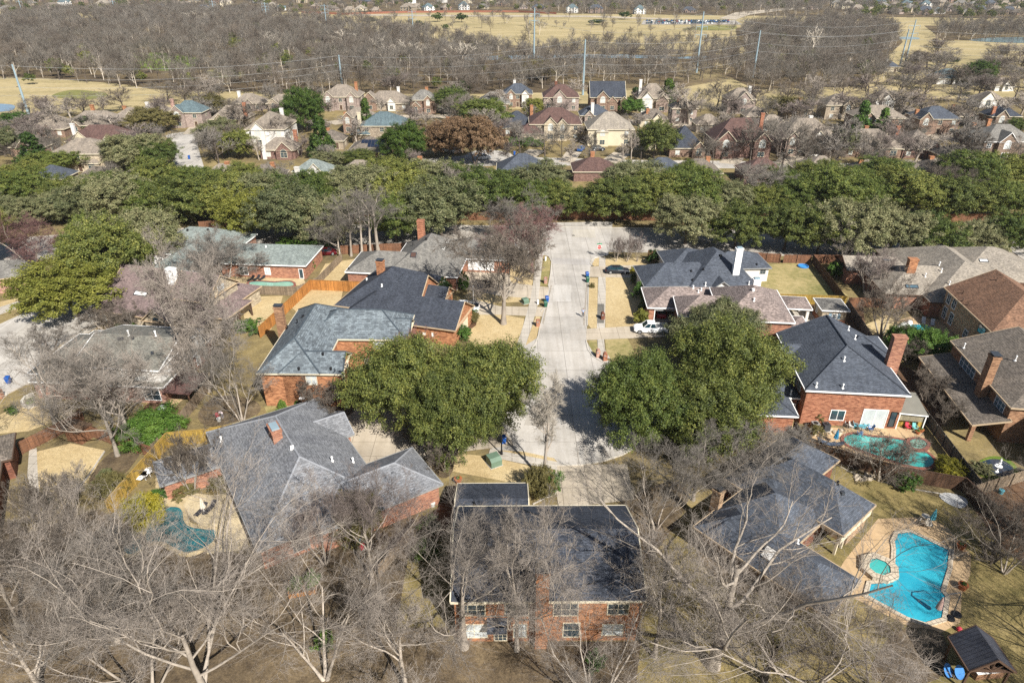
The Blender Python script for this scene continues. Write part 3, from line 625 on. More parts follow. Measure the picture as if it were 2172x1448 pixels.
sheet('far_road', [(740, 31), (1000, 33), (1250, 34), (1420, 40), (1420, 42.5), (1240, 37), (1000, 36), (740, 34)], DRIVE, .22)
sheet('club_drive', [(1525, 40), (1560, 27), (1640, 20), (1720, 16), (1720, 18), (1650, 24), (1590, 32), (1560, 43)], DRIVE, .24)
sheet('car_park', [(1365, 44), (1560, 44), (1575, 53), (1360, 53)], ROAD2, .23)
sheet('leaf_litter_floor', [(-60, 1085), (60, 1120), (210, 1080), (300, 1130), (540, 1180), (760, 1120), (880, 1090), (955, 1110), (950, 1360), (1400, 1360), (1420, 1500), (-80, 1500)], LITTER, .02)
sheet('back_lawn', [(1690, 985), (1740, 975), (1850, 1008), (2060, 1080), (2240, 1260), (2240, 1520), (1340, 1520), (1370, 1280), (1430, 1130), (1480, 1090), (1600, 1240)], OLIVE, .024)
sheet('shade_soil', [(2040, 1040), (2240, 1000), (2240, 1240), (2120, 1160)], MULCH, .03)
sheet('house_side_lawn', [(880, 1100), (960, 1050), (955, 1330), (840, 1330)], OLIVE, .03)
# --- the street, the turning circle and the boulevard
circ = [(6.6 + 14.2 * math.cos(t), 81.5 + 14.4 * math.sin(t)) for t in [math.radians(a) for a in range(122, 122 + 301, 12)]]
rd = [G(*p) for p in ((1243, 722), (1246, 680), (1249, 600), (1253, 566), (1262, 549), (1290, 541), (1300, 470), (1110, 474), (1118, 548), (1160, 541), (1171, 556), (1165, 600), (1155, 655), (1146, 688), (1141, 716))]
sheet('street', [(p.x, p.y) for p in rd] + circ, STREET, .06, px=False)
bl = [(-240, 84), (-170, 121), (-120, 138), (-80, 146), (-40, 149), (20, 147), (60, 145), (110, 141), (200, 131), (320, 110)]
bc = catmull([Vector((*p, 0)) for p in bl], 6, False)
def band(name, cl, w, mat, z, off=0):
    m = MB(); d = 0
    for i in range(len(cl) - 1):
        a, b = cl[i], cl[i + 1]; ta = (cl[min(i + 1, len(cl) - 1)] - cl[max(0, i - 1)]).normalized(); tb = (cl[min(i + 2, len(cl) - 1)] - cl[i]).normalized()
        na = Vector((-ta.y, ta.x, 0)); nb = Vector((-tb.y, tb.x, 0)); l = (b - a).length; zz = Vector((0, 0, z))
        m.quad(a + na * (off - w / 2) + zz, b + nb * (off - w / 2) + zz, b + nb * (off + w / 2) + zz, a + na * (off + w / 2) + zz, uv=[(d, off - w / 2), (d + l, off - w / 2), (d + l, off + w / 2), (d, off + w / 2)]); d += l
    return tag(m.build(name, mat), kind='structure')
band('boulevard', bc, 15.5, ROAD2, .05)
sheet('west_street', [(296, 515), (352, 530), (318, 585), (285, 630), (235, 668), (175, 700), (115, 740), (85, 775), (62, 812), (-30, 858), (-90, 740), (-10, 692), (60, 660), (130, 636), (185, 606), (240, 556)], STREET, .055)
ylane = lambda *p: [G(*q) for q in p]
band('north_street', catmull(ylane((760, 352), (900, 345), (1000, 338), (1150, 342), (1320, 347), (1500, 349), (1700, 352), (1900, 357), (2100, 362), (2260, 368)), 4, False), 9, STREET, .05)
sheet('north_turning_circle', [(985, 330), (1020, 318), (1070, 322), (1090, 334), (1060, 350), (1000, 352), (975, 342)], STREET, .056, smooth=4)
sheet('northwest_turning_circle', [(352, 288), (385, 281), (430, 281), (448, 290), (420, 300), (425, 330), (432, 375), (360, 375), (375, 320), (365, 300)], STREET, .05, smooth=3)
band('north_lane', catmull(ylane((700, 262), (800, 250), (1000, 247), (1200, 250), (1400, 262), (1600, 268), (1800, 275), (2000, 292), (2200, 310)), 4, False), 8, DRIVE, .05)
for k, (x0, y0, x1, y1, w) in enumerate(((1218, 322, 1200, 345, 5), (1690, 330, 1672, 352, 9), (1570, 322, 1545, 348, 6), (1965, 340, 1990, 362, 6), (1140, 318, 1110, 338, 6), (420, 268, 405, 285, 6), (1320, 325, 1290, 346, 6), (2140, 335, 2150, 360, 6))):
    band('drive_far', [G(x0, y0), G(x1, y1)], w, DRIVE, .06)
# kerbs
def kerb(pts, px=True, h=.15): return wallstrip('kerb', None, pts, h, .17, KERB, None, px=px, kind='structure')
kerb([(1243, 722), (1247, 742), (1258, 757), (1275, 767), (1300, 777), (1330, 790)]); kerb([(1245.5, 692), (1249, 600), (1250.5, 584)]); kerb([(1257, 565), (1252, 560), (1254, 553), (1262, 547), (1272, 545)])
kerb([(1154, 541), (1164, 544), (1170, 556), (1168, 580), (1163, 608)]); kerb([(1146, 688), (1142, 712), (1136, 728), (1126, 742), (1112, 752)]); kerb([(1153, 655), (1147, 662)])
kerb([(p[0], p[1]) for p in circ[9:21]], px=False); kerb([(62, 812), (20, 834), (-20, 854)])
kerb([(p.x, p.y - 7.9) for p in bc[14:27]], px=False); kerb([(p.x, p.y + 7.9) for p in bc[6:48]], px=False); kerb([(p.x, p.y - 7.9) for p in bc[32:48]], px=False)
# walks and drives
sheet('sidewalk_east', [(1271, 546), (1284, 546), (1285, 620), (1283, 700), (1266, 700), (1268, 620)], WALK, .075)
sheet('dark_walk', [(1267.5, 645), (1281.5, 645), (1281, 686), (1267, 686)], DARKCON, .081)  # rectangle of darker concrete colour across the east sidewalk
sheet('sidewalk_east_lower', [(1267, 718), (1281, 718), (1283, 742), (1295, 762), (1276, 758), (1268, 742)], WALK, .075)
sheet('sidewalk_west', [(1136, 545), (1152, 542), (1146, 600), (1140, 650), (1129, 690), (1112, 742), (1093, 742), (1110, 690), (1124, 640), (1131, 600)], WALK, .07)
sheet('drive_sedan', [(1252, 566), (1370, 562), (1365, 590), (1251, 588)], DRIVE, .078)
sheet('drive_pickup', [(1244, 698), (1345, 692), (1440, 688), (1460, 712), (1340, 718), (1243, 722)], DRIVE, .078)
sheet('drive_white_garage', [(975, 612), (985, 575), (1075, 575), (1085, 600), (1165, 610), (1158, 636), (1060, 628)], DRIVE, .064)
sheet('drive_west_truck', [(960, 640), (1008, 636), (1060, 650), (1156, 652), (1150, 672), (1060, 668), (975, 668)], DRIVE, .066)
sheet('drive_oak', [(735, 885), (800, 835), (900, 830), (990, 850), (1060, 890), (1090, 945), (980, 958), (880, 975), (760, 1000), (742, 960)], DRIVE, .064)
sheet('drive_brick_garage', [(755, 812), (835, 812), (910, 850), (800, 870)], DRIVE, .07)
sheet('drive_front_house', [(1178, 985), (1330, 985), (1345, 1060), (1185, 1078), (1178, 1030)], DRIVE, .064)
sheet('sidewalk_circle', [(1040, 952), (1110, 966), (1182, 980), (1182, 997), (1110, 984), (1035, 968)], WALK, .075)
sheet('walk_left_yard', [(62, 955), (78, 950), (80, 1000), (84, 1050), (70, 1060), (58, 1010)], WALK, .05)
sheet('verge_circle', [(1060, 955), (1110, 958), (1175, 972), (1182, 980), (1110, 967), (1055, 957)], LAWN, .07)
sheet('west_walk', [(228, 672), (250, 665), (185, 708), (120, 752), (100, 760), (150, 715)], WALK, .07)
sheet('west_drive', [(120, 742), (175, 706), (215, 700), (240, 720), (200, 745)], DRIVE, .066)
sheet('far_left_walk', [(-10, 655), (35, 640), (70, 640), (40, 652), (-10, 672)], WALK, .06)
# patches of newer and older concrete, and leaf drifts
for q, m_ in (([(1176, 605), (1212, 605), (1211, 640), (1172, 640)], 'cfcac2'), ([(1210, 700), (1243, 700), (1242, 722), (1208, 722)], 'bfb8ae'), ([(1215, 486), (1262, 487), (1264, 505), (1214, 504)], 'c6bfb2'), ([(1170, 548), (1252, 550), (1252, 563), (1170, 560)], 'bdb8b2'), ([(1150, 790), (1200, 790), (1196, 830), (1140, 830)], 'c4bdb2'), ([(1120, 870), (1180, 872), (1178, 905), (1112, 902)], 'b8b1a6')):
    sheet('street_patch', q, m_concrete('patch_' + m_, C(m_), None, .2), .066)
sheet('manhole', [(G(1216, 500).x + .38 * math.cos(t), G(1216, 500).y + .38 * math.sin(t)) for t in [i * .45 for i in range(14)]], m_plain('cast_iron', C('6a655e'), .2, 4), .075, px=False)
for q in ([(1240, 690), (1246, 600), (1243.5, 600), (1237, 690)], [(1150, 686), (1168, 606), (1170.5, 606), (1153, 688)]): sheet('gutter_dirt', q, m_ground('gutter_soil', [(.3, C('8f8474')), (.6, C('b5ab9c'))], .5, 2, 6, .4), .069)
for q in ([(420, 880), (460, 840), (540, 850), (545, 880), (450, 905)], [(255, 900), (330, 870), (360, 890), (320, 935), (270, 935)], [(690, 870), (745, 840), (760, 900), (735, 930)], [(900, 950), (960, 930), (960, 1000), (930, 1010)], [(1490, 1120), (1560, 1170), (1620, 1240), (1560, 1260), (1480, 1180)], [(1300, 1080), (1420, 1020), (1460, 1060), (1380, 1180), (1340, 1160)], [(1900, 1340), (2000, 1345), (1990, 1440), (1850, 1440)], [(235, 960), (300, 950), (260, 1010), (200, 1040), (190, 1015)], [(1800, 985), (1900, 1005), (1980, 1030), (1850, 1012)]):
    sheet('leaf_drift', q, LITTER, .052, smooth=4)
# lawns
for q in ([(1284, 584), (1338, 584), (1352, 602), (1362, 640), (1352, 690), (1284, 697)], [(1250.5, 590), (1268, 590), (1266.5, 696), (1254, 697), (1247, 688)], [(1284, 548), (1330, 547), (1395, 549), (1385, 566), (1284, 564)], [(1257, 549), (1271, 546), (1271, 564), (1260, 565), (1254, 559)],
          [(1003, 665), (1070, 668), (1112, 676), (1107, 705), (1094, 738), (1010, 742), (990, 715)], [(1148, 660), (1143, 695), (1137, 722), (1112, 750), (1112, 742), (1126, 700), (1140, 662)], [(1060, 570), (1130, 552), (1130, 600), (1110, 640), (1040, 645), (985, 630), (1000, 600)], [(950, 960), (1040, 968), (1110, 985), (1150, 996), (1120, 1030), (960, 1000)],
          [(512, 630), (600, 628), (590, 665), (575, 700), (520, 690)], [(605, 640), (660, 615), (730, 605), (720, 650), (640, 672)], [(690, 560), (760, 548), (745, 600), (660, 612)], [(70, 960), (150, 940), (222, 955), (195, 1010), (150, 1062), (120, 1110), (60, 1130), (78, 1040)],
          [(110, 660), (235, 650), (250, 690), (205, 715), (120, 735), (160, 700)], [(0, 640), (60, 628), (70, 645), (0, 668)], [(0, 880), (60, 850), (140, 860), (150, 880), (60, 915), (0, 920)], [(1630, 900), (1690, 900), (1680, 960), (1640, 985), (1600, 960)], [(1835, 690), (1880, 668), (1925, 700), (1880, 745)]):
    sheet('lawn', q, LAWN, .045)
for q in ([(1610, 562), (1700, 556), (1800, 628), (1690, 632), (1600, 618)], [(1156, 545), (1166, 548), (1168, 560), (1162, 606), (1143, 606), (1149, 575)], [(1250, 720), (1266, 720), (1268, 742), (1276, 758), (1258, 752), (1248, 738)], [(1283, 720), (1330, 716), (1345, 745), (1330, 788), (1300, 772), (1286, 748)], [(450, 870), (540, 868), (545, 900), (450, 905)], [(560, 862), (740, 855), (720, 880), (570, 888)], [(1015, 318), (1085, 312), (1075, 330), (1030, 332)]):
    sheet('lawn_greening', q, LAWN2, .047)
for q in ([(265, 905), (330, 840), (400, 880), (330, 940)], [(1700, 640), (1830, 650), (1845, 760), (1800, 800), (1770, 700)], [(1890, 760), (1960, 800), (2010, 870), (1990, 920), (1930, 870)], [(955, 1030), (975, 1030), (972, 1085), (925, 1150), (900, 1120)], [(1370, 570), (1395, 560), (1400, 600), (1372, 640), (1355, 600)], [(990, 640), (1015, 650), (1010, 690), (985, 710)]):
    sheet('planting_bed', q, MULCH, .05)
sheet('green_patch', [(1994, 343), (2025, 340), (2032, 352), (2005, 353)], m_ground('grass_vivid', [(.3, C('5e8a2c')), (.7, C('8fb048'))], .3, 1, 5), .06)
# --- pools (water below a raised coping so that it reads as a basin)
TILE = m_plain('waterline_tile', C('2c4a5a'), .2, 4, .2)
def pool(label, outline, water, coping, cw=.5, smooth=0, z=.16, deck=None, zw=.09):
    P = [G(*p) for p in outline]; P = catmull(P, smooth) if smooth else P; c = sum(P, Vector((0, 0, 0))) / len(P); e = thing('pool', c, label, 'pool'); n = len(P)
    ar = sum(P[i].x * P[(i + 1) % n].y - P[(i + 1) % n].x * P[i].y for i in range(n)); sg = 1 if ar > 0 else -1; m = MB(); w = MB(); O = []
    for i in range(n):
        u1 = (P[i] - P[i - 1]).normalized(); u2 = (P[(i + 1) % n] - P[i]).normalized(); u = (u1 + u2).normalized(); o = Vector((u.y, -u.x, 0)) * sg; O.append(P[i] + o * cw / max(.6, u.dot(u1)))
    zz = lambda p, h: Vector((p.x, p.y, h))
    for i in range(n):
        j = (i + 1) % n; m.quad(zz(P[i], z), zz(P[j], z), zz(O[j], z), zz(O[i], z)); m.quad(zz(O[i], 0), zz(O[j], 0), zz(O[j], z), zz(O[i], z)); m.quad(zz(P[i], z - .005), zz(P[j], z - .005), zz(P[j], zw - .02), zz(P[i], zw - .02), 1)
    m.build('coping', [coping, TILE], e); q = P if ar > 0 else P[::-1]; w.face([zz(p, zw) for p in q]); w.build('pool_water', water, e); return e
WBLUE = m_water('pool_water_blue', C('3ab4c8'), 2.5, C('2c9cb6')); WTEAL = m_water('pool_water_teal', C('4fb8b0'), 2.2, C('3da59c')); WDARK = m_water('pool_water_dark', C('2f7a80'), 2, C('246068')); WPALE = m_water('pool_water_pale', C('8fc4b0'), 2)
sheet('pool_deck_blue', [(1862, 1100), (1965, 1096), (2010, 1118), (2060, 1178), (2058, 1218), (2040, 1260), (2036, 1320), (1995, 1342), (1930, 1330), (1800, 1262), (1765, 1235), (1790, 1190)], DECK, .034)
pool('bright blue angular swimming pool on a tan deck with a spa at its left', [(1905, 1133), (1931, 1130), (2012, 1168), (2009, 1205), (1994, 1252), (2004, 1266), (1997, 1311), (1962, 1321), (1925, 1310), (1841, 1264), (1847, 1240), (1894, 1236), (1898, 1200), (1900, 1165), (1897, 1150)], WBLUE, STONE, .45)
e = pool('small octagonal stone spa beside the bright blue swimming pool', [(1842, 1194), (1856, 1190), (1876, 1198), (1886, 1208), (1887, 1220), (1873, 1226), (1855, 1221), (1842, 1210)], WTEAL, STONE, .75, z=.5, zw=.4)
sheet('pool_deck_teal', [(1735, 905), (1800, 908), (1905, 905), (1958, 918), (1975, 965), (1995, 992), (1935, 1000), (1800, 965), (1715, 940), (1720, 915)], DECK, .034)
pool('turquoise freeform swimming pool with brick edging below the red brick house', [(1790, 931), (1800, 924), (1818, 922), (1850, 928), (1890, 931), (1925, 938), (1945, 952), (1968, 964), (1980, 978), (1972, 990), (1950, 992), (1920, 986), (1885, 975), (1845, 962), (1805, 947), (1793, 940)], WTEAL, BRICKCOPE, .4, 4)
pool('small round pale spa with brick rim beside the turquoise swimming pool', [(1929, 939), (1942, 935), (1957, 938), (1965, 946), (1958, 954), (1944, 956), (1931, 950)], WPALE, BRICKCOPE, .4, 4, z=.4, zw=.3)
sheet('pool_deck_cream', [(395, 1042), (445, 1050), (492, 1045), (505, 1080), (528, 1140), (520, 1165), (440, 1175), (420, 1110), (380, 1075), (330, 1060), (340, 1020)], DECK2, .034)
sheet('flagstone_terrace', [(330, 1010), (385, 1000), (420, 1030), (400, 1055), (380, 1085), (330, 1062)], FLAG, .04)
pool('dark teal freeform pool on the cream terrace behind the grey-roofed house', [(330, 1085), (350, 1078), (375, 1077), (387, 1085), (390, 1105), (402, 1118), (435, 1124), (457, 1127), (452, 1150), (420, 1168), (390, 1172), (345, 1150), (310, 1150), (316, 1115)], WDARK, FLAG, .5, 4)
pool('small dark teal pond pool half hidden under bare twigs by the terrace', [(265, 1160), (285, 1148), (302, 1145), (300, 1165), (280, 1176), (266, 1172)], WDARK, FLAG, .4, 3)
sheet('pool_deck_red', [(500, 585), (640, 582), (650, 606), (500, 606)], FLAG, .04)
pool('pale green narrow pool beside the long grey-green roofed brick wing', [(528, 601), (545, 598), (580, 600), (610, 598), (622, 602), (618, 608), (580, 608), (540, 607)], WPALE, BRICKCOPE, .45, 4)
sheet('pool_deck_tanbrick', [(1870, 690), (1930, 672), (2000, 680), (2030, 720), (1990, 760), (1880, 740)], DECK, .034)
pool('bright cyan kidney pool hidden behind the vivid green shrub', [(1892, 703), (1905, 694), (1930, 690), (1965, 692), (1985, 704), (1982, 716), (1950, 724), (1920, 726), (1895, 716)], WBLUE, STONE, .4, 4)
sheet('gravel_heap_bed', [(1992, 1050), (2010, 1045), (2045, 1055), (2052, 1070), (2035, 1078), (2005, 1065)], GRAVEL, .06, smooth=4)
# ---------------------------------------------------------------- the nearer houses, each drawn in its own ground frame
class FR:
    """ground frame: origin at photo point A on height z, u toward B"""
    def __init__(s, A, B, z): s.a = G(A[0], A[1], z); s.a.z = 0; b = G(B[0], B[1], z); s.u = Vector((b.x - s.a.x, b.y - s.a.y, 0)).normalized(); s.n = Vector((-s.u.y, s.u.x, 0))
    def p(s, u, n): return s.a + s.u * u + s.n * n
    def r(s, u0, u1, n0, n1, z, pitch=30, ridge=None, ends='hh', **k):
        a = s.p(u0, n0); b = s.p(u1, n0); return Blk((a.x, a.y), (b.x, b.y), n1 - n0, z, pitch, ridge, ends, px=False, **k)
def posts(h, pts, z, w, mat, name='porch_post', z0=0):
    for p in pts: m = MB(); m.box(p, w, w, z0, z, math.atan2(h.b[0].u.y, h.b[0].u.x)); m.build(name, mat, h.e)
SH = {}   # short names for nearby labels
# A: two-storey brick house at the bottom
f = FR((955, 1277), (1371, 1274), 5.6)
A_ = House('brick_house', 'two-storey orange brick house with dark roof and front chimney at bottom centre', [f.r(0, 17.4, 0, 12.2, 5.6, 24, 'L', 'gg', ov=.3), f.r(-.6, 7.4, 11.5, 18.9, 2.9, 16, 'L', 'gg', ov=.3)], BR['orange'], ROOF['char'], CREAM)
A_.chim(1146, 1222, 9.6, 1.15, .9, BR['orange'], wp=f.p(8.1, -.12)); b = A_.b[0]
for c, w, z, h in ((1.6, 2.4, 3.5, 1.5), (5.6, 2.2, 3.4, 1.7), (10.0, 2.3, 3.4, 1.7), (14.7, 2.0, 3.5, 1.5)): A_.open(b, 'f', c, w, z, h, pane=GLASS, nx=2 if w < 2.2 else 3)
A_.open(b, 'f', 1.7, 2.5, .5, 1.9, pane=BLIND, nx=2); A_.open(b, 'f', 5.9, 1.3, .5, 1.9, pane=BLIND, nx=1); A_.open(b, 'f', 10.6, 1.6, .5, 2.0, pane=GLASS, nx=1); A_.open(b, 'f', 14.4, 2.0, .7, 1.6, pane=BLIND, nx=2)
A_.open(b, 'f', 4.1, 1.25, .08, 2.15, 'door', pane=GLASS, nx=3, ny=5)
m = MB(); q = lambda u, n, z: f.p(u, n) + Vector((0, 0, z)); m.quad(q(3.2, -1.0, 2.6), q(5.0, -1.0, 2.6), q(5.0, .3, 3.2), q(3.2, .3, 3.2)); m.quad(q(3.2, -1.0, 2.6), q(3.2, .3, 3.2), q(3.2, .3, 2.6), q(3.2, -1, 2.5)); m.quad(q(5, .3, 3.2), q(5, -1, 2.6), q(5, -1, 2.5), q(5, .3, 2.6)); m.build('door_hood', ROOF['char'], A_.e)
for p in ((968, 1118), (1003, 1122), (968, 1172)): A_.vent(*p, .4, .07, BLACK)
A_.vent(1000, 1122, hood=True, mat=DMETAL); A_.vent(1006, 1069, .3, .05, BLACK)
# H1: grey hip roof bottom left
f = FR((464, 980), (545, 1171), 3)
H1 = House('brick_house', 'single-storey brick house under a large grey hip roof with a broad white-capped chimney', [f.r(-7, 16.9, 0, 14.6, 3, 29, 'L', 'hh'), f.r(9.9, 18, 6, 20.6, 3, 27, 'W', 'hh'), f.r(-2.5, 3.5, 8, 15.6, 2.98, 28, 'W', 'hg'), f.r(-5.0, .2, -6.6, 1.5, 2.5, 14, 'W', 'hh')], BR['salmon'], ROOF['grey'], GREYT)
H1.chim(581, 905, 7.9, 2.1, 1.1, BR['salmon'], cap='m')
for p, hd in (((620, 951), 1), ((705, 978), 0), ((749, 980), 0), ((470, 935), 0)): H1.vent(*p, .55, .09, WHITE, bool(hd))
H1.ridgecaps(m_plain('ridge_grey', C('9a9ca0'), .15, 3, .9)); b = H1.b[0]
H1.win(b, 'r', 628, 1120, 660, 1165, pane=BLIND) if False else H1.open(b, 'r', 4, 1.8, .5, 1.9, pane=GLASS); H1.open(b, 'r', 9.5, 1.5, .6, 1.7, pane=BLIND)
H1.open(H1.b[1], 'r', 3, 1.4, .7, 1.6, pane=GLASS) ; H1.open(b, 'f', 8, 2.4, .08, 2.2, 'door', pane=GLASS, nx=2, ny=1); H1.open(b, 'f', 13, 2.4, .08, 2.2, 'door', pane=GLASS, nx=2, ny=1)
H1.open(H1.b[3], 'l', 3.6, 2.2, .3, 1.8, pane=BLIND)
# H2: blue-grey blend roof
f = FR((543, 792), (726, 794), 5.6)
H2 = House('brick_house', 'two-storey orange brick house with mottled blue-grey roof and pale garage door', [f.r(0, 8.9, 0, 19.8, 5.6, 36, 'W', 'hh'), f.r(3, 11.95, 0, 5.8, 5.6, 34, 'L', 'hg'), f.r(4, 19.2, 9.9, 18.3, 5.6, 35, 'L', 'hh'), f.r(13, 19.5, 11.4, 16.2, 5.6, 34, 'L', 'hg')], BR['orange'], ROOF['blue'], CREAM)
H2.ridgecaps(m_plain('ridge_slate', C('48525a'), .15, 3, .9)); H2.chim(590, 645, 9.4, 1.3, .8, BR['brownb'], cap='d', wp=f.p(-.55, 13.2)); b = H2.b[1]
H2.open(H2.b[0], 'f', 7.0, 1.6, 3.6, 1.8, pane=BLIND, nx=2); b2 = H2.b[2]
H2.win(b2, 'f', 792, 722, 820, 741, pane=BLIND); H2.win(b2, 'f', 774, 762, 840, 787, kind='garage_door', pane=CREAM)
for c, z in ((1.2, 3.4), (3.6, 3.4), (2.4, .6)): H2.open(b, 'r', c, 1.1, z, 1.7, pane=GLASS, nx=1)
for p in ((617, 668), (631, 685), (610, 697)): H2.vent(*p, .5, .08, BLACK)
for p in ((634, 783), (702, 783), (685, 752)): H2.vent(*p, .2, .12, BLACK)
H2.vent(643, 672, hood=True, mat=BLACK)
# H3: charcoal roof
f = FR((745, 672), (965, 702), 3)
H3 = House('brick_house', 'brick house with charcoal hip roof and square chimney behind the mottled blue roof', [f.r(-5, 9.2, 3.2, 20, 3, 31, 'W', 'hh'), f.r(-2, 18.6, 0, 9.7, 3.02, 32, 'L', 'hg'), f.r(3, 13.2, 9.2, 14.6, 3.1, 34, 'L', 'hg'), f.r(1, 9.6, 6.5, 16, 3.3, 38, 'L', 'hg')], BR['orange'], ROOF['char'], TAN)
H3.chim(806, 553, 8.3, 1.25, 1.0, BR['orange'])
for p in ((778, 594), (810, 607)): H3.vent(*p, .3, .1, WHITE)
H3.open(H3.b[1], 'f', 14.5, .7, 1.2, .6, 'meter_box', pane=WHITE, nx=1, ny=1); H3.open(H3.b[1], 'f', 16, .5, 1.1, .9, 'meter_box', pane=WHITE, nx=1, ny=1); H3.open(H3.b[1], 'r', 4.5, 4.2, .08, 2.2, 'garage_door', pane=CREAM)
# H4: warm grey roof with dormers
f = FR((731, 577), (970, 588), 3)
H4 = House('brick_house', 'red brick house with warm grey roof, two white dormers and a white garage door', [f.r(8, 22.1, 0, 17, 3, 35, 'W', 'hh'), f.r(0, 15, .02, 10.6, 3, 26, 'L', 'hh'), f.r(17, 31, 9.3, 19.6, 3, 27, 'L', 'hh')], BR['salmon'], ROOF['warm'], WHITE)
H4.chim(894, 471, 9.6, 1.3, 1.3, BR['red'], cap='n', wp=f.p(12.4, 12.5)); H4.skylight(877, 541, 1.2, 1.2, m_plain('skylight_bronze', C('5a4238'), .2)); H4.vent(904, 508, hood=True, mat=BLACK); H4.vent(740, 571, .25, .1, BLACK); H4.vent(876, 520, .4, .08, BLACK)
H4.win(H4.b[2], 'f', 993, 552, 1048, 573, kind='garage_door', pane=WHITE); H4.win(H4.b[0], 'f', 919, 592, 945, 605, pane=BLIND, nx=4)
for uu, nn in ((18.2, 7.6), (18.2, 11.2)):     # dormers looking east
    d = f.r(uu - 2.6, uu, nn - .9, nn + .9, 6.3, 16, 'L', 'hg', ov=.08, zb=4.2); mw = MB(); mr = MB(); qs = [d.P(0, 0, 0), d.P(d.L, 0, 0), d.P(d.L, d.W, 0), d.P(0, d.W, 0)]
    for i in range(4): p, p2 = qs[i], qs[(i + 1) % 4]; mw.quad((p.x, p.y, 4.2), (p2.x, p2.y, 4.2), (p2.x, p2.y, 6.28), (p.x, p.y, 6.28))
    d2 = f.r(uu - 3.4, uu + .25, nn - 1.15, nn + 1.15, 6.3, 18, 'L', 'hg')
    for fc in d2.faces: mr.face(fc)
    for g in d2.gables: mw.face(g)
    o = mw.build('dormer', WHITE, H4.e); mr.build('dormer_roof', ROOF['warm'], o)
    H4.open((f.p(uu + .0, nn - .9), f.n, f.u, 1.8), '', .9, 1.0, 4.9, 1.1, pane=GLASS)
posts(H4, [f.p(21.6, .6), f.p(21.6, 4)], 2.95, .25, WHITE)
# H5: plum roof
f = FR((259.8, 666.6), (418.9, 689.8), 3)
H5 = House('stone_house', 'pale stone house with plum-brown roof, small front gable and white chimney', [f.r(-6.2, 16, 0, 16.5, 3, 29, 'L', 'gh'), f.r(-9.8, 2, 5.3, 18.5, 3.02, 27, 'L', 'gh'), f.r(4.8, 10.6, -1.3, 6, 3.1, 40, 'W', 'gg'), f.r(7, 14.6, 3.4, 12.6, 5.4, 34, 'L', 'gg'), f.r(13.5, 17.8, 3.4, 11, 2.8, 18, 'W', 'hh', wall=False)], BR['stone'], ROOF['plum'], TAN)
H5.chim(361, 569, 9.3, 1.5, 1.1, WHITE, cap='n')
H5.open(H5.b[2], 'f', 2.4, 3.0, .6, 1.7, pane=BLIND, nx=3); H5.open(H5.b[2], 'f', 2.4, 1.5, 3.2, .1, pane=GLASS, nx=1, ny=1, arch=True); H5.open(H5.b[0], 'f', 19, 2.2, .5, 1.8, pane=BLIND); H5.open(H5.b[3], 'r', 4.2, 2.0, 5.6, 1.3, pane=BLIND); H5.open(H5.b[0], 'f', 1.2, 1.2, .6, 1.7, pane=BLIND)
for p in ((401, 567), (409, 566), (346, 609), (353, 602), (360, 610)): H5.vent(*p, .25, .12, BLACK)
H5.skylight(299, 623, 2.6, .9, WHITE); posts(H5, [f.p(17.4, 4), f.p(17.4, 7.2), f.p(17.4, 10.6)], 2.8, .25, DARKTRIM)
# H6: grey-green roof with the long wing
f = FR((306, 536), (352.6, 538.5), 3); g = FR((533.8, 560.5), (645.4, 563.9), 3)
wa = g.p(-7, 0); wb = g.p(10.9, 0)
H6 = House('brick_house', 'low red brick house with grey-green roof and long pool-side wing', [f.r(0, 18, 0, 13.6, 3, 28, 'L', 'hh'), f.r(6, 17, -7.5, 7, 2.98, 28, 'W', 'hh'), Blk((wa.x, wa.y), (wb.x, wb.y), 11, 2.96, 22, 'L', 'hh', px=False)], BR['salmon'], ROOF['green'], WHITE)
H6.open(H6.b[0], 'f', 2.6, 4.2, .08, 2.2, 'garage_door', pane=WHITE); H6.open(H6.b[2], 'f', 16.2, .9, .08, 2.1, 'door', pane=GLASS, nx=1, ny=1); H6.open(H6.b[2], 'f', 9.4, 1.2, .7, 1.5, pane=BLIND); H6.open(H6.b[2], 'f', 4.5, 1.8, .5, 1.8, pane=GLASS)
for p, hd in (((398, 489), 1), ((441, 488), 1), ((564, 524), 0), ((331, 530), 0)): H6.vent(*p, .2, .1, BLACK if hd else WHITE, bool(hd))
# H7: olive roof, white upper wall
f = FR((58.4, 808.9), (341.7, 821.5), 3); g = FR((148.3, 776), (335.9, 786.7), 5.4)
ua = g.p(0, 0); ub = g.p(13.2, 0)
H7 = House('brick_house', 'rose brick house with olive-grey roof and white-sided upper storey at left', [f.r(0, 20, 0, 15.5, 3, 22, 'L', 'hh'), Blk((ua.x, ua.y), (ub.x, ub.y), 12.5, 5.4, 17, 'L', 'gg', px=False, wall=False, ov=.3), f.r(-1.5, 8, 2, 14, 3.05, 22, 'L', 'hh')], BR['rose'], ROOF['olive'], WHITE)
m = MB(); b = H7.b[1]; qs = [b.P(.3, .3, 0), b.P(b.L - .3, .3, 0), b.P(b.L - .3, b.W - .3, 0), b.P(.3, b.W - .3, 0)]
for i in range(4): p, p2 = qs[i], qs[(i + 1) % 4]; m.quad((p.x, p.y, 2.6), (p2.x, p2.y, 2.6), (p2.x, p2.y, 5.38), (p.x, p.y, 5.38))
for gb in b.gables: m.face(gb)
m.build('upper_wall', BR['white'], H7.e); H7.open(b, 'r', 3.0, 1.9, 3.9, 1.3, pane=BLIND, nx=2); H7.open(H7.b[0], 'f', 17.4, 2.5, .5, 2.0, pane=GLASS, nx=2); H7.open(H7.b[0], 'r', 10, 1.2, .6, 1.7, pane=BLIND); H7.open(H7.b[0], 'r', 12.2, 1.2, .6, 1.7, pane=GLASS)
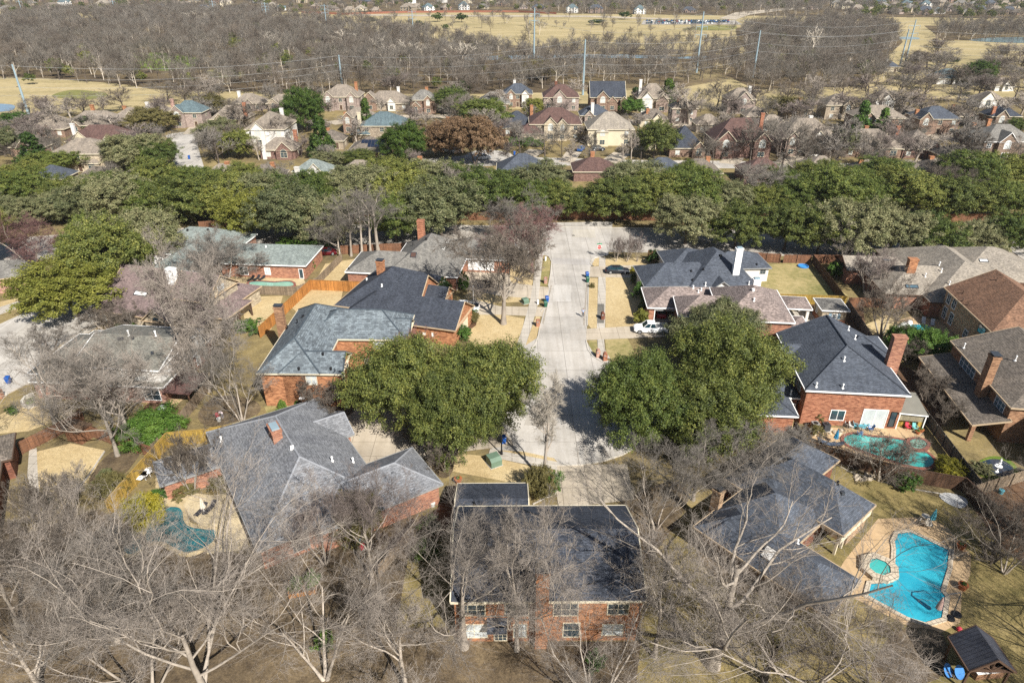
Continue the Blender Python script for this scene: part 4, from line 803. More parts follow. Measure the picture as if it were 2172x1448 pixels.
H7.open(H7.b[0], 'f', 1.0, .5, .9, .7, 'meter_box', pane=WHITE, nx=1, ny=1)
for p in ((274, 712), (331, 713)): H7.vent(*p, .8, .09, WHITE)
for p in ((253, 720), (260, 720), (282, 719), (324, 750)): H7.vent(*p, hood=True, mat=DMETAL)
m = MB(); o = f.p(20, -.4); RUST = m_plain('rusted_sheet_metal', C('6a4e48'), .35, 1.2, .6); pz = lambda u, n, z: f.p(u, n) + Vector((0, 0, z))
m.face([pz(19.9, -.5, 2.55), pz(24, -.6, 2.45), pz(24.3, 4.6, 2.75), pz(20, 4.6, 2.85)]); m.face([pz(20, 4.6, 2.75), pz(24.3, 4.6, 2.65), pz(24, -.6, 2.35), pz(19.9, -.5, 2.45)])
for a2, b2 in (((19.9, -.5, 2.55), (24, -.6, 2.45)), ((24, -.6, 2.45), (24.3, 4.6, 2.75))): m.quad(pz(*a2) - Vector((0, 0, .12)), pz(*b2) - Vector((0, 0, .12)), pz(*b2), pz(*a2))
m.build('porch_roof', RUST, H7.e); posts(H7, [f.p(20.5, -.3), f.p(23.7, -.4), f.p(24, 4.3)], 2.45, .16, POST['rust'])
# H8
f = FR((1366.5, 608.7), (1501.3, 606), 3)
H8 = House('brick_house', 'slate-roofed house with white chimney and white rear wing beside the black sedan drive', [f.r(8.3, 21, -.6, 14.5, 3, 35, 'W', 'hh'), f.r(0, 16, .02, 10, 3, 28, 'L', 'hh'), f.r(15, 26.8, 7.6, 15.5, 2.98, 28, 'L', 'hh'), f.r(6.4, 16, 8, 17.5, 3.02, 27, 'L', 'hh'), f.r(12.3, 16, -1.5, 4, 3.05, 36, 'W', 'gg')], BR['white'], ROOF['slate'], GREYT)
H8.chim(1569, 526, 9.6, 1.2, .8, WHITE, cap='m'); H8.chim(1606, 591, 6.8, 1.3, .9, WHITE, cap='m')
for p in ((1531, 524), (1536, 535), (1528, 543)): H8.vent(*p, hood=True, mat=BLACK)
for p in ((1466, 576), (1492, 572), (1469, 595), (1605, 562)): H8.vent(*p, .25, .1, BLACK)
H8.vent(1496, 606, .6, .08); H8.vent(1588, 604, .6, .08); H8.win(H8.b[2], 'f', 1612, 571, 1624, 581, pane=GLASS)
# H9
f = FR((1373, 652.5), (1437, 653.6), 3); g = FR((1553.3, 679), (1675.9, 684.5), 5.6)
def gb(u0, u1, n0, n1, z, pitch, ridge=None, ends='hh', **k): return g.r(u0, u1, n0, n1, z, pitch, ridge, ends, **k)
H9 = House('brick_house', 'brick house with mottled mauve-grey roof and an open garage holding a red car', [gb(-1.7, 9.7, 0, 12.4, 5.6, 30, 'W', 'hh'), f.r(0, 15, 0, 8.4, 3, 27, 'L', 'hh', wall=False), gb(-8, 3, 2.8, 10.4, 4.5, 30, 'L', 'hh'), gb(9.2, 13.4, .8, 8, 2.9, 18, 'L', 'hh'), f.r(7.5, 10.6, -1, 5, 3.05, 36, 'W', 'hh')], BR['salmon'], ROOF['mauve'], WHITE)
b = H9.b[1]; m = MB()         # garage walls with a real opening
for u0, u1, n0, n1, z0, z1 in ((.4, .7, .4, 8, 0, 2.98), (.7, 1.35, .4, .7, 0, 2.98), (1.35, 6.2, .4, .7, 2.35, 2.98), (6.2, 14.6, .4, .7, 0, 2.98), (.7, 14.6, 7.7, 8, 0, 2.98), (6.6, 6.9, .7, 7.7, 0, 2.98)): m.obox(f.p(u0, n0), f.u, f.n, u1 - u0, n1 - n0, z0, z1, bottom=True)
m.build('garage_wall', BR['salmon'], H9.e); m = MB(); m.obox(f.p(.7, .5), f.u, f.n, 5.9, 7.2, .02, .09); m.build('garage_floor', WALK, H9.e)
m = MB(); m.obox(f.p(1.35, .34), f.u, f.n, .14, .06, .05, 2.35); m.obox(f.p(6.06, .34), f.u, f.n, .14, .06, .05, 2.35); m.obox(f.p(1.35, .34), f.u, f.n, 4.85, .06, 2.35, 2.47); m.build('garage_frame', WHITE, H9.e)
for p, hd in (((1470, 611), 0), ((1481, 620), 0), ((1487, 616), 0), ((1597, 616), 1), ((1599, 638), 0), ((1572, 671), 0)): H9.vent(*p, .4, .09, WHITE, bool(hd))
H9.open(H9.b[0], 'f', 10.3, .9, .1, 3.0, 'drain_panel', pane=WHITE, nx=1, ny=1)
# H10
f = FR((1708.6, 827.8), (1926.7, 839), 5.6); w = FR((1633, 881), (1694.6, 883.8), 3)
wa = w.p(-5, 0); wb = w.p(3.7, 0)
H10 = House('brick_house', 'two-storey red brick house with dark slate roof above the turquoise pool', [f.r(0, 13.4, 0, 16, 5.6, 27, 'W', 'hg'), f.r(7, 15, 9, 16.4, 5.6, 26, 'L', 'hh'), Blk((wa.x, wa.y), (wb.x, wb.y), 8, 3, 24, 'L', 'hh', px=False), f.r(-5, .6, 2, 7.5, 3.0, 24, 'L', 'hh'), f.r(-2.4, 4.2, 8.4, 12.9, 5.4, 30, 'L', 'hh', wall=False)], BR['red'], ROOF['slate'], WHITE)
H10.ridgecaps(m_plain('ridge_dark', C('4a4f58'), .15, 3, .9)); H10.chim(1897, 728, 10.4, 1.7, 1.0, BR['salmon'], cap='n', wp=f.p(13.4, 7.6) + Vector((.25, 0, 0)))
b = H10.b[0]; H10.win(b, 'f', 1760, 869, 1792, 891, nx=2, ny=1); H10.win(b, 'f', 1826, 870, 1880, 908, 'door', pane=BLIND, nx=2, ny=1); H10.win(b, 'f', 1886, 873, 1900, 905, 'door', pane=GLASS, nx=1, ny=1, frame=BLACK)
H10.open((f.p(-1.7, 1.6), f.u, -f.n, 3), '', .8, 1.4, .7, 1.7, pane=GLASS)
for z in (3.5,):
    for c in (1.0, 2.8, 5.2): H10.open(b, 'l', 16 - .8 - c - 2, 1.3, z, 1.6, pane=GLASS)
for p in ((1790, 765), (1799, 700), (1813, 719), (1731, 820), (1787, 823), (1677, 836)): H10.vent(*p, .55, .08)
m = MB(); m.obox(f.p(-2.1, 8.6), f.u, f.n, 2.5, 4.1, 2.75, 2.95, bottom=True); m.build('balcony', WHITE, H10.e); posts(H10, [f.p(-1.9, 8.8), f.p(-1.9, 12.4), f.p(-.2, 8.8)], 5.35, .28, WHITE, 'column')
m = MB()
for a2, b2 in ((f.p(-2.05, 8.65), f.p(-2.05, 12.65)), (f.p(-2.05, 8.65), f.p(.3, 8.65))):
    m.tube(a2 + Vector((0, 0, 3.9)), b2 + Vector((0, 0, 3.9)), .05, .05, 6); n = 14
    for i in range(n): q = a2 + (b2 - a2) * (i / n); m.tube(q + Vector((0, 0, 2.95)), q + Vector((0, 0, 3.9)), .02, .02, 4)
m.build('balcony_rail', WHITE, H10.e)
w = FR((1908.3, 875.4), (1968.8, 881), 2.7); m = MB(); pz = lambda u, n, z: w.p(u, n) + Vector((0, 0, z)); AWN = m_plain('awning_grey', C('8f8c80'), .08, 1)
m.face([pz(0, 0, 2.7), pz(3.6, 0, 2.65), pz(3.6, 5.3, 2.9), pz(0, 5.3, 2.95)]); m.build('patio_roof', AWN, H10.e); m = MB()
for a2, b2 in (((0, 0, 2.7), (3.6, 0, 2.65)), ((3.6, 0, 2.65), (3.6, 5.3, 2.9))): m.quad(pz(*a2) - Vector((0, 0, .18)), pz(*b2) - Vector((0, 0, .18)), pz(*b2) + Vector((0, 0, .01)), pz(*a2) + Vector((0, 0, .01)))
m.build('patio_fascia', WHITE, H10.e); posts(H10, [w.p(.2, .2), w.p(3.45, .2), w.p(3.45, 5)], 2.64, .12, WHITE, 'patio_post')
m = MB(); m.face([pz(.3, .32, 1.35), pz(3.35, .32, 1.35), pz(3.35, .3, 2.55), pz(.3, .3, 2.55)]); m.build('roll_screen', m_wood('screen_tan', C('a39a80'), .15, .2), H10.e); m = MB(); m.obox(w.p(.2, .8), w.u, w.n, 3.3, .06, 0, 1.1); m.build('slatted_screen', FW['mustard'], H10.e)
# H11 (turned)
f = FR((1469.6, 1116.4), (1744.4, 1302.3), 3)
H11 = House('brick_house', 'angled dark-roofed house with pale patio wall beside the bright blue pool', [f.r(0, 14.9, 0, 6.6, 3, 33, 'L', 'hh', wall=False), f.r(-1, 11, 10.4, 17.6, 3.4, 40, 'L', 'hh', wall=False), f.r(0, 8.5, 3.2, 12.5, 3.05, 33, 'L', 'hh'), f.r(-2.5, 4.5, 9, 22.5, 3.0, 33, 'W', 'hh')], BR['dark'], ROOF['slate'], TAN)
m = MB()
for u0, u1, n0, n1 in ((.4, 12.4, 1.8, 6.2), (0, 10.6, 13.2, 17.2)): m.obox(f.p(u0, n0), f.u, f.n, u1 - u0, n1 - n0, 0, 2.98)
m.build('inner_wall', BR['tan'], H11.e); m = MB()
for u0, u1, n0, n1, z0, z1 in ((10.62, 10.85, 10.6, 17.4, 2.0, 3.38), (14.2, 14.45, .4, 6.2, 2.4, 2.98), (6, 10.3, 10.8, 11.1, 2.5, 3.38)): m.obox(f.p(u0, n0), f.u, f.n, u1 - u0, n1 - n0, z0, z1, bottom=True)
m.build('patio_beam', CREAM, H11.e); posts(H11, [f.p(10.45, n) for n in (11, 12.4, 13.8, 15.3, 17)] + [f.p(14.3, n) for n in (.6, 2.4, 4.2, 6)], 2.95, .25, CREAM, 'patio_column')
H11.skylight(1632, 1174, 1.4, 1.4, m_plain('skylight_dome', C('e0dcd4'), .05)); H11.vent(1776, 1026, .3, .1, BLACK); H11.vent(1786, 1047, hood=True, mat=DMETAL); H11.vent(1691, 1152, .4, .08); H11.chim(1525, 1038, 5.6, 1.0, .8, BR['tan'])
# H12
f = FR((1888.5, 623.9), (1998, 627.5), 3)
H12 = House('house', 'sprawling house with pale taupe roof planes and orange chimney at right by the boulevard', [f.r(-1, 16, 0, 12.6, 3, 27, 'L', 'hh'), f.r(5.5, 23, -3, 22.5, 3.02, 27, 'W', 'hh'), f.r(14, 33, 6, 24, 3, 24, 'L', 'hh'), f.r(-4, 9, 10.5, 18, 2.98, 24, 'L', 'gh')], BR['salmon'], ROOF['tile'], DARKTRIM)
H12.chim(1938, 548, 8.0, 1.5, 1.1, BR['orange'], cap='n'); H12.skylight(1934, 608, 2.2, .8); H12.skylight(2086, 553, 1.6, .8, WHITE); H12.skylight(1880, 552, 1.8, .5); H12.skylight(1893, 566, 1.8, .5)
for p in ((1992, 563), (1996, 577), (1962, 587), (2013, 604)): H12.vent(*p, .6, .09)
# H13
f = FR((2002.5, 609.5), (2103.9, 704.7), 5.6)
H13 = House('brick_house', 'two-storey tan brick house with ribbed brown roof at right above the cyan pool', [f.r(0, 16.6, 0, 14.6, 5.6, 27, 'L', 'gh'), f.r(-3, 14, 9, 24, 5.6, 26, 'L', 'hh')], BR['tan'], ROOF['brown'], TAN); b = H13.b[0]
for c, z, h in ((14.3, 3.4, 1.8), (12.3, 3.4, 1.8), (14.2, .7, 2.1), (11.8, .7, 2.1)): H13.open(b, 'f', 15.8 - c, 1.3, z, h, pane=GLASS, frame=WHITE)
H13.open(b, 'f', 9.4, 1.3, .9, 1.5, pane=GLASS, frame=WHITE); H13.open(b, 'f', 13, 2.2, 3.6, 1.4, pane=GLASSB, frame=DARKTRIM)
for p in ((2043, 622), (2042, 638), (2053, 647), (2114, 594)): H13.vent(*p, .4, .06, DARKTRIM)
# H14
f = FR((2015.7, 722.2), (2144.2, 865.1), 5.6); w = FR((1948.4, 756.4), (2062.3, 902.4), 2.7)
pa = w.p(0, 0); pb = w.p(17.7, 0)
H14 = House('brick_house', 'two-storey brown brick house with grey-brown roof and long lean-to porch at right edge', [f.r(0, 17.8, 0, 17, 5.6, 19, 'L', 'gh'), Blk((pa.x, pa.y), (pb.x, pb.y), 4.5, 2.7, 13, px=False, wall=False, flat=True), f.r(15, 26, 3.4, 17, 5.4, 20, 'W', 'hh')], BR['brownb'], ROOF['drab'], TAN); b = H14.b[0]
H14.chim(2129, 775, 9.7, 1.3, 1.0, BR['brownb'], wp=f.p(11.6, -.3), b=b); H14.open(b, 'f', 5.2, 4.4, 3.6, 1.7, pane=GLASSB, nx=4, frame=WHITE); H14.open(b, 'f', 9.6, 1.4, 3.7, 1.4, pane=GLASSB, frame=WHITE); H14.open(b, 'f', 14.6, 2.4, 3.6, 1.4, pane=GLASSB, nx=3, frame=WHITE)
for p in ((2044, 738), (2153, 765)): H14.vent(*p, .7, .07)
posts(H14, [w.p(u, .5) for u in (.6, 6, 11.6, 17.2)], 2.6, .5, BR['brownb'], 'porch_pillar'); H14.open(H14.b[2], 'r', 2.5, 2.6, .1, 2.1, 'door', pane=GLASS, nx=2, ny=3, frame=WHITE)
# H15, H16: edges of houses at the left border
f = FR((33, 917), (6, 1112), 3)
H15 = House('house', 'brown-roofed house cut by the left picture edge beside the rust fence', [f.r(0, 6, -9, 0, 3, 25, 'L', 'hh'), f.r(5.5, 18, -10, -1, 2.95, 25, 'L', 'hh')], BR['dark'], ROOF['drab'], DARKTRIM)
f = FR((-70, 600), (34, 588), 3)
H16 = House('house', 'grey-roofed bungalow corner peeking in at left edge below the far fence', [f.r(0, 9.6, 0, 9, 3, 25, 'L', 'hh')], BR['rose'], ROOF['warm'], TAN); H16.open(H16.b[0], 'f', 7.5, 1.2, .6, 1.6, pane=GLASS)
# sheds, carport, pavilion
f = FR((135.7, 907.5), (163.8, 916.2), 2)
SH1 = House('garden_shed', 'small brown wooden shed standing in the corner of the rust fence', [f.r(-.3, 2.6, -.2, 2.0, 2.0, 15, 'L', 'gg', ov=.15)], FW['rust'], m_shingle('shingle_shed', C('7a6450'), .3), DARKTRIM, 'shed'); SH1.open(SH1.b[0], 'f', 1.3, .9, .1, 1.7, 'door', pane=FW['rust'], frame=POST['rust'], nx=1, ny=1)
f = FR((1660.4, 653.6), (1723.4, 656.9), 2.8)
CP = House('carport', 'open shelter with low taupe hip roof beside the blue-shuttered shed', [f.r(0, 5, 0, 5.1, 2.8, 16, 'L', 'hh', wall=False)], BR['white'], ROOF['mauve'], WHITE, 'shelter'); posts(CP, [f.p(.5, .5), f.p(4.4, .5), f.p(4.4, 4.6), f.p(.5, 4.6)], 2.72, .45, BR['white'], 'pillar'); sheet('terrace_slab', [(p.x, p.y) for p in (f.p(-.5, -2), f.p(7.2, -2.6), f.p(7.2, 4.6), f.p(-.5, 5))], WALK, .06, px=False)
f = FR((1743.3, 658), (1800.8, 660.2), 3)
SH2 = House('pool_shed', 'small square shed with grey roof, brick base and pale blue shutters', [f.r(0, 4.7, 0, 5, 3, 11, 'L', 'hh', ov=.35)], BR['stone'], ROOF['warm'], WHITE, 'shed')
m = MB(); m.obox(f.p(.31, .31), f.u, f.n, 4.08, 4.38, 0, 1.05); m.build('brick_base', BR['red'], SH2.e); SH2.open(SH2.b[0], 'f', 2.1, .9, 1.35, .9, pane=GLASS, nx=1); SHUT = m_plain('shutter_blue', C('a9c6d6'), .08)
for c in (1.35, 2.85): SH2.open(SH2.b[0], 'f', c, .45, 1.3, 1.0, 'shutter', pane=SHUT, frame=SHUT, nx=1, ny=3)
SH2.open(SH2.b[0], 'l', 1.6, .9, 1.08, 1.75, 'door', pane=BLIND, nx=1, ny=1)
f = FR((2055.3, 1422.8), (2155.5, 1425.3), 2.7)
m_metal = m_wood('ribbed_metal', C('434650'), .12, .35)
PV = House('pavilion', 'open timber garden pavilion with ribbed black metal roof at bottom right', [f.r(0, 3.95, 0, 3.4, 2.7, 38, 'W', 'gg', wall=False, ov=.2)], BR['dark'], m_metal, DARKTRIM, 'pavilion'); posts(PV, [f.p(.3, .3), f.p(3.65, .3), f.p(.3, 3.1), f.p(3.65, 3.1)], 2.6, .18, POST['dark'], 'post')
m = MB(); a2 = f.p(.2, .15); b2 = f.p(3.75, .15); m.obox(a2, f.u, f.n, 3.55, .12, 2.5, 2.68, bottom=True); c2 = f.p(1.97, .2)
for q in (a2, b2): m.tube(q + Vector((0, 0, 2.7)), c2 + Vector((0, 0, 4.05)), .07, .07, 5)
m.tube(c2 + Vector((0, 0, 2.6)), c2 + Vector((0, 0, 4.05)), .07, .07, 5)
for s2 in (.35, .65): m.tube(a2 + (b2 - a2) * .5 + Vector((0, 0, 2.65)), a2 + (b2 - a2) * (.25 if s2 < .5 else .75) + Vector((0, 0, 3.4)), .05, .05, 5)
m.build('truss', POST['dark'], PV.e)

# ---------------------------------------------------------------- fences: photo points along their TOP edge
def ftop(label, pts, h, mat, rails=0, **k):
    P = [G(x, y, h) for x, y in pts]; return fence(label, [(p.x, p.y) for p in P], h, FW[mat], POST[mat], rails, px=False, **k)
ftop('tall mustard-yellow plank fence beside the grey-roofed house and its terrace', [(222, 1064), (352, 918), (430, 911), (608, 880)], 2.2, 'mustard', -1, cap=True)
ftop('weathered grey fence running diagonally from the porch to the green hedge', [(321, 941), (360, 900), (447, 795)], 1.9, 'weather', 1)
ftop('rust-brown fence with pale posts left of the wooden shed', [(36, 938), (143, 886), (168, 866)], 1.9, 'rust', -1)
ftop('rust-brown fence with square panels right of the wooden shed', [(182, 900), (250, 925), (319, 946)], 1.9, 'rust', -1)
ftop('honey cedar fence bending round the lawn behind the mottled blue roof', [(549, 693), (657, 594), (762, 598)], 2.1, 'honey', 1, cap=True)
ftop('pale weathered fence between the narrow pool and the tan lawn', [(498, 603), (560, 606), (628, 608)], 1.9, 'weather', -1)
ftop('weathered fence climbing toward the parked red car', [(628, 608), (672, 588), (723, 537)], 1.8, 'weather', -1)
ftop('red-brown fence behind the bare white-barked trunks', [(722, 521), (790, 518), (862, 515)], 2.0, 'rust', -1)
ftop('short cedar fence panel by the boulevard corner', [(1375, 531), (1424, 534)], 2.0, 'rust', -1)
ftop('rust cedar fence along the boulevard behind the slate-roofed house', [(1572, 533), (1657, 539)], 2.0, 'rust', -1)
ftop('cedar fence panel at the top of the yard with the blue paddling pool', [(1664, 540), (1722, 541)], 1.9, 'rust', -1)
ftop('orange cedar fence along the boulevard below the oaks at right', [(1727, 540), (1800, 541), (1900, 544), (1965, 545)], 2.0, 'rust', -1)
ftop('dark shaded fence on the right of the blue paddling pool yard', [(1725, 539), (1757, 580), (1793, 627)], 2.0, 'dark', 1)
ftop('mustard fence closing the blue paddling pool yard at the bottom', [(1645, 624), (1720, 626), (1798, 629)], 1.9, 'mustard', 0, cap=True)
ftop('dark brown fence behind the white loungers and taupe roof', [(1803, 631), (1900, 633), (1999, 636)], 1.9, 'rust', 0)
ftop('long dark grey fence between the slate-roofed house and the lean-to porch', [(1800, 636), (1846, 702), (1894, 780), (1990, 900), (2084, 1022)], 1.9, 'grey', -1)
ftop('short dark fence joining the brick wing to the pool fence', [(1686, 886), (1712, 936)], 2.0, 'dark', 0)
ftop('long dark plank fence between the turquoise pool and the lower lawn', [(1712, 936), (1800, 960), (1911, 990), (2050, 1014), (2122, 1078)], 2.0, 'dark', 0, cap=True)
ftop('grey fence run with open rails down to the angled roof', [(1712, 936), (1664, 970)], 1.9, 'weather', 1)
ftop('pale weathered fence with rails at the right picture edge', [(2068, 1030), (2120, 1013), (2215, 985)], 1.9, 'weather', -1)
ftop('grey weathered fence beside the shaded hedge of the front brick house', [(800, 1200), (845, 1146), (888, 1096)], 1.8, 'weather', -1)
ftop('cedar fence at the far left edge beyond the west street', [(-20, 566), (30, 558), (78, 549)], 1.9, 'rust', 0)
ftop('red-brown wall of fence behind the oaks across the boulevard', [(1160, 448), (1300, 449), (1500, 452), (1700, 455), (1900, 455), (2240, 452)], 2.1, 'rust', 0, step=6)
ftop('red-brown fence behind the oaks across the boulevard at left', [(420, 470), (560, 462), (760, 455), (1000, 450), (1090, 449)], 2.1, 'rust', 0, step=6)
# ---------------------------------------------------------------- the streets beyond the boulevard
MID = []
def mid(label, cx, by, w, roof, wall, st=1, gab=(), ch=None, ang=0, pitch=34, depth=None, extra=None, short=None, win=True, ends='hh', ridge='L', trim=None, chs=()):
    """house whose front wall stands at photo row by, centred on cx and w photo pixels wide"""
    o = G(cx, by); L = w * (o.y * math.cos(PITCH) + H * math.sin(PITCH)) / F; a = math.radians(ang); z = 2.9 if st == 1 else 5.5; d = depth or max(8.5, min(12.5, L * .78))
    u = Vector((math.cos(a), math.sin(a), 0)); n = Vector((-u.y, u.x, 0)); P = lambda x, y: o + u * x + n * y
    def R(x0, x1, y0, y1, zz, pt, rd=None, en='hh', **k): p, q = P(x0, y0), P(x1, y0); return Blk((p.x, p.y), (q.x, q.y), y1 - y0, zz, pt, rd, en, px=False, **k)
    bl = [R(-L / 2, L / 2, 0, d, z, pitch, ridge, ends)]; alt = []
    for k, g in enumerate(gab):
        fx, gw, gm = g[:3]; gz = g[3] if len(g) > 3 else z; en = g[4] if len(g) > 4 else 'gh'; x = (fx - .5) * L; b = R(x - gw / 2, x + gw / 2, -1.1 - .15 * k, d * .55, gz + .05 + .02 * k, 45 if en == 'gh' else 32, 'W', en, ov=.25, wall=gm is None or gm == wall); bl.append(b)
        if not b.wall: alt.append((b, gm))
    for e in extra or (): bl.append(R(*e[:5], e[5] if len(e) > 5 else 30, None, e[6] if len(e) > 6 else 'hh'))
    h = House('house', label, bl, BRM.get(wall, BR[wall]), ROOF[roof], trim or CREAM, short=short)
    for b, gm in alt:
        m = MB(); q = [b.P(.25, .25, 0), b.P(b.L - .25, .25, 0), b.P(b.L - .25, b.W - .25, 0), b.P(.25, b.W - .25, 0)]
        for i in (0, 1, 3): p, p2 = q[i], q[(i + 1) % 4]; m.quad((p.x, p.y, 0), (p2.x, p2.y, 0), (p2.x, p2.y, b.z - .02), (p.x, p.y, b.z - .02))
        for g in b.gables: m.face(g)
        m.build('gable_wall', BRM.get(gm, BR[gm]), h.e)
    if win:
        for s_ in range(st):
            nw = max(2, int(L / 4.2))
            for i in range(nw):
                x = L * (i + .5) / nw - L / 2
                if any(abs(x - (g[0] - .5) * L) < g[1] / 2 + .7 for g in gab): continue
                if s_ == 0 and i == nw // 2: h.open(bl[0], 'f', x + L / 2 - .4, 1.3, .1, 2.2, 'door', pane=DARKTRIM, nx=1, ny=1, sub=False)
                else: h.open(bl[0], 'f', x + L / 2 - .4, 1.5, .7 + 2.75 * s_, 1.5, pane=GLASS if (i + s_) % 3 else BLIND, sub=False)
        for b in bl[1:1 + len(gab)]:
            zz = .7
            while zz + 1.5 < b.z + .2: h.open(b, 'f', b.L / 2 - .25, min(2.2, b.L * .4), zz, min(1.6, b.z - zz - .2), pane=BLIND if int(cx + zz) % 2 else GLASS, sub=False, arch=(zz > 2 or b.z < 3.5) and b.L > 3.6); zz += 2.75
        for k, x0 in (('l', cx > 1086), ('r', cx < 1086)):
            if x0:
                for s_ in range(st): h.open(bl[0], k, d * .45, 1.3, .8 + 2.75 * s_, 1.4, pane=GLASS, sub=False)
    for c in ([ch] if ch else []) + list(chs):
        fx, fy, cm, hh = c; h.chim(0, 0, bl[0].top + hh, 1.15, .9, BR.get(cm, WHITE), wp=P((fx - .5) * L, fy * d), cap='n')
    MID.append((h, cx, by)); return h
m = mid
m('taupe-roofed brick house with orange chimney at left near the golf course', 196, 284, 118, 'taupe', 'orange', 1, [(.25, 4, None)], (.38, .7, 'orange', 1.6), short='the left orange-chimney house')
m('brown-grey roofed brick house at far left behind bare trees', 88, 292, 106, 'taupe', 'orange', 1, [(.7, 4.5, None)], short='the far-left brick house')
m('maroon-roofed house with broad cream gable and white dormers', 206, 319, 128, 'maroon', 'cream', 1, [(.3, 7, 'cream'), (.72, 2, 'white', 3.6), (.9, 2, 'white', 3.6)], (.02, .5, 'white', .4), short='the maroon-roofed cream house')
m('large drab-roofed house with stone front half hidden by oaks at left', 172, 366, 118, 'taupe', 'stone', 2, [(.75, 5, None, 2.9, 'hh')], (.4, .3, 'white', -3), short='the drab-roofed stone house', pitch=28)
m('grey roof behind the maroon-roofed cream house', 224, 281, 66, 'taupe', 'tan', 1, (), (.2, .3, 'white', .2), short='the roof behind the maroon house')
m('pale pink house with blue-grey hip roof and pink chimney', 400, 271, 68, 'teal', 'pink', 2, [(.25, 5.5, None)], (.02, .4, 'pink', .6), short='the pink house', pitch=38)
m('taupe hip-roofed house with tall red chimney on its right', 486, 270, 78, 'taupe', 'tan', 1, [(.3, 4.5, None)], (.93, .3, 'red', 1.3), short='the red-chimney taupe house', pitch=38)
m('long taupe-roofed white-trimmed house with leaning white chimney', 566, 310, 86, 'taupe', 'white', 2, [(.35, 5, 'white')], (.7, .8, 'white', .2), short='the white-trimmed house', pitch=33, depth=16, ridge='W')
m('taupe-roofed red brick house with white porch before the white-trimmed house', 590, 338, 78, 'taupe', 'red', 1, [(.7, 5.5, None)], (.85, .9, 'red', 1.5), short='the white-porch brick house', chs=[(.15, .02, 'white', -1.5)])
m('low taupe roof with white chimney at the edge of the golf course', 322, 256, 62, 'taupe', 'tan', 1, (), (.4, .2, 'white', .8), short='the golf-side roof')
m('brownish house half hidden by bare twigs below the woods', 524, 236, 68, 'taupe', 'pink', 1, [(.6, 4.5, None)], (.2, .5, 'white', .8), short='the twig-hidden house')
m('taupe-roofed tan house with white chimney left of the tall conifer', 597, 250, 58, 'taupe', 'tan', 2, [(.3, 4.5, None)], (.98, .4, 'white', 1), short='the house left of the conifer')
m('taupe-roofed house with two pinkish arched gables and brick chimney', 724, 235, 82, 'taupe', 'pink', 2, [(.2, 5, None), (.8, 4.5, None)], (.85, .6, 'orange', .8), short='the twin-arch house')
m('white house with grey-green roof just behind the boulevard oaks', 656, 388, 78, 'green', 'white', 1, [(.75, 6, 'white')], (.2, -.02, 'white', -1.3), short='the white house behind the oaks', ang=-12)
m('dark blue-grey roof peeping above the oaks at far left', 104, 402, 72, 'slate', 'stone', 1, (), short='the far-left slate roof', win=False)
m('taupe-roofed house with orange arched gable and white arched entry', 820, 235, 98, 'taupe', 'tan', 1, [(.15, 6, 'orange', 4.6), (.62, 3.6, 'white', 3.6)], (.72, .7, 'white', 1.2), short='the white-arch house')
m('grey-roofed orange brick house with arched entry and orange chimney', 898, 242, 58, 'warm', 'orange', 2, [(.7, 4, None), (.25, 4, None, 3)], (.6, .8, 'orange', .6), short='the arched-entry house', pitch=38)
m('long grey-taupe roof beside the dark oak below the woods', 1046, 236, 72, 'warm', 'orange', 1, (), short='the grey-taupe roof', pitch=36)
m('blue-slate roofed house with white gable and white chimney', 1098, 228, 64, 'slate', 'orange', 2, [(.28, 4, 'orange'), (.75, 3.5, 'white')], (.4, .8, 'white', .8), short='the blue-slate house', pitch=36)
m('maroon-roofed salmon brick house with arched double gable', 1190, 236, 78, 'maroon', 'pink', 2, [(.45, 6, 'pink'), (.15, 5, 'pink', 3)], (.38, .8, 'dark', .6), short='the maroon salmon house', pitch=36)
m('charcoal-roofed house with three steep orange brick gables', 1288, 236, 76, 'char', 'orange', 2, [(.35, 5.5, None), (.62, 4.2, None, 4), (.93, 3, None, 4.6)], short='the steep orange-gabled house', pitch=44, ends='gg')
m('taupe-roofed house with white gable and brick gable and tall white chimney', 1384, 238, 70, 'taupe', 'tan', 2, [(.3, 5, 'white'), (.75, 5.5, 'rose', 4.4)], (.12, .4, 'white', 1.6), short='the white-and-brick gabled house', pitch=44)
m('taupe roof with tall orange chimney and orange brick side', 760, 282, 64, 'taupe', 'orange', 2, [(.2, 4, None)], (.15, -.02, 'orange', -1), short='the orange-sided house')
m('teal-grey hip-roofed tan house with pale chimney on its left', 812, 302, 96, 'teal', 'tan', 2, (), (.0, .2, 'cream', .4), short='the teal-roofed house', pitch=30, extra=[(-11, -4, -1, 6, 2.8)], depth=13)
m26 = m('grey-brown roof carrying a rack of solar panels', 780, 342, 86, 'drab', 'orange', 1, (), short='the solar-panel roof', pitch=28, depth=13)
m('charcoal-roofed orange brick house with long low eaves', 1104, 288, 82, 'char', 'orange', 1, (), (.98, .9, 'orange', .8), short='the charcoal long-eaved house', pitch=36, depth=13, ang=12)
m('big maroon-brown roofed stone house with twin front gables', 1178, 298, 112, 'maroon', 'stone', 2, [(.4, 5, None), (.62, 4, None)], short='the big maroon stone house', pitch=33, extra=[(-14, -4, -3, 6, 2.8, 33)], depth=14)
m('blue-slate roof with broad white chimney behind the cream two-storey house', 1262, 262, 66, 'slate', 'pink', 1, [(.3, 4, None)], (.4, .1, 'white', 1.2), short='the slate roof with white chimney', pitch=36)
m('cream two-storey house with taupe hip roof and dark arched door', 1294, 310, 100, 'tile', 'cream', 2, [(.32, 4.5, None, 4.9, 'hh')], short='the cream two-storey house', pitch=36, depth=13, extra=[(7, 15, -6, 4, 2.8)])
m('dark grey roof with three vents showing over the oaks near the north circle', 1108, 392, 112, 'slate', 'orange', 1, (), short='the vented slate roof', pitch=34, depth=13, win=False)
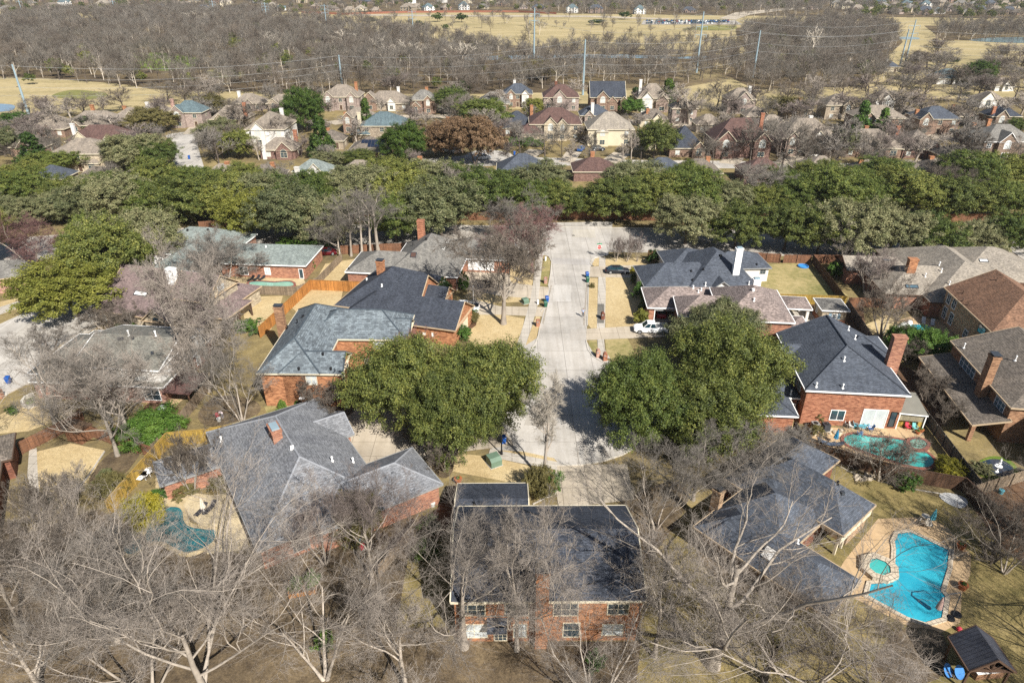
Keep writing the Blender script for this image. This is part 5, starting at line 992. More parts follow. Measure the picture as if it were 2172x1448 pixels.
m('maroon roof showing over the oaks above the boulevard', 1262, 386, 96, 'maroon', 'red', 1, (), (.5, .98, 'orange', .4), short='the maroon roof over the oaks', pitch=30, win=False)
m('brown roof hidden by oaks with one orange chimney standing out', 898, 388, 84, 'taupe', 'orange', 1, (), (.4, .5, 'orange', 1.2), short='the lone orange chimney', pitch=28, win=False)
m('dark slate roof corner between the oaks east of the street', 1408, 386, 86, 'slate', 'red', 1, (), short='the slate corner roof', win=False)
m('charcoal-roofed brick house at the bend with white-framed window', 1456, 334, 78, 'char', 'orange', 1, [(.8, 4.5, None)], short='the white-window charcoal house', pitch=40, depth=14)
m('small brownish house with cream dormer among bare twigs', 1386, 270, 62, 'drab', 'cream', 1, [(.6, 4, 'cream')], (.3, .3, 'orange', .3), short='the cream-dormer house', pitch=36)
m('taupe-roofed pink brick house with nested double gables', 1570, 241, 62, 'taupe', 'pink', 2, [(.55, 6.5, None), (.75, 3.4, None, 4)], (.85, .6, 'white', .5), short='the nested-gable pink house', pitch=40)
m('maroon-roofed red brick house with two tall front gables', 1572, 336, 126, 'maroon', 'red', 2, [(.2, 6.5, None), (.8, 5.5, None)], (.93, .8, 'red', .8), short='the twin-gabled red house', pitch=42, depth=13)
m('grey-taupe roof behind the twin-gabled red house', 1504, 282, 60, 'taupe', 'tan', 1, (), short='the roof behind the red house', pitch=36)
m('taupe-roofed white and brick house with clustered gables', 1712, 330, 122, 'taupe', 'rose', 2, [(.18, 4.5, 'rose'), (.62, 5, 'white')], (.72, 1.0, 'white', -.5), short='the white-and-brick house', pitch=38, depth=13)
m('dark taupe-roofed house with tan gable behind bare trees', 1778, 254, 64, 'taupe', 'tan', 2, [(.72, 4.5, None)], short='the tan-gabled house', pitch=38)
m('wide taupe-roofed house with orange chimney and dark recessed entry', 1852, 334, 132, 'taupe', 'orange', 1, [(.78, 5.5, None, 2.9, 'hh'), (.5, 3.6, None, 3.1)], (.52, .7, 'orange', .3), short='the recessed-entry house', pitch=34, depth=14)
m('grey-roofed red brick house with low orange chimney at right', 1956, 336, 92, 'drab', 'red', 1, [(.7, 5, None)], (.2, .8, 'red', .2), short='the low-chimney brick house', pitch=34, depth=14)
m('two-storey brick house with grey roof and white-framed triple windows', 2132, 338, 112, 'warm', 'brownb', 2, [(.42, 6, 'brownb')], (.45, .98, 'orange', .4), short='the triple-window house', pitch=34, trim=WHITE)
m('low brown-roofed brick house at the right curve', 2040, 354, 86, 'drab', 'orange', 1, (), short='the low brown-roofed house', pitch=30)
m('half dark half taupe roof above the oaks right of the street', 1752, 392, 108, 'taupe', 'rose', 1, (), short='the two-tone roof', pitch=30, depth=13, win=False)
m('dark roof with big orange chimney above the oaks at right edge', 2112, 392, 122, 'char', 'orange', 1, (), (.35, .45, 'orange', .6), short='the big orange chimney roof', pitch=28, depth=13, win=False)
m('white-walled house with pale grey-blue roof far right below the poles', 2018, 180, 66, 'teal', 'white', 1, [(.8, 5, 'white')], short='the pale far-right house')
m('taupe-roofed house with white gable at the right among grey trees', 2102, 228, 58, 'taupe', 'white', 1, [(.3, 7, 'white')], short='the white-gabled right house')
m('dark-roofed brown brick house at right among bare trees', 2126, 280, 66, 'char', 'brownb', 2, [(.3, 5, None)], (.1, .2, 'red', .2), short='the dark right house')
m('white-gabled house hidden behind ivy-clad trees', 1874, 240, 44, 'taupe', 'white', 2, [(.5, 4.5, 'white')], short='the ivy-hidden white house', pitch=40)
m('taupe roof with two white windows behind the recessed-entry house', 1866, 284, 104, 'taupe', 'orange', 2, [(.2, 4.5, None)], short='the taupe roof behind', pitch=30)
m('dark slate roofed brick house behind bare trees at right', 1988, 286, 86, 'slate', 'orange', 2, [(.1, 5, None)], (.02, .4, 'orange', -1), short='the slate house behind bare trees', pitch=32)
m('small dark roof with white chimney right of the woods', 1888, 154, 40, 'slate', 'cream', 1, (), (.35, .5, 'white', .8), short='the small dark woods roof')
m('white structure with open porch far right beside the conifer', 2130, 194, 44, 'taupe', 'white', 1, [(.5, 4, 'white')], short='the white porch house')
# more houses of the same streets, half seen through the trees
m('brown gabled house seen through twigs at left end of the lane', 60, 332, 78, 'drab', 'orange', 1, [(.5, 5, None)], short='the left-lane gabled house')
m('taupe roof tucked right of the two-tone roof by the bend', 1930, 388, 90, 'drab', 'red', 1, (), short='the bend roof', pitch=28, win=False)
m('grey-brown roof left of the maroon roof behind the front oaks', 1010, 398, 66, 'drab', 'orange', 1, (), short='the front-oaks roof', pitch=28, win=False)
m('taupe roof behind the oaks above the far-left bend', 300, 398, 92, 'taupe', 'tan', 1, (), short='the bend-left roof', pitch=28, win=False)
for k, (cx, by, w, rf_, wl, st, lb) in enumerate(((20, 320, 70, 'drab', 'orange', 1, 'drab roof at the left edge above the dark conifer'), (272, 264, 56, 'taupe', 'tan', 1, 'small taupe roof left of the golf-side chimney'), (700, 318, 62, 'drab', 'tan', 1, 'drab low roof right of the white-trimmed house'), (1640, 284, 66, 'taupe', 'rose', 1, 'taupe roof behind the gap between red and white houses'), (1690, 264, 60, 'drab', 'tan', 2, 'drab two-storey house among grey trees'), (1835, 270, 56, 'taupe', 'pink', 1, 'taupe roof left of the ivy-clad trunks'), (1930, 264, 66, 'drab', 'orange', 1, 'drab roof in the right-hand bare trees'), (2040, 264, 66, 'taupe', 'rose', 1, 'taupe roof in the far right bare trees'), (2076, 306, 60, 'drab', 'red', 1, 'drab roof just left of the triple-window house'), (1606, 264, 54, 'taupe', 'tan', 1, 'taupe roof right of the nested gables'), (1545, 294, 50, 'drab', 'red', 1, 'drab roof peeping behind the red gables'), (1486, 390, 92, 'drab', 'rose', 1, 'drab roof just above the oaks right of the junction'), (1622, 392, 96, 'maroon', 'red', 1, 'dark maroon roof corner above the right oaks'), (1850, 394, 92, 'taupe', 'tan', 1, 'taupe roof above the right oaks'), (1990, 392, 92, 'drab', 'rose', 1, 'drab roof above the far right oaks'), (200, 404, 84, 'drab', 'tan', 1, 'drab roof above the left oaks'), (470, 398, 84, 'taupe', 'rose', 1, 'taupe roof just above the left-centre oaks'), (560, 400, 80, 'drab', 'tan', 1, 'drab roof left of the white house behind the oaks'), (760, 392, 84, 'taupe', 'rose', 1, 'taupe roof between the white house and lone orange chimney'), (1450, 262, 56, 'taupe', 'pink', 2, 'taupe two-storey house behind the bend'), (955, 290, 56, 'drab', 'tan', 1, 'drab roof behind the rust-leaved oaks'))):
    m(lb, cx, by, w, rf_, wl, st, [(.3 + .4 * (k % 2), 4.5, None)] if by < 380 else (), (.2 + .1 * (k % 6), .5, 'orange', .5) if k % 3 else None, short='the ' + lb.split(' above')[0].split(' behind')[0].split(' right')[0].split(' left')[0].split(' in ')[0].split(' among')[0], win=by < 380, pitch=32 + k % 5)
# solar panels belong to the roof under them
fc = m26.b[0].faces[0]; n = (fc[1] - fc[0]).cross(fc[2] - fc[0]).normalized(); u = (fc[1] - fc[0]).normalized(); v = n.cross(u); o = fc[0] + u * 4.2 + v * 2.2 + n * .12
PVM = m_plain('solar_panel', (.012, .018, .035), .2, 1, .12, .6)
for i in range(7):
    for j in range(2):
        if j == 0 and i < 2: continue
        mm = MB(); q = [o + u * (1.08 * i + a) + v * (1.75 * j + b) for a, b in ((0, 0), (1.02, 0), (1.02, 1.66), (0, 1.66))]; mm.face(q); mm.build('solar_panel', PVM, m26.r)
# ---------------------------------------------------------------- the far estate along the top of the picture: small houses, one object each
FARV = []
def far_mesh(roof, wall, L, d, gabx, st, pitch):
    z = 2.9 if st == 1 else 5.3; m = MB(); bs = [Blk((-L / 2, 0), (L / 2, 0), d, z, pitch, None, 'hh', px=False)]
    for x, w in gabx: bs.append(Blk((x - w / 2, -1.2), (x + w / 2, -1.2), d * .5, z + .05, 42, 'W', 'gh', px=False))
    for b in bs:
        q = [b.P(b.ov, b.ov, 0), b.P(b.L - b.ov, b.ov, 0), b.P(b.L - b.ov, b.W - b.ov, 0), b.P(b.ov, b.W - b.ov, 0)]
        for i in range(4): p, p2 = q[i], q[(i + 1) % 4]; m.quad((p.x, p.y, 0), (p2.x, p2.y, 0), (p2.x, p2.y, b.z - .02), (p.x, p.y, b.z - .02), 1)
        for g in b.gables: m.face(g, 1)
        for fc in b.faces: m.face(fc, 0)
    for s_ in range(st):
        for i in range(4): x = -L / 2 + L * (i + .5) / 4; m.quad((x - .7, .36 - (1.2 if any(abs(x - g[0]) < g[1] / 2 for g in gabx) else 0), .8 + 2.7 * s_), (x + .7, .36 - (1.2 if any(abs(x - g[0]) < g[1] / 2 for g in gabx) else 0), .8 + 2.7 * s_), (x + .7, .36 - (1.2 if any(abs(x - g[0]) < g[1] / 2 for g in gabx) else 0), 2.2 + 2.7 * s_), (x - .7, .36 - (1.2 if any(abs(x - g[0]) < g[1] / 2 for g in gabx) else 0), 2.2 + 2.7 * s_), 2)
    m.box((L * .3, d * .6), 1.1, .9, z, b.top + 2.2, 0, 3)
    o = m.build('house', [ROOF[roof], BRM.get(wall, BR[wall]), GLASS, BRM['tan']]); me = o.data; bpy.data.objects.remove(o); return me
rf = random.Random(5)
KINDS = [('taupe', 'tan', 'taupe-roofed tan house'), ('taupe', 'orange', 'taupe-roofed orange brick house'), ('warm', 'stone', 'grey-roofed stone house'), ('teal', 'white', 'blue-grey roofed white house'), ('drab', 'pink', 'brown-roofed pinkish house'), ('slate', 'rose', 'slate-roofed brick house'), ('tile', 'cream', 'pale-roofed cream house')]
for r_, w_, t_ in KINDS:
    for v in range(2): L = rf.uniform(14, 19); FARV.append((far_mesh(r_, w_, L, rf.uniform(10, 13), [(rf.uniform(-.3, .3) * L, 5), (L * .3, 4)][:1 + v], 1 + v, 34 + 4 * v), t_))
ZONES = [("in the top-left far estate", [(20, 3), (60, 12), (110, 22), (170, 7), (215, 17), (262, 12), (300, 22), (340, 28), (372, 12), (395, 20), (428, 30), (455, 8), (482, 14), (520, 26), (543, 8), (575, 17), (606, 22), (640, 7), (668, 19), (700, 24), (22, 24), (80, 4), (145, 13), (240, 5), (315, 6), (410, 6)]),
         ("behind the long red fence", [(745, 27), (764, 24), (800, 28), (830, 8), (862, 26), (885, 20), (912, 26), (950, 22), (985, 22), (1022, 20), (1060, 13), (1108, 20), (880, 8), (935, 7), (1000, 8), (1040, 5), (770, 8), (715, 10)]),
         ("alone beyond the fairway", [(1212, 28), (1262, 29), (1140, 22), (1358, 31), (1460, 28)]),
         ("on the rise above the car park", [(1728, 21), (1775, 17), (1800, 20)]),
         ("in the crowded top-right estate", [(1852, 28), (1880, 24), (1905, 30), (1936, 27), (1960, 33), (1990, 30), (2022, 25), (2055, 32), (2080, 26), (2110, 33), (2140, 28), (2165, 32), (1870, 12), (1900, 14), (1930, 15), (1965, 18), (2000, 14), (2035, 16), (2070, 14), (2105, 18), (2135, 13), (2160, 18), (1885, 4), (1920, 5), (1950, 6), (1985, 5), (2020, 6), (2060, 4), (2095, 7), (2130, 4), (2160, 7), (1820, 30), (1840, 14)])]
for zt, pts in ZONES:
    for k, (x, y) in enumerate(pts):
        me, t_ = FARV[rf.randrange(len(FARV))]; o = bpy.data.objects.new('house', me); S.collection.objects.link(o); o.location = G(x, y); o.rotation_euler.z = rf.uniform(-.5, .5) + (math.pi / 2 if rf.random() < .2 else 0); tag(o, f'small distant {t_} {zt}', 'house', f'far {t_}s {zt}')
FEN = m_plain('far_fence_red', C('96604a'), .2, .05)
def far_fence(label, pts, h): return wallstrip('fence', label, pts, h, .3, FEN, 'fence')
far_fence('long red-brown fence in front of the far row of houses', [(640, 29), (735, 32), (860, 28), (1000, 27), (1100, 27), (1180, 31)], 2.4)
# ---------------------------------------------------------------- trees
def pick(x): return x[random.randrange(len(x))]
def put(proto, ph, pw, bx, by, ty, wpx, label, cat='tree', name='tree', group=None, mats=None, rz=None, hmax=None):
    """tree whose base shows at bx,by, whose top shows at row ty and whose crown is wpx photo pixels wide"""
    p = G(bx, by); h = max(1.0, ztop(p, ty)); h = min(h, hmax) if hmax else h; d = p.y * math.cos(PITCH) + (H - h * .6) * math.sin(PITCH); w = wpx * d / F
    e = plant(proto, p, label, cat, name, group, w / pw, rz, h / ph)
    if mats:
        for o, mt in zip(sorted(e.children, key=lambda c: not c.name.startswith('trunk')) if isinstance(proto, tuple) else [e], mats):
            for s_ in o.material_slots: s_.link = 'OBJECT'; s_.material = mt
    return e
# -- near leafless trees: (meshes, height, width)
def extent(me):
    v = np.empty(len(me.vertices) * 3, np.float32); me.vertices.foreach_get('co', v); v = v.reshape(-1, 3); return float(np.percentile(v[:, 2], 99.5)), float(np.percentile(v[:, 0], 98) - np.percentile(v[:, 0], 2) + np.percentile(v[:, 1], 98) - np.percentile(v[:, 1], 2)) / 2
def reg(t): h, w = extent(t[1] if isinstance(t, tuple) else t); return t, h, w
BIG = [reg(bare(11, 15, 1.1, 1, .95, .21, .22)), reg(bare(12, 15, 1.25, 1, .95, .21, .2, mats=(BARK, TWIG), up=.08)), reg(bare(13, 14, 1.0, 3, .9, .24, .3, mats=(BARK, TWIGG)))]
MED = [reg(bare(21, 10, 1.0, 1, .95, .13, .3, mats=(BARK, TWIGG))), reg(bare(22, 10, .9, 1, .95, .13, .35, mats=(BARKD, TWIGB))), reg(bare(23, 9, .9, 4, .9, .13, .35, mats=(BARK, TWIGG), up=.2))]
VASE = [reg(bare(31, 6, .85, 5, .8, .14, .45, mats=(BARK, TWIGB), up=.25, twr=.009)), reg(bare(32, 5, .8, 6, .75, .11, .4, mats=(BARK, TWIGM), up=.3, twr=.009))]
TALL = [reg(bare(45 + i, 16, .55, 1, .8, .17, .45, mats=(BARK, TWIGG), up=.2, lean=(.05, 0))) for i in range(2)]
MEDT = [reg(bare(24, 10, 1.05, 1, 1.0, .19, .3, mats=(BARK, TWIGB), twr=.013)), reg(bare(25, 10, .95, 3, .95, .17, .35, mats=(BARK, TWIGG), twr=.013))]
BIGR = [reg(bare(14, 15, 1.15, 1, .85, .3, .2, tang=(35, 70)))]
UPR = [reg(bare(41, 11, .42, 1, .95, .1, .3, mats=(BARK, TWIGW), up=.3, tang=(25, 50)))]
def near(k, i, bx, by, ty, w, label, cat='tree', name='bare_tree', **kw): t, h, pw = k[i]; return put(t, h, pw, bx, by, ty, w, label, cat, name, **kw)
for k, i, bx, by, ty, w, l, mt in (
    (BIG, 1, 445, 1492, 1130, 640, 'huge spreading bare tree filling the bottom left, pale forked limbs rising from below frame', None),
    (BIG, 0, 985, 1372, 1130, 330, 'bare tree leaning left with pale limbs just left of the front brick house', None),
    (MED, 1, 1096, 1378, 1085, 225, 'slender bare tree growing against the chimney side of the front brick house', (BARK, TWIG)),
    (BIGR, 0, 1512, 1412, 940, 600, 'massive bare tree with dark twisting limbs over the angled dark roof', None),
    (BIG, 1, 1705, 1530, 1300, 620, 'bare tree whose long pale limbs sweep across the lawn left of the pavilion', None),
    (MED, 0, 250, 966, 745, 240, 'bare tree with leaning pale trunk beside the rust fence right of the shed', None),
    (MED, 1, 277, 932, 715, 220, 'second bare trunk standing just left of the round green hedge', (BARK, TWIG)),
    (MEDT, 1, 442, 830, 508, 220, 'tall thick-trunked bare tree rising in front of the plum-roofed stone house', (BARK, TWIG)),
    (MED, 2, 514, 892, 705, 190, 'bushy bare tree beside the left corner of the orange house with mottled roof', (BARK, TWIGG)),
    (VASE, 0, 408, 1046, 915, 120, 'small reddish multi-stemmed bare tree by the annex of the grey-roofed house', None),
    (UPR, 0, 1153, 1018, 795, 95, 'lone narrow silver bare tree rising from the ring of shrubs at the turning circle', None),
    (VASE, 0, 1866, 1018, 915, 150, 'low spreading bare tree in front of the dark fence below the turquoise pool', None),
    (VASE, 0, 1868, 716, 592, 135, 'bare vase-shaped brown tree left of the cyan pool', (BARK, TWIGB)),
    (VASE, 1, 1838, 622, 528, 82, 'mauve-grey bare tree below the taupe-roofed house at right', (BARK, TWIGM)),
    (MED, 2, 1783, 560, 462, 95, 'pale bare tree behind the fence corner right of the blue paddling pool', (BARK, TWIG)),
    (MEDT, 0, 1068, 687, 472, 180, 'big bare tree on the tan lawn left of the street, shadow stretching behind', (BARK, TWIGB)),
    (MEDT, 1, 482, 610, 480, 170, 'wide grey bare tree over the roof junction of the grey-green roofed house', (BARK, TWIGG)),
    (MEDT, 0, 1128, 578, 446, 130, 'reddish budding tree at the near left corner of the junction', (TWIGR, TWIGR)),
    (MEDT, 1, 1100, 512, 400, 145, 'dense silver-grey bare tree at the boulevard left of the junction', (TWIGG, TWIGG)),
    (MEDT, 0, 596, 445, 350, 80, 'grey bare tree standing inside the oak belt left of centre', (BARK, TWIGG)),
    (MEDT, 0, 985, 448, 352, 84, 'olive-grey bare tree standing inside the oak belt near centre', (BARK, TWIG)),
    (MEDT, 0, 1592, 440, 340, 92, 'grey bare tree standing inside the oak belt right of centre', (BARK, TWIGG)),
    (MEDT, 0, 1985, 440, 345, 84, 'brown bare tree standing inside the oak belt at right', (BARK, TWIGB)),
    (MED, 2, 1800, 540, 452, 80, 'grey bare tree on the near verge above the fence corner', (BARK, TWIGG)),
    (MED, 1, 722, 545, 445, 90, 'grey bare tree left of the pale tall trunks', (BARK, TWIGG)),
    (MEDT, 1, 70, 566, 455, 150, 'rosy-brown bare tree at the far left by the boulevard', (BARK, TWIGR)),
    (BIG, 1, 90, 1470, 1205, 420, 'bare tree in the bottom left corner under tangled twigs', (BARK, TWIGB)),
    (MED, 1, 250, 1360, 1130, 300, 'bare tree below the small dark pond pool, limbs crossing its neighbours', (BARK, TWIGG)),
    (BIG, 2, 690, 1440, 1150, 400, 'bare tree with long grey limbs at the bottom between the garden bed and front house', (BARK, TWIG)),
    (MED, 1, 790, 1235, 1030, 200, 'pinkish-brown twiggy bare tree covering the eaves of the grey hip roof', (BARK, TWIGM)),
    (MED, 2, 690, 1195, 1010, 190, 'grey bushy bare tree against the near corner of the grey hip roof', (BARK, TWIGM)),
    (MED, 0, 130, 1250, 1080, 210, 'thin bare tree at left below the tan lawn and stepping stones', (BARK, TWIG)),
    (MED, 1, 40, 1330, 1130, 230, 'bare tree at the left edge below the dark house corner', (BARK, TWIGB)),
    (MED, 0, 860, 1460, 1260, 300, 'bare tree at the bottom edge left of the front house wall', (BARK, TWIG)),
    (MED, 2, 1390, 1120, 955, 200, 'grey twiggy bare tree left of the angled dark roof beside the drive', (BARK, TWIGG)),
    (MED, 0, 1470, 1060, 905, 200, 'grey-green lichen twigged bare tree under the right-hand live oak', (BARK, TWIGG)),
    (MED, 1, 1590, 1030, 890, 170, 'bare tree between the live oak and the upper end of the angled roof', (BARK, TWIGG)),
    (MED, 1, 1388, 1392, 1150, 230, 'bare tree with pale limbs at the right end of the front brick house', (BARK, TWIG)),
    (MED, 2, 2130, 1215, 1050, 190, 'brown bare thicket tree in the shade at the right edge', (BARK, TWIGB)),
    (VASE, 1, 1690, 975, 905, 80, 'little bare tree beside the corner where three dark fences meet', (BARK, TWIGG)),
    (VASE, 0, 150, 1100, 985, 110, 'small bare branching tree on the tan lawn at left', (BARK, TWIG)),
    (VASE, 1, 95, 1130, 1010, 80, 'spindly bare sapling beside the stepping stone path', (BARK, TWIGB)),
    (VASE, 0, 290, 700, 640, 105, 'bare multi-stem tree before the stone gable of the plum-roofed house', (BARK, TWIGB)),
    (VASE, 1, 232, 705, 650, 75, 'bare bush-like tree at the left corner of the plum-roofed house', (BARK, TWIGB)),
    (VASE, 1, 110, 745, 690, 80, 'dark bare shrub tree on the verge of the west street', (BARKD, TWIGG)),
    (MED, 0, 120, 905, 715, 230, 'wide bare tree spreading over the west street and the olive-grey roof', None),
    (VASE, 0, 880, 800, 690, 70, 'reddish bare tree at the right corner of the mottled blue roof', (BARK, TWIGR)),
    (MED, 2, 320, 1480, 1270, 420, 'bare tree among fallen leaves at the bottom edge left of centre', (BARK, TWIG)),
    (BIG, 1, 1265, 1540, 1350, 420, 'low bare tree sweeping pale limbs across the foot of the front house, right of chimney', None),
    (MED, 1, 1620, 1440, 1290, 300, 'dark twiggy bare tree over the lawn below the angled house', (BARKD, TWIGB)),
    (MED, 2, 1850, 1480, 1330, 260, 'twiggy bare tree just left of the pavilion', (BARKD, TWIGB)),
    ):
    near(k, i, bx, by, ty, w, l, mats=mt)
for j, (bx, by, ty, w, l) in enumerate(((745, 543, 405, 70, 'leftmost of the pale bare trunks behind the warm grey roof'), (768, 541, 400, 70, 'second pale bare trunk from the left behind the warm grey roof'), (786, 541, 395, 75, 'third pale bare trunk, straightest, behind the warm grey roof'), (803, 540, 398, 110, 'curving pale bare trunk, rightmost behind the warm grey roof'))):
    near(TALL, j % 2, bx, by, ty, w, l, mats=(BARK, TWIGG))
for j, (bx, l) in enumerate(((1306, 'leftmost of three small bare crape myrtles by the stop sign'), (1329, 'middle one of three small bare crape myrtles by the stop sign'), (1351, 'rightmost of three small bare crape myrtles by the stop sign'))): near(VASE, j % 2, bx, 555, 498, 32, l, mats=(BARK, TWIGM))
for bx, by, ty, w, l in ((690, 884, 808, 100, 'round brown twiggy bush against the orange house wall below the mottled roof'), (945, 998, 925, 80, 'brown twiggy bush between the oak drive and the grey wing'), (1962, 852, 778, 75, 'large round bare bush in front of the lean-to porch'), (2003, 902, 845, 55, 'smaller bare bush at the lower end of the lean-to porch'), (1922, 772, 718, 60, 'bare bush right of the red brick chimney stack'), (880, 940, 905, 60, 'low bare bush under the left live oak'), (1035, 612, 585, 45, 'brown twiggy bush beside the white garage door'), (1118, 1120, 1085, 40, 'small bare bush behind the garage roof of the front house'), (2100, 1190, 1120, 120, 'dense brown bare thicket in the shade along the right fence'), (2150, 1130, 1085, 90, 'upper bare thicket right of the pale gravel heap')):
    near(VASE, 1, bx, by, ty, w, l, 'bush', 'bare_bush', mats=(TWIGB, TWIGB))
# mistletoe clumps hang in the leaning tree at left: leaf balls of their own
for i, (x, y, l) in enumerate(((52, 36, 'tall bare tree below the bottom right corner whose shadow streaks the pool lawn'), (58, 43, 'bare tree beyond the right border whose shadow streaks the pool lawn'), (51, 27, 'bare tree furthest beyond the bottom right corner'), (63, 51, 'bare tree beyond the right border shading the thicket'))): plant(BIG[i % 2][0], (x, y, 0), l, 'tree', 'bare_tree', None, 1.05)
# -- live oaks close to the camera
def leafreg(t): h, w = extent(t[1]); return t, h, w
OAKN = [leafreg(leafy(51, 11, 7.0, 6.5, 4.6, 34, 44, 96, .155, .2, trunks=2)), leafreg(leafy(52, 11, 6.5, 7.0, 4.4, 32, 44, 96, .155, .2)), leafreg(leafy(53, 10, 6.8, 6.2, 4.2, 32, 44, 96, .155, .2, trunks=2))]
def leafput(k, i, bx, by, ty, w, leaf, label, cat='tree', name='live_oak', group=None, bark=None): t, h, pw = k[i % len(k)]; return put(t, h, pw, bx, by, ty, w, label, cat, name, group, mats=(bark or BARKD, LEAF[leaf]))
for i, (bx, by, ty, w, lf, l) in enumerate(((862, 905, 725, 200, 'oak', 'left part of the big live oak mass, against the orange brick house'), (1030, 900, 738, 200, 'oak', 'right part of the left live oak mass, leaning over the turning circle'), (962, 962, 800, 160, 'oak', 'nearest live oak of the left mass, above the green transformer box'), (1530, 880, 690, 210, 'oak', 'broad sunny live oak at the centre of the right-hand mass'), (1352, 935, 775, 180, 'oakd', 'darker live oak of the right-hand mass, shading the street'), (1515, 765, 652, 165, 'oakg', 'grey-green live oak of the right-hand mass, beside the mauve-grey roof'), (1500, 955, 800, 215, 'oak', 'lowest live oak of the right-hand mass, above the bare grey twigs'))):
    leafput(OAKN, i, bx, by, ty, w, lf, l)
# -- boulevard and street oaks
OAKM = [leafreg(leafy(61 + i, 10.5, 5.0, 5.0, 4.2, 26, 26, 76, .18, .2, trunks=1 + i % 2, mats=(BARKD, LEAF['oak']))) for i in range(5)]
BUSH = [leafreg(leafy(71 + i, 3, 1.7, 1.5, 1.5, 10, 18, 44, .13, .0, trunks=1, lim=False)) for i in range(3)]
BUSHL = [leafreg(leafy(171 + i, 3.6, 3.3, 2.8, 1.9, 22, 26, 70, .11, .0, trunks=1, lim=False)) for i in range(3)]
CONE = [leafreg(leafy(75 + i, 10, 2.6, 2.6, None, 26, 20, 26, .34, .05, shape='cone', lim=False)) for i in range(2)]
OSML = [leafreg(leafy(81 + i, 9, 4.6, 4.4, 3.4, 12, 16, 22, .45, .2)) for i in range(3)]
# -- labels made from the nearest named house
USED = {}
def where(p):
    best = min(MID, key=lambda t: (t[0].c - p).length); d = p - best[0].c
    r = ('left of' if d.x < 0 else 'right of') if abs(d.x) > abs(d.y) * .9 else ('behind' if d.y > 0 else 'in front of')
    return f'{r} {best[0].short}'
def autolabel(objs):
    """objs: list of (object, kind text, place text); same phrases are told apart by size and then by order from the left"""
    g = {}
    for o, k, w in objs: g.setdefault((k, w), []).append(o)
    for (k, w), L in g.items():
        L.sort(key=lambda o: PX(o.location)[0]); n = len(L); num = {2: 'two', 3: 'three', 4: 'four', 5: 'five', 6: 'six', 7: 'seven', 8: 'eight', 9: 'nine'}.get(n, 'many'); od = ['first', 'second', 'third', 'fourth', 'fifth', 'sixth', 'seventh', 'eighth', 'ninth', 'tenth', 'eleventh', 'twelfth']
        for i, o in enumerate(L):
            if n == 1: o['label'] = f'{k} {w}'
            elif i == 0: o['label'] = f'leftmost {k} {w}'
            elif i == n - 1: o['label'] = f'rightmost {k} {w}'
            else: o['label'] = f'{od[i] if i < 12 else i + 1} {k} from left, {w}'
AUTO = []
KT = dict(oak='live oak', oakd='dark live oak', oakg='grey-green live oak', yel='yellow-green live oak')
BLV = [('F', [(25, 484), (100, 476), (175, 470), (250, 466), (335, 466), (415, 470), (480, 468), (560, 464), (640, 460), (715, 456), (790, 454), (865, 454), (940, 452), (1010, 450), (1125, 462), (1168, 458), (1215, 464), (1262, 464), (1315, 466), (1390, 458), (1450, 455), (1530, 455), (1610, 457), (1690, 457), (1765, 457), (1840, 457), (1915, 457), (1990, 460), (2065, 462), (2140, 464)], 78, 112),
       ('B', [(60, 432), (150, 440), (230, 428), (340, 422), (400, 420), (460, 416), (530, 412), (690, 426), (770, 424), (840, 418), (925, 422), (1060, 424), (1150, 422), (1340, 420), (1445, 410), (1660, 424), (1725, 414), (1810, 410), (1880, 402), (2050, 408), (2130, 410)], 66, 100),
       ('N', [(525, 512), (622, 516), (846, 512), (930, 505), (1460, 518), (1563, 528), (1662, 532), (1735, 540), (1800, 544), (1888, 545), (1965, 548), (2062, 552), (2140, 545), (700, 520)], 100, 122)]
ro = random.Random(3); lk = ['oak', 'oak', 'oakd', 'oakg', 'oak', 'oakd', 'oakd', 'oakg']
NL = {525: 'yel', 622: 'oakg', 846: 'oakd', 1460: 'oakg', 1563: 'oak', 1662: 'oak', 1800: 'oakg', 2062: 'oakg', 700: 'oakg'}
LM = [(60, 'at far left'), (300, 'above the west street'), (560, 'above the grey-green roof'), (760, 'above the pale bare trunks'), (960, 'above the tall orange chimney'), (1120, 'left of the junction'), (1330, 'facing the junction'), (1480, 'above the slate roof'), (1660, 'above the white chimney yard'), (1860, 'above the fence corner'), (2040, 'above the taupe-roofed sprawl'), (9999, 'at far right')]
for row, pts, hh, ww in BLV:
    for bx, by in pts:
        lf = NL.get(bx) or lk[ro.randrange(8)]; x = ro.uniform(-8, 8); sc = ro.uniform(.78, 1.25); e = leafput(OAKM, ro.randrange(5), bx + x, by, by - hh * sc, ww * sc, lf, None, 'tree', 'live_oak', 'oaks along the boulevard')
        AUTO.append((e, KT[lf] + {'F': ' across the boulevard', 'B': ' of the back row', 'N': ' on the near verge'}[row], [t for q, t in LM if bx <= q][0]))
for bx, by, ty, w, lf, l in ((240, 628, 470, 150, 'oak', 'live oak with tall bare trunk in the middle of the west street verge'), (166, 672, 555, 180, 'yel', 'sunny live oak whose canopy hangs over the west street at left'), (275, 590, 452, 130, 'oakg', 'forked live oak left of the grey-green hip roof'), (330, 560, 450, 120, 'oakg', 'live oak touching the left end of the grey-green hip roof'), (215, 560, 460, 110, 'oakd', 'dark live oak behind the west street trees'), (-10, 560, 440, 90, 'yel', 'yellow-green live oak cut by the left picture edge')):
    leafput(OAKM, int(bx) % 5, bx, by, ty, w, lf, l)
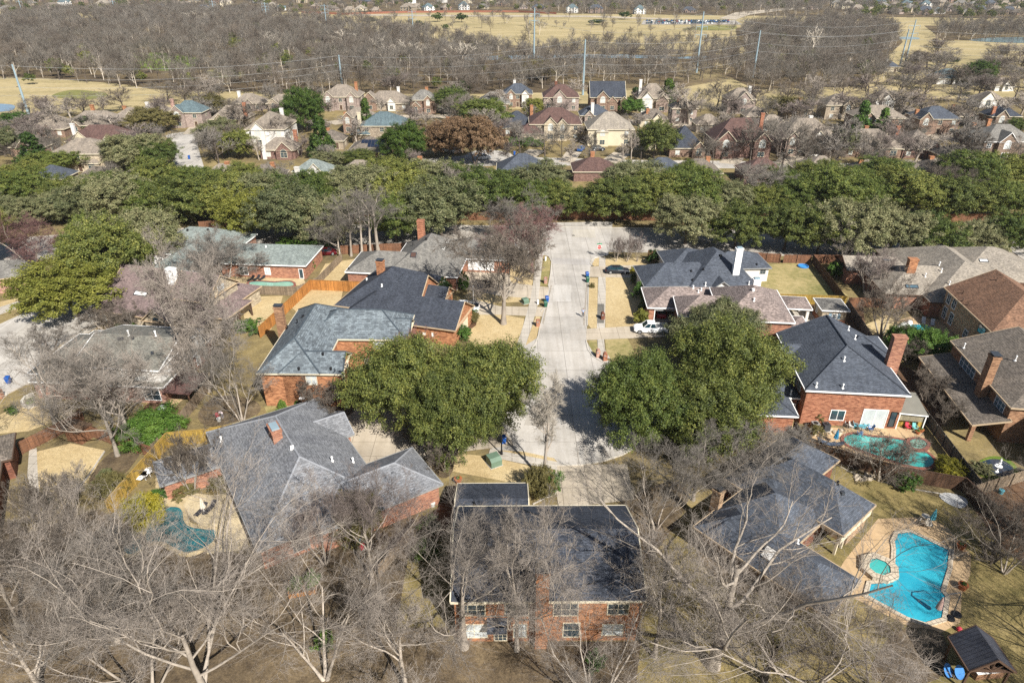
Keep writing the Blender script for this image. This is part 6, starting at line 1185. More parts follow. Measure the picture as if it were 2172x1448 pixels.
# -- trees among the further houses
for bx, by, ty, w, lf, sh, kt in ((650, 280, 188, 80, 'cedar', 'M', 'tall dark evergreen'), (686, 336, 248, 44, 'cedar', 'C', 'dark conifer'), (863, 350, 262, 86, 'cedar', 'M', 'dark rounded evergreen'), (470, 305, 254, 80, 'oakg', 'M', 'live oak'), (508, 335, 278, 70, 'oak', 'M', 'live oak'), (325, 280, 230, 92, 'dull', 'M', 'olive evergreen'), (186, 280, 247, 38, 'cedar', 'C', 'small dark evergreen'), (76, 348, 282, 50, 'cedar', 'C', 'dark conifer'), (38, 268, 238, 48, 'hol', 'M', 'green evergreen'), (1026, 275, 210, 92, 'oakd', 'M', 'dark live oak'), (955, 240, 186, 74, 'oakd', 'M', 'dark evergreen'), (1386, 335, 258, 82, 'oak', 'M', 'live oak'), (1413, 232, 168, 38, 'cedar', 'C', 'dark conifer'), (456, 245, 203, 60, 'dull', 'M', 'olive tree'), (1132, 252, 210, 44, 'yel', 'M', 'yellow-green tree'), (290, 360, 285, 110, 'oakg', 'M', 'grey-green live oak'), (345, 362, 300, 70, 'oakd', 'M', 'dark live oak'), (118, 372, 322, 96, 'oakd', 'M', 'dark live oak'), (60, 392, 345, 84, 'oak', 'M', 'live oak'), (1345, 224, 186, 24, 'cedar', 'C', 'small dark conifer'), (1668, 256, 204, 72, 'dull', 'M', 'olive-green tree'), (1822, 285, 215, 34, 'hol', 'C', 'ivy-clad tree'), (1865, 290, 230, 30, 'hol', 'C', 'ivy-clad tree'), (2072, 182, 130, 52, 'cedar', 'M', 'dark evergreen'), (2022, 136, 122, 18, 'cedar', 'M', 'small dark evergreen'), (1790, 330, 275, 50, 'oakg', 'M', 'grey-green live oak'), (780, 290, 210, 30, 'cedar', 'C', 'dark conifer'), (1340, 245, 210, 44, 'hol', 'M', 'green evergreen'), (985, 205, 172, 26, 'cedar', 'M', 'small dark evergreen'), (1130, 165, 128, 40, 'dull', 'M', 'olive willow-like tree'), (1155, 170, 128, 42, 'dull', 'M', 'olive willow-like tree'), (250, 330, 292, 44, 'oakd', 'M', 'dark evergreen'), (760, 350, 318, 70, 'oak', 'M', 'live oak'), (700, 356, 320, 60, 'oakg', 'M', 'grey-green live oak'), (2150, 290, 252, 50, 'oakd', 'M', 'dark evergreen'), (10, 330, 270, 60, 'oakg', 'M', 'grey-green evergreen')):
    P = OAKM if sh == 'M' else CONE; e = leafput(P, ro.randrange(len(P)), bx, by, ty, w, lf, None, 'tree', 'evergreen_tree'); AUTO.append((e, kt, where(e.location)))
for bx, by, ty, w, kt in ((955, 338, 252, 95, 'rust-leaved oak'), (1008, 350, 248, 92, 'rust-leaved oak'), (925, 330, 268, 60, 'rust-leaved oak')): e = leafput(OAKM, ro.randrange(5), bx, by, ty, w, 'rust', None, 'tree', 'oak_tree'); AUTO.append((e, kt, where(e.location)))
def lowreg(*a, **k): V, Q, MI, m = lowbare(*a, **k); me = np_mesh('bare_tree', V, Q, list(m), MI); h, w = extent(me); return me, h, w
MIDB = [lowreg(101 + i, 10, [1, 1.15, .85, 1.0, .7][i], [(BARKD, TWIGB), (BARKD, TWIGF), (BARKD, TWIGG), (BARKD, TWIGM), (BARK, TWIG)][i], .05, (7, 6, 6), .3, n4=4) for i in range(5)]
WHT = [lowreg(111 + i, 13, 1.0, (BARKW, TWIGW), .07, (6, 5, 5), .3, n4=0) for i in range(2)]
BT = ['brown bare tree', 'grey-brown bare tree', 'grey bare tree', 'mauve bare tree', 'slender pale bare tree']
mb = [(120, 284, 222, 78), (78, 292, 235, 66), (266, 237, 183, 62), (222, 244, 200, 44), (352, 268, 205, 44), (398, 266, 226, 44), (465, 348, 268, 60), (300, 335, 262, 84), (505, 252, 208, 62), (602, 264, 212, 46), (700, 237, 208, 36), (868, 266, 228, 66), (640, 334, 284, 46), (962, 255, 202, 70), (1156, 336, 272, 78), (1192, 330, 262, 48), (1232, 300, 262, 44), (1100, 215, 170, 40), (1462, 264, 188, 80), (1500, 300, 250, 60), (1548, 252, 205, 50), (1590, 345, 250, 70), (1530, 338, 292, 54), (1658, 354, 250, 96), (1702, 352, 262, 66), (1772, 348, 248, 92), (1742, 336, 286, 54), (1936, 352, 276, 84), (2018, 350, 256, 96), (2066, 352, 278, 64), (1792, 254, 196, 78), (1850, 266, 186, 86), (1902, 266, 186, 94), (1950, 256, 190, 86), (2002, 276, 215, 80), (2052, 266, 200, 84), (2106, 268, 200, 80), (2160, 256, 190, 84), (1925, 306, 250, 80), (1880, 300, 240, 70), (1970, 330, 290, 50), (2100, 330, 292, 44), (1720, 262, 205, 66), (1625, 262, 205, 60), (1600, 236, 180, 60), (1520, 230, 170, 66), (1440, 225, 172, 60), (1660, 235, 172, 66), (1720, 225, 165, 70), (1780, 220, 160, 70), (1840, 216, 158, 72), (1900, 212, 155, 70), (1960, 216, 158, 70), (2030, 218, 170, 60), (2150, 214, 160, 64), (2110, 170, 118, 66), (2160, 160, 112, 60), (1985, 126, 76, 46), (20, 300, 250, 60), (150, 250, 205, 60), (430, 320, 280, 40), (560, 245, 215, 50), (760, 262, 225, 40), (830, 275, 240, 50), (905, 270, 235, 44), (1060, 260, 225, 44), (1330, 275, 240, 40), (1420, 285, 240, 44), (1210, 345, 300, 40), (1250, 350, 310, 30), (1320, 346, 300, 30), (1480, 345, 290, 46), (1830, 350, 300, 50), (1560, 300, 258, 50), (1640, 300, 252, 50), (1690, 295, 245, 50), (2080, 300, 255, 60), (2140, 350, 300, 40), (40, 350, 300, 50), (170, 345, 300, 40), (230, 395, 345, 50), (880, 240, 200, 40), (660, 240, 205, 40), (550, 340, 290, 34), (690, 290, 250, 50), (345, 240, 200, 46)]
rx = random.Random(21)
for _ in range(400):
    if len(mb) >= 186: break
    x = rx.uniform(-20, 2190); y = rx.uniform(205, 372)
    if y > 340 and rx.random() < .5 or (355 < x < 445 and 265 < y < 375) or (x < 340 and y < 240) or any(abs(x - q[0]) < 15 and abs(y - q[1]) < 8 for q in mb): continue
    if any(abs(x - cx_) < 40 and -8 < y - by_ < 22 for _h, cx_, by_ in MID) and rx.random() < .6: continue
    mb.append((x, y, y - rx.uniform(42, 72) * (.6 + y / 800), rx.uniform(36, 76)))
for _ in range(44): x = rx.uniform(1890, 2190); y = rx.uniform(128, 205); mb.append((x, y, y - rx.uniform(34, 48), rx.uniform(36, 60)))
for i, (bx, by, ty, w) in enumerate(mb):
    k = ro.randrange(5) if w > 36 else 4; me, h, pw = MIDB[k]; e = put(me, h, pw, bx, by, ty, w, None, 'tree', 'bare_tree', 'bare trees among the further houses'); AUTO.append((e, BT[k], where(e.location)))
for bx, by, ty, w, pl in ((805, 118, 78, 52, 'white-limbed bare tree near the wood edge at centre left'), (850, 132, 84, 60, 'white-limbed bare tree second from the left in the central wood'), (895, 134, 92, 50, 'white-limbed bare tree third from the left in the central wood'), (985, 148, 88, 76, 'broad white-limbed bare tree left of the central tall pole'), (730, 110, 62, 60, 'white-limbed bare tree by the left stretch of poles'), (1722, 122, 52, 46, 'tall white-limbed bare tree in the eastern wood'), (1778, 104, 74, 30, 'small white-limbed bare tree in the eastern wood'), (420, 55, 22, 44, 'white-limbed bare tree at the top of the western wood'), (575, 112, 66, 40, 'white-limbed bare tree deep in the western wood'), (1058, 108, 72, 44, 'pale bare tree just left of the central pole'), (1795, 45, 24, 40, 'pale bare tree at the far top edge of the eastern wood')):
    near(WHT, int(bx) % 2, bx, by, ty, w, pl, name='white_bare_tree')
autolabel(AUTO)
# -- the woods along the creek: the nearest as trees of their own, the rest as one mass per wood
LOWF = [lowreg(121 + i, 11, [1, 1.2, .9, 1.05][i], [(BARKD, TWIGF), (BARKD, TWIGB), (BARK, TWIGG), (BARKW, TWIGF)][i], .055, (6, 6, 5), .3, n4=3) for i in range(4)]
def inside(x, y, poly):
    c = False
    for i in range(len(poly)):
        (x1, y1), (x2, y2) = poly[i], poly[i - 1]
        if (y1 > y) != (y2 > y) and x < (x2 - x1) * (y - y1) / (y2 - y1) + x1: c = not c
    return c
def scatter(poly, area, seed, gap=None):
    W_ = [(G(*p).x, G(*p).y) for p in poly]; xs = [p[0] for p in W_]; ys = [p[1] for p in W_]; r = random.Random(seed); out = []; cell = {}; n = int((max(xs) - min(xs)) * (max(ys) - min(ys)) / area * 2.2); g = area ** .5 * .72
    for _ in range(n):
        x = r.uniform(min(xs), max(xs)); y = r.uniform(min(ys), max(ys)); k = (int(x / g), int(y / g))
        if not inside(x, y, W_) or any(math.dist((x, y), q) < g for i in (-1, 0, 1) for j in (-1, 0, 1) for q in cell.get((k[0] + i, k[1] + j), ())): continue
        px, py = PX((x, y, 6))
        if -60 < px < 2232 and not (gap and gap(px, py, r)): cell.setdefault(k, []).append((x, y)); out.append((x, y, r.uniform(.75, 1.25)))
    return out
WEST = scatter([(-60, 40), (350, 22), (560, 28), (715, 58), (900, 76), (965, 92), (1075, 112), (1125, 134), (1150, 190), (1000, 206), (720, 206), (560, 204), (360, 196), (250, 186), (120, 172), (-60, 168)], 58, 1, lambda x, y, r: (math.sin(x * .021 + 1) * math.sin(y * .07 + x * .009) > .5 or inside(x, y + 2, [(265, 112), (430, 108), (425, 150), (290, 150)])) and r.random() < .8)
EAST = scatter([(1570, 66), (1700, 52), (1830, 48), (1895, 66), (1905, 95), (1865, 135), (1890, 150), (1880, 180), (1760, 200), (1620, 200), (1560, 180), (1540, 160), (1600, 130), (1580, 95)], 60, 2)
CREEK = scatter([(1075, 116), (1330, 106), (1560, 108), (1600, 128), (1540, 160), (1480, 178), (1350, 185), (1150, 190), (1120, 140)], 80, 3, lambda x, y, r: abs(y - 120) < 4 and r.random() < .7)
FAIRT = scatter([(740, 42), (1000, 40), (1350, 44), (1560, 62), (1540, 104), (1300, 98), (1000, 84), (860, 66)], 1500, 8)
FARW = scatter([(1975, 62), (2240, 58), (2240, 88), (1995, 88)], 90, 4); EDGE = scatter([(640, 40), (760, 42), (880, 70), (830, 78), (700, 62)], 220, 5); TOPW = scatter([(1180, 26), (1560, 26), (1720, 22), (1840, 40), (1700, 46), (1560, 36), (1400, 34), (1250, 32)], 260, 6)
taken = set()
SRC = bpy.data.collections.new('wood_sources'); SRC2 = bpy.data.collections.new('evergreen_sources')
for i, (me, h, w) in enumerate(LOWF): o = bpy.data.objects.new('bare_tree_source', me); SRC.objects.link(o)
for i, (t, h, w) in enumerate(OSML):
    o = bpy.data.objects.new('evergreen_source', t[1]); SRC2.objects.link(o)
def mass(name, pts, src, seed):
    """one object: points that carry copies of the source trees"""
    me = bpy.data.meshes.new(name); me.vertices.add(len(pts)); me.vertices.foreach_set('co', np.array([(p[0], p[1], 0) for p in pts], np.float32).ravel())
    at = me.attributes.new('size', 'FLOAT', 'POINT'); at.data.foreach_set('value', np.array([p[2] for p in pts], np.float32)); ob = bpy.data.objects.new(name, me); S.collection.objects.link(ob); tag(ob, kind='stuff')
    ng = bpy.data.node_groups.new(name, 'GeometryNodeTree'); ng.interface.new_socket('Geometry', in_out='INPUT', socket_type='NodeSocketGeometry'); ng.interface.new_socket('Geometry', in_out='OUTPUT', socket_type='NodeSocketGeometry')
    N = ng.nodes.new; gi, go = N('NodeGroupInput'), N('NodeGroupOutput'); ci = N('GeometryNodeCollectionInfo'); ci.inputs['Collection'].default_value = src; ci.inputs['Separate Children'].default_value = True; ci.inputs['Reset Children'].default_value = True
    ip = N('GeometryNodeInstanceOnPoints'); ip.inputs['Pick Instance'].default_value = True; rv = N('FunctionNodeRandomValue'); rv.data_type = 'FLOAT_VECTOR'; rv.inputs[0].default_value = (0, 0, 0); rv.inputs[1].default_value = (0, 0, 6.28); rv.inputs['Seed'].default_value = seed
    na = N('GeometryNodeInputNamedAttribute'); na.data_type = 'FLOAT'; na.inputs[0].default_value = 'size'; l = ng.links.new
    l(gi.outputs[0], ip.inputs['Points']); l(ci.outputs[0], ip.inputs['Instance']); l(rv.outputs[0], ip.inputs['Rotation']); l(na.outputs[0], ip.inputs['Scale']); l(ip.outputs[0], go.inputs[0])
    md = ob.modifiers.new('scatter', 'NODES'); md.node_group = ng; return ob
for nm, L, sd in (('western_woods', WEST, 1), ('eastern_woods', EAST, 2), ('creek_woods', CREEK, 3), ('pond_woods', FARW, 4), ('fairway_edge_woods', EDGE, 5), ('top_woods', TOPW, 6), ('fairway_woods', FAIRT, 7)):
    L = [p for p in L if p not in taken]
    if L: mass(nm, L, SRC, sd)
r = random.Random(9)
def zone(x0, x1, y0, y1, n, s0, s1): return [(*G(r.uniform(x0, x1), r.uniform(y0, y1)).xy, r.uniform(s0, s1)) for _ in range(n)]
mass('far_estate_bare_woods', zone(-40, 700, 1, 32, 210, .7, 1) + zone(700, 1190, 1, 24, 200, .6, 1) + zone(1800, 2200, 2, 42, 230, .6, 1) + zone(-40, 2200, -30, 4, 800, .8, 1.3) + zone(1180, 1850, 1, 24, 520, .8, 1.2), SRC, 11)
mass('far_estate_evergreen_woods', zone(-40, 700, 2, 34, 60, .6, 1) + zone(700, 1190, 2, 24, 40, .6, .9) + zone(1800, 2200, 2, 42, 130, .6, 1) + zone(-40, 2200, -20, 4, 150, .8, 1.1) + zone(1180, 1850, 2, 26, 70, .7, 1), SRC2, 12)
mass('wood_evergreens', zone(60, 700, 60, 180, 26, .6, 1) + zone(700, 1080, 110, 190, 12, .5, .9) + zone(1600, 1880, 70, 185, 24, .6, 1), SRC2, 13)
# -- lone trees on the fairways
for bx, by, ty, w, kind, l in ((785, 53, 37, 28, 'g', 'dark evergreen alone on the left of the fairway'), (928, 47, 27, 22, 'g', 'dark evergreen on the fairway left of centre'), (979, 48, 28, 24, 'g', 'second dark evergreen on the fairway left of centre'), (888, 54, 44, 12, 'g', 'small evergreen on the fairway below the red fence'), (900, 57, 48, 12, 'g', 'tiny evergreen beside another on the fairway'), (1258, 54, 41, 20, 'g', 'left one of a dark evergreen pair on the fairway'), (1271, 54, 41, 18, 'g', 'right one of a dark evergreen pair on the fairway'), (1325, 42, 25, 24, 'g', 'round evergreen left of the car park'), (1075, 50, 30, 22, 'b', 'rusty bare tree on the fairway left of the central pole'), (1030, 50, 32, 22, 'b', 'bare tree on the fairway beside the far fence'), (1060, 34, 18, 20, 'b', 'bare tree in front of the far red fence'), (825, 53, 38, 16, 'b', 'bare tree right of the lone evergreen on the fairway'), (865, 57, 40, 16, 'b', 'slim bare tree near the thin pole on the fairway'), (1155, 60, 46, 10, 'b', 'small bare tree on the fairway near the central pole'), (1180, 58, 42, 12, 'b', 'second small bare tree right of the central pole on the fairway'), (1198, 62, 46, 10, 'b', 'third small bare tree right of the central pole on the fairway'), (1455, 78, 58, 18, 'b', 'bare tree on the fairway left of the leaning pole'), (1300, 57, 44, 10, 'b', 'small bare tree right of the evergreen pair'), (960, 62, 44, 16, 'b', 'brownish bare tree mid fairway'), (945, 66, 52, 14, 'g', 'low evergreen cluster mid fairway'), (1980, 124, 84, 46, 'b', 'rounded bare tree alone on the right fairway')):
    if kind == 'g': leafput(OSML, int(bx) % 3, bx, by, ty, w, 'cedar', l, name='fairway_evergreen')
    else: me, h, pw = LOWF[int(bx) % 4]; put(me, h, pw, bx, by, ty, w, l, 'tree', 'fairway_tree')
# -- shrubs and hedges
for bx, by, ty, w, lf, l in ((330, 930, 880, 110, 'bright', 'vivid green rounded hedge clump against the diagonal grey fence'), (292, 935, 900, 60, 'hol', 'dark green left end of the hedge clump by the fence'), (318, 1105, 1050, 70, 'mound', 'mustard-green mounded shrub beside the dark teal pool'), (338, 1062, 1040, 28, 'hol', 'small round green shrub above the mustard mound'), (1145, 1048, 995, 62, 'dull', 'low dark shrub ring around the lone silver tree, left half'), (1168, 1040, 998, 44, 'hol', 'low dark shrub ring around the lone silver tree, right half'), (1912, 745, 690, 75, 'bright', 'vivid green shrub in front of the cyan pool, left half'), (1960, 758, 698, 85, 'bright', 'vivid green shrub in front of the cyan pool, right half'), (1918, 1036, 1000, 42, 'hol', 'clipped bright shrub on the lawn below the dark pool fence'), (2012, 1004, 978, 58, 'mound', 'yellow-green shrub at the lower right of the turquoise pool'), (2150, 905, 868, 60, 'cedar', 'dark green bush at the right edge below the brown house'), (1773, 586, 555, 40, 'hol', 'dark green shrub at the foot of the pale bare tree'), (943, 628, 590, 30, 'cedar', 'upright dark shrub by the entry of the warm grey house'), (985, 618, 575, 22, 'hol', 'tall green shrub left of the white garage'), (1000, 668, 655, 24, 'hol', 'green shrub left of the white truck drive'), (985, 720, 690, 32, 'hol', 'rounded green shrub at the corner of the charcoal roof'), (1003, 680, 662, 30, 'dull', 'reddish low shrub beside the truck'), (1358, 690, 658, 30, 'yel', 'yellow-green rounded shrub left of the open garage'), (1356, 632, 600, 28, 'hol', 'green clipped shrub beside the slate-roofed house front'), (1345, 600, 578, 20, 'oakd', 'dark shrub bed above the clipped shrub'), (1342, 582, 566, 16, 'mound', 'little pale shrub before the sedan drive house'), (1390, 560, 530, 34, 'cedar', 'dark shrub by the short cedar fence panel'), (1370, 660, 630, 30, 'cedar', 'dark round shrub in the shade before the open garage'), (565, 578, 555, 34, 'hol', 'little round tree against the long brick wing'), (655, 572, 552, 26, 'hol', 'round shrub at the end of the long brick wing'), (525, 700, 680, 50, 'hol', 'green shrub behind the thick bare tree'), (275, 700, 684, 40, 'bright', 'green shrub left of the stone gable'), (305, 698, 685, 24, 'bright', 'small green shrub just left of the gable window'), (240, 1050, 1005, 55, 'dull', 'grey-green spiky shrub beside the mustard fence'), (225, 1015, 1000, 34, 'oakg', 'pale grey agave-like shrub by the mustard fence'), (30, 880, 860, 18, 'bright', 'small green plant on the lawn at the far left'), (600, 870, 850, 18, 'bright', 'small yellow-green plant at the foot of the orange wall'), (632, 862, 856, 12, 'bright', 'tiny green plant under the satellite dish'), (655, 520, 500, 60, 'hol', 'green bush above the end of the long brick wing'), (620, 524, 505, 50, 'bright', 'bright green bush left of the parked red car'), (680, 524, 508, 40, 'hol', 'round green bush right of the bright bush'), (1095, 308, 292, 36, 'hol', 'clipped dark hedge end at the north turning circle, left'), (1118, 310, 292, 36, 'hol', 'clipped dark hedge middle at the north turning circle'), (1140, 311, 296, 30, 'hol', 'clipped dark hedge end at the north turning circle, right'), (713, 300, 290, 14, 'mound', 'round yellow-green shrub near the dark conifer'), (1807, 331, 320, 13, 'bright', 'left one of three clipped round shrubs'), (1823, 332, 321, 13, 'bright', 'middle one of three clipped round shrubs'), (1838, 332, 321, 13, 'bright', 'right one of three clipped round shrubs'), (423, 298, 286, 14, 'cedar', 'dark round shrub at the northwest turning circle'), (1895, 555, 545, 26, 'hol', 'low green shrub below the boulevard fence at right'), (1255, 610, 600, 12, 'dull', 'little palm-like shrub by the kerb'), (1735, 895, 870, 24, 'dull', 'olive shrub beside the air conditioners'), (1730, 922, 905, 28, 'dull', 'small shrub by the corner of the turquoise pool terrace'), (470, 1040, 1015, 40, 'dull', 'low green planting at the foot of the small reddish tree'), (395, 1050, 1030, 44, 'dull', 'low green planting by the flagstones'), (2080, 1000, 985, 40, 'oakg', 'low plants around the garden pond'), (665, 1245, 1215, 30, 'hol', 'leafy green vegetables at the right of the raised bed'), (630, 1250, 1225, 26, 'hol', 'leafy green vegetables at the left of the raised bed'), (690, 1370, 1345, 40, 'hol', 'small green shrub among leaves at the bottom'), (1262, 1415, 1390, 40, 'hol', 'small green shrub below the front house wall'), (760, 1140, 1060, 90, 'dull', 'leafy olive shrub against the grey hip roof eaves'), (800, 1090, 1035, 60, 'dull', 'smaller olive shrub before the brick wing wall'), (1730, 1240, 1215, 50, 'dull', 'flower bed plants at the corner of the angled house'), (915, 1130, 1095, 40, 'cedar', 'dark hedge in the shade beside the front house garage'), (905, 1190, 1150, 50, 'cedar', 'dark hedge in the shade beside the front house')):
    leafput(BUSHL if w > 52 else BUSH, int(bx) % 3, bx, by, ty, w, lf, l, 'shrub', 'shrub')
# ---------------------------------------------------------------- poles and wires
def pole(bx, by, tx, ty, label, r0=.55, arms=(), hmax=60):
    p = G(bx, by); h = min(hmax, ztop(p, ty)); e = thing('transmission_pole', p, label, 'power pole', 'steel transmission poles'); m = MB(); m.tube(p, p + Vector((0, 0, h)), r0, r0 * .55, 12); m.build('shaft', METAL, e)
    for f, w in arms:
        a = MB(); z = h * f; a.tube(p + Vector((-w, 0, z + .5)), p + Vector((0, 0, z)), .1, .18, 6); a.tube(p + Vector((0, 0, z)), p + Vector((w, 0, z + .5)), .18, .1, 6)
        for x in (-w, w): a.tube(p + Vector((x, 0, z + .5)), p + Vector((x, 0, z - 1.2)), .12, .12, 6)
        a.build('crossarm', METAL, e)
    if not arms:
        for f in (.98, .75, .58, .42): i = MB(); i.tube(p + Vector((0, 0, h * f)), p + Vector((-.9, -.5, h * f + .1)), .1, .14, 6); i.build('insulator', DMETAL, e)
    return p, h
NEARP = [pole(62, 247, 28, 137, 'leaning steel pole at the far left beside the golf pond'), pole(727, 193, 718, 117, 'steel pole above the roofs left of centre'), pole(1236, 202, 1240, 84, 'steel pole behind the steep orange-gabled house'), pole(1597, 165, 1612, 65, 'steel pole rising at the left of the eastern wood'), pole(1908, 142, 1930, 62, 'left one of the paired steel poles at right')]
AR = ((.93, 3.2), (.8, 3.4), (.67, 3.2))
FARP = [pole(50, 36, 40, -12, 'far steel pole at top left corner', .5, AR), pole(245, 30, 236, -8, 'far steel pole at the top between the first two', .5, AR), pole(456, 38, 449, -4, 'far steel pole at the top above the western wood', .5, AR), pole(568, 52, 562, 5, 'far steel pole with three arms, left one near the red fence', .5, AR), pole(694, 66, 688, 9, 'far steel pole with three arms at the left end of the fairway', .5, AR), pole(877, 78, 872, 22, 'far steel pole with three arms standing on the fairway', .5, AR), pole(1132, 153, 1132, 17, 'tall central steel pole before the fairway', .6, ((.9, 2.6), (.8, 2.6))), pole(1477, 155, 1490, 25, 'tall steel pole standing below the car park', .6, ((.75, 3), (.62, 3))), pole(1918, 140, 1938, 42, 'right one of the paired steel poles at right', .55, ((.86, 3.4), (.7, 3.2)))]
WIRE = m_plain('wire_grey', C('c4c6c6'), .05, 1, .4, .4, .5)
def wire(a, b, sag, label, r=.045):
    m = MB(); n = 22; P = [a.lerp(b, i / n) - Vector((0, 0, sag * 4 * (i / n) * (1 - i / n))) for i in range(n + 1)]
    for q, q2 in zip(P, P[1:]): m.tube(q, q2, r, r, 4, cap=False)
    tag(m.build('power_line', WIRE, None, a), label, 'wire', 'power lines')
FRN = ('top', 'second', 'third', 'lowest')
SP = ('between the left and left-of-centre near poles', 'between the left-of-centre and orange-gable near poles', 'between the orange-gable and eastern-wood near poles', 'between the eastern-wood and paired near poles')
for i in range(4):
    for k, f in enumerate((.98, .75, .58, .42)): (p, h), (q, g) = NEARP[i], NEARP[i + 1]; wire(p + Vector((-.9, -.5, h * f)), q + Vector((-.9, -.5, g * f)), 3.2, f'{FRN[k]} sagging power line {SP[i]}')
p, h = NEARP[4]
for k, f in enumerate((.98, .75, .58, .42)): wire(p + Vector((-.9, -.5, h * f)), Vector((460, 430, h * f + 2)), 4, f'{FRN[k]} power line leaving the paired poles toward the right edge'); (q, g) = NEARP[0]; wire(q + Vector((-.9, -.5, g * f)), Vector((-420, 300, g * f)), 3, f'{FRN[k]} power line leaving the left pole toward the left edge')
for i, nm in ((6, 'between the two tall central far poles'), (7, 'between the car park pole and the paired poles')):
    for k, f in enumerate((.97, .8)): (p, h), (q, g) = FARP[i], FARP[i + 1]; wire(p + Vector((0, 0, h * f)), q + Vector((0, 0, g * f)), 5, f'{FRN[k]} thin power line {nm}')
for bx, by, ty, l in ((1357, 360, 322, 'dark wooden utility pole beside the north street'), (1980, 362, 330, 'dark wooden utility pole at the right part of the north street')): p = G(bx, by); m = MB(); m.tube(p, p + Vector((0, 0, ztop(p, ty))), .16, .12, 8); tag(m.build('utility_pole', BARKD, None, p), l, 'pole')
p = G(1064, 964); h = ztop(p, 878); e = thing('street_lamp', p, 'black street lamp post beside the turning circle walk', 'street lamp'); m = MB(); m.tube(p, p + Vector((0, 0, h)), .1, .07, 10); m.tube(p, p + Vector((0, 0, .7)), .17, .14, 10); m.build('post', BLACK, e); m = MB(); m.lathe(p + Vector((0, 0, h)), [(.1, 0), (.22, .15), (.2, .5), (.05, .65)]); m.build('lantern', BLACK, e)
p = G(1005, 664); e = thing('flagpole', p, 'thin white flagpole beside the white truck with black bed cover', 'flagpole'); m = MB(); m.tube(p, p + Vector((0, 0, 5.2)), .05, .04, 8); m.build('shaft', WHITE, e); m = MB(); m.ellipsoid(p + Vector((0, 0, 5.25)), .08, .08, .08); m.build('finial', WHITE, e)
# ---------------------------------------------------------------- vehicles
TYRE = m_plain('tyre_rubber', (.015, .015, .015), .2, 4, .8); RIM = m_plain('alloy_rim', C('c8cacc'), .1, 2, .3, .5, .6); CGL = m_plain('car_glass', C('2c4650'), .2, .8, .08, .8); RED_L = m_plain('tail_light', C('a01818'), .1); LAMP = m_plain('head_light', C('e4e8ea'), .05, 1, .15)
def paint(n, c): return m_plain('car_paint_' + n, c, .04, .6, .25, .5)
PT = dict(black=paint('black', (.012, .014, .02)), white=paint('white', (.78, .78, .76)), red=paint('red', C('b01828')), dred=paint('dark_red', C('6a1820')), silver=paint('silver', C('a8acb0')), blue=paint('blue', C('2a5a94')), grey=paint('grey', C('6a6e74')))
def loft(m, st, mi=0, f=None):
    """st: (x, half width, z bottom, z shoulder, z top, top half width)"""
    R = [[f(x, s * a, z) for s, a, z in ((-1, w * .96, zb), (-1, w, zb + (zs - zb) * .5), (-1, w * .98, zs), (-1, tw, zt), (1, tw, zt), (1, w * .98, zs), (1, w, zb + (zs - zb) * .5), (1, w * .96, zb))] for x, w, zb, zs, zt, tw in st]
    for a, b in zip(R, R[1:]):
        for i in range(8): j = (i + 1) % 8; m.quad(a[i], b[i], b[j], a[j], mi, smooth=(i not in (3,)))
    m.face(R[0], mi); m.face(R[-1][::-1], mi)
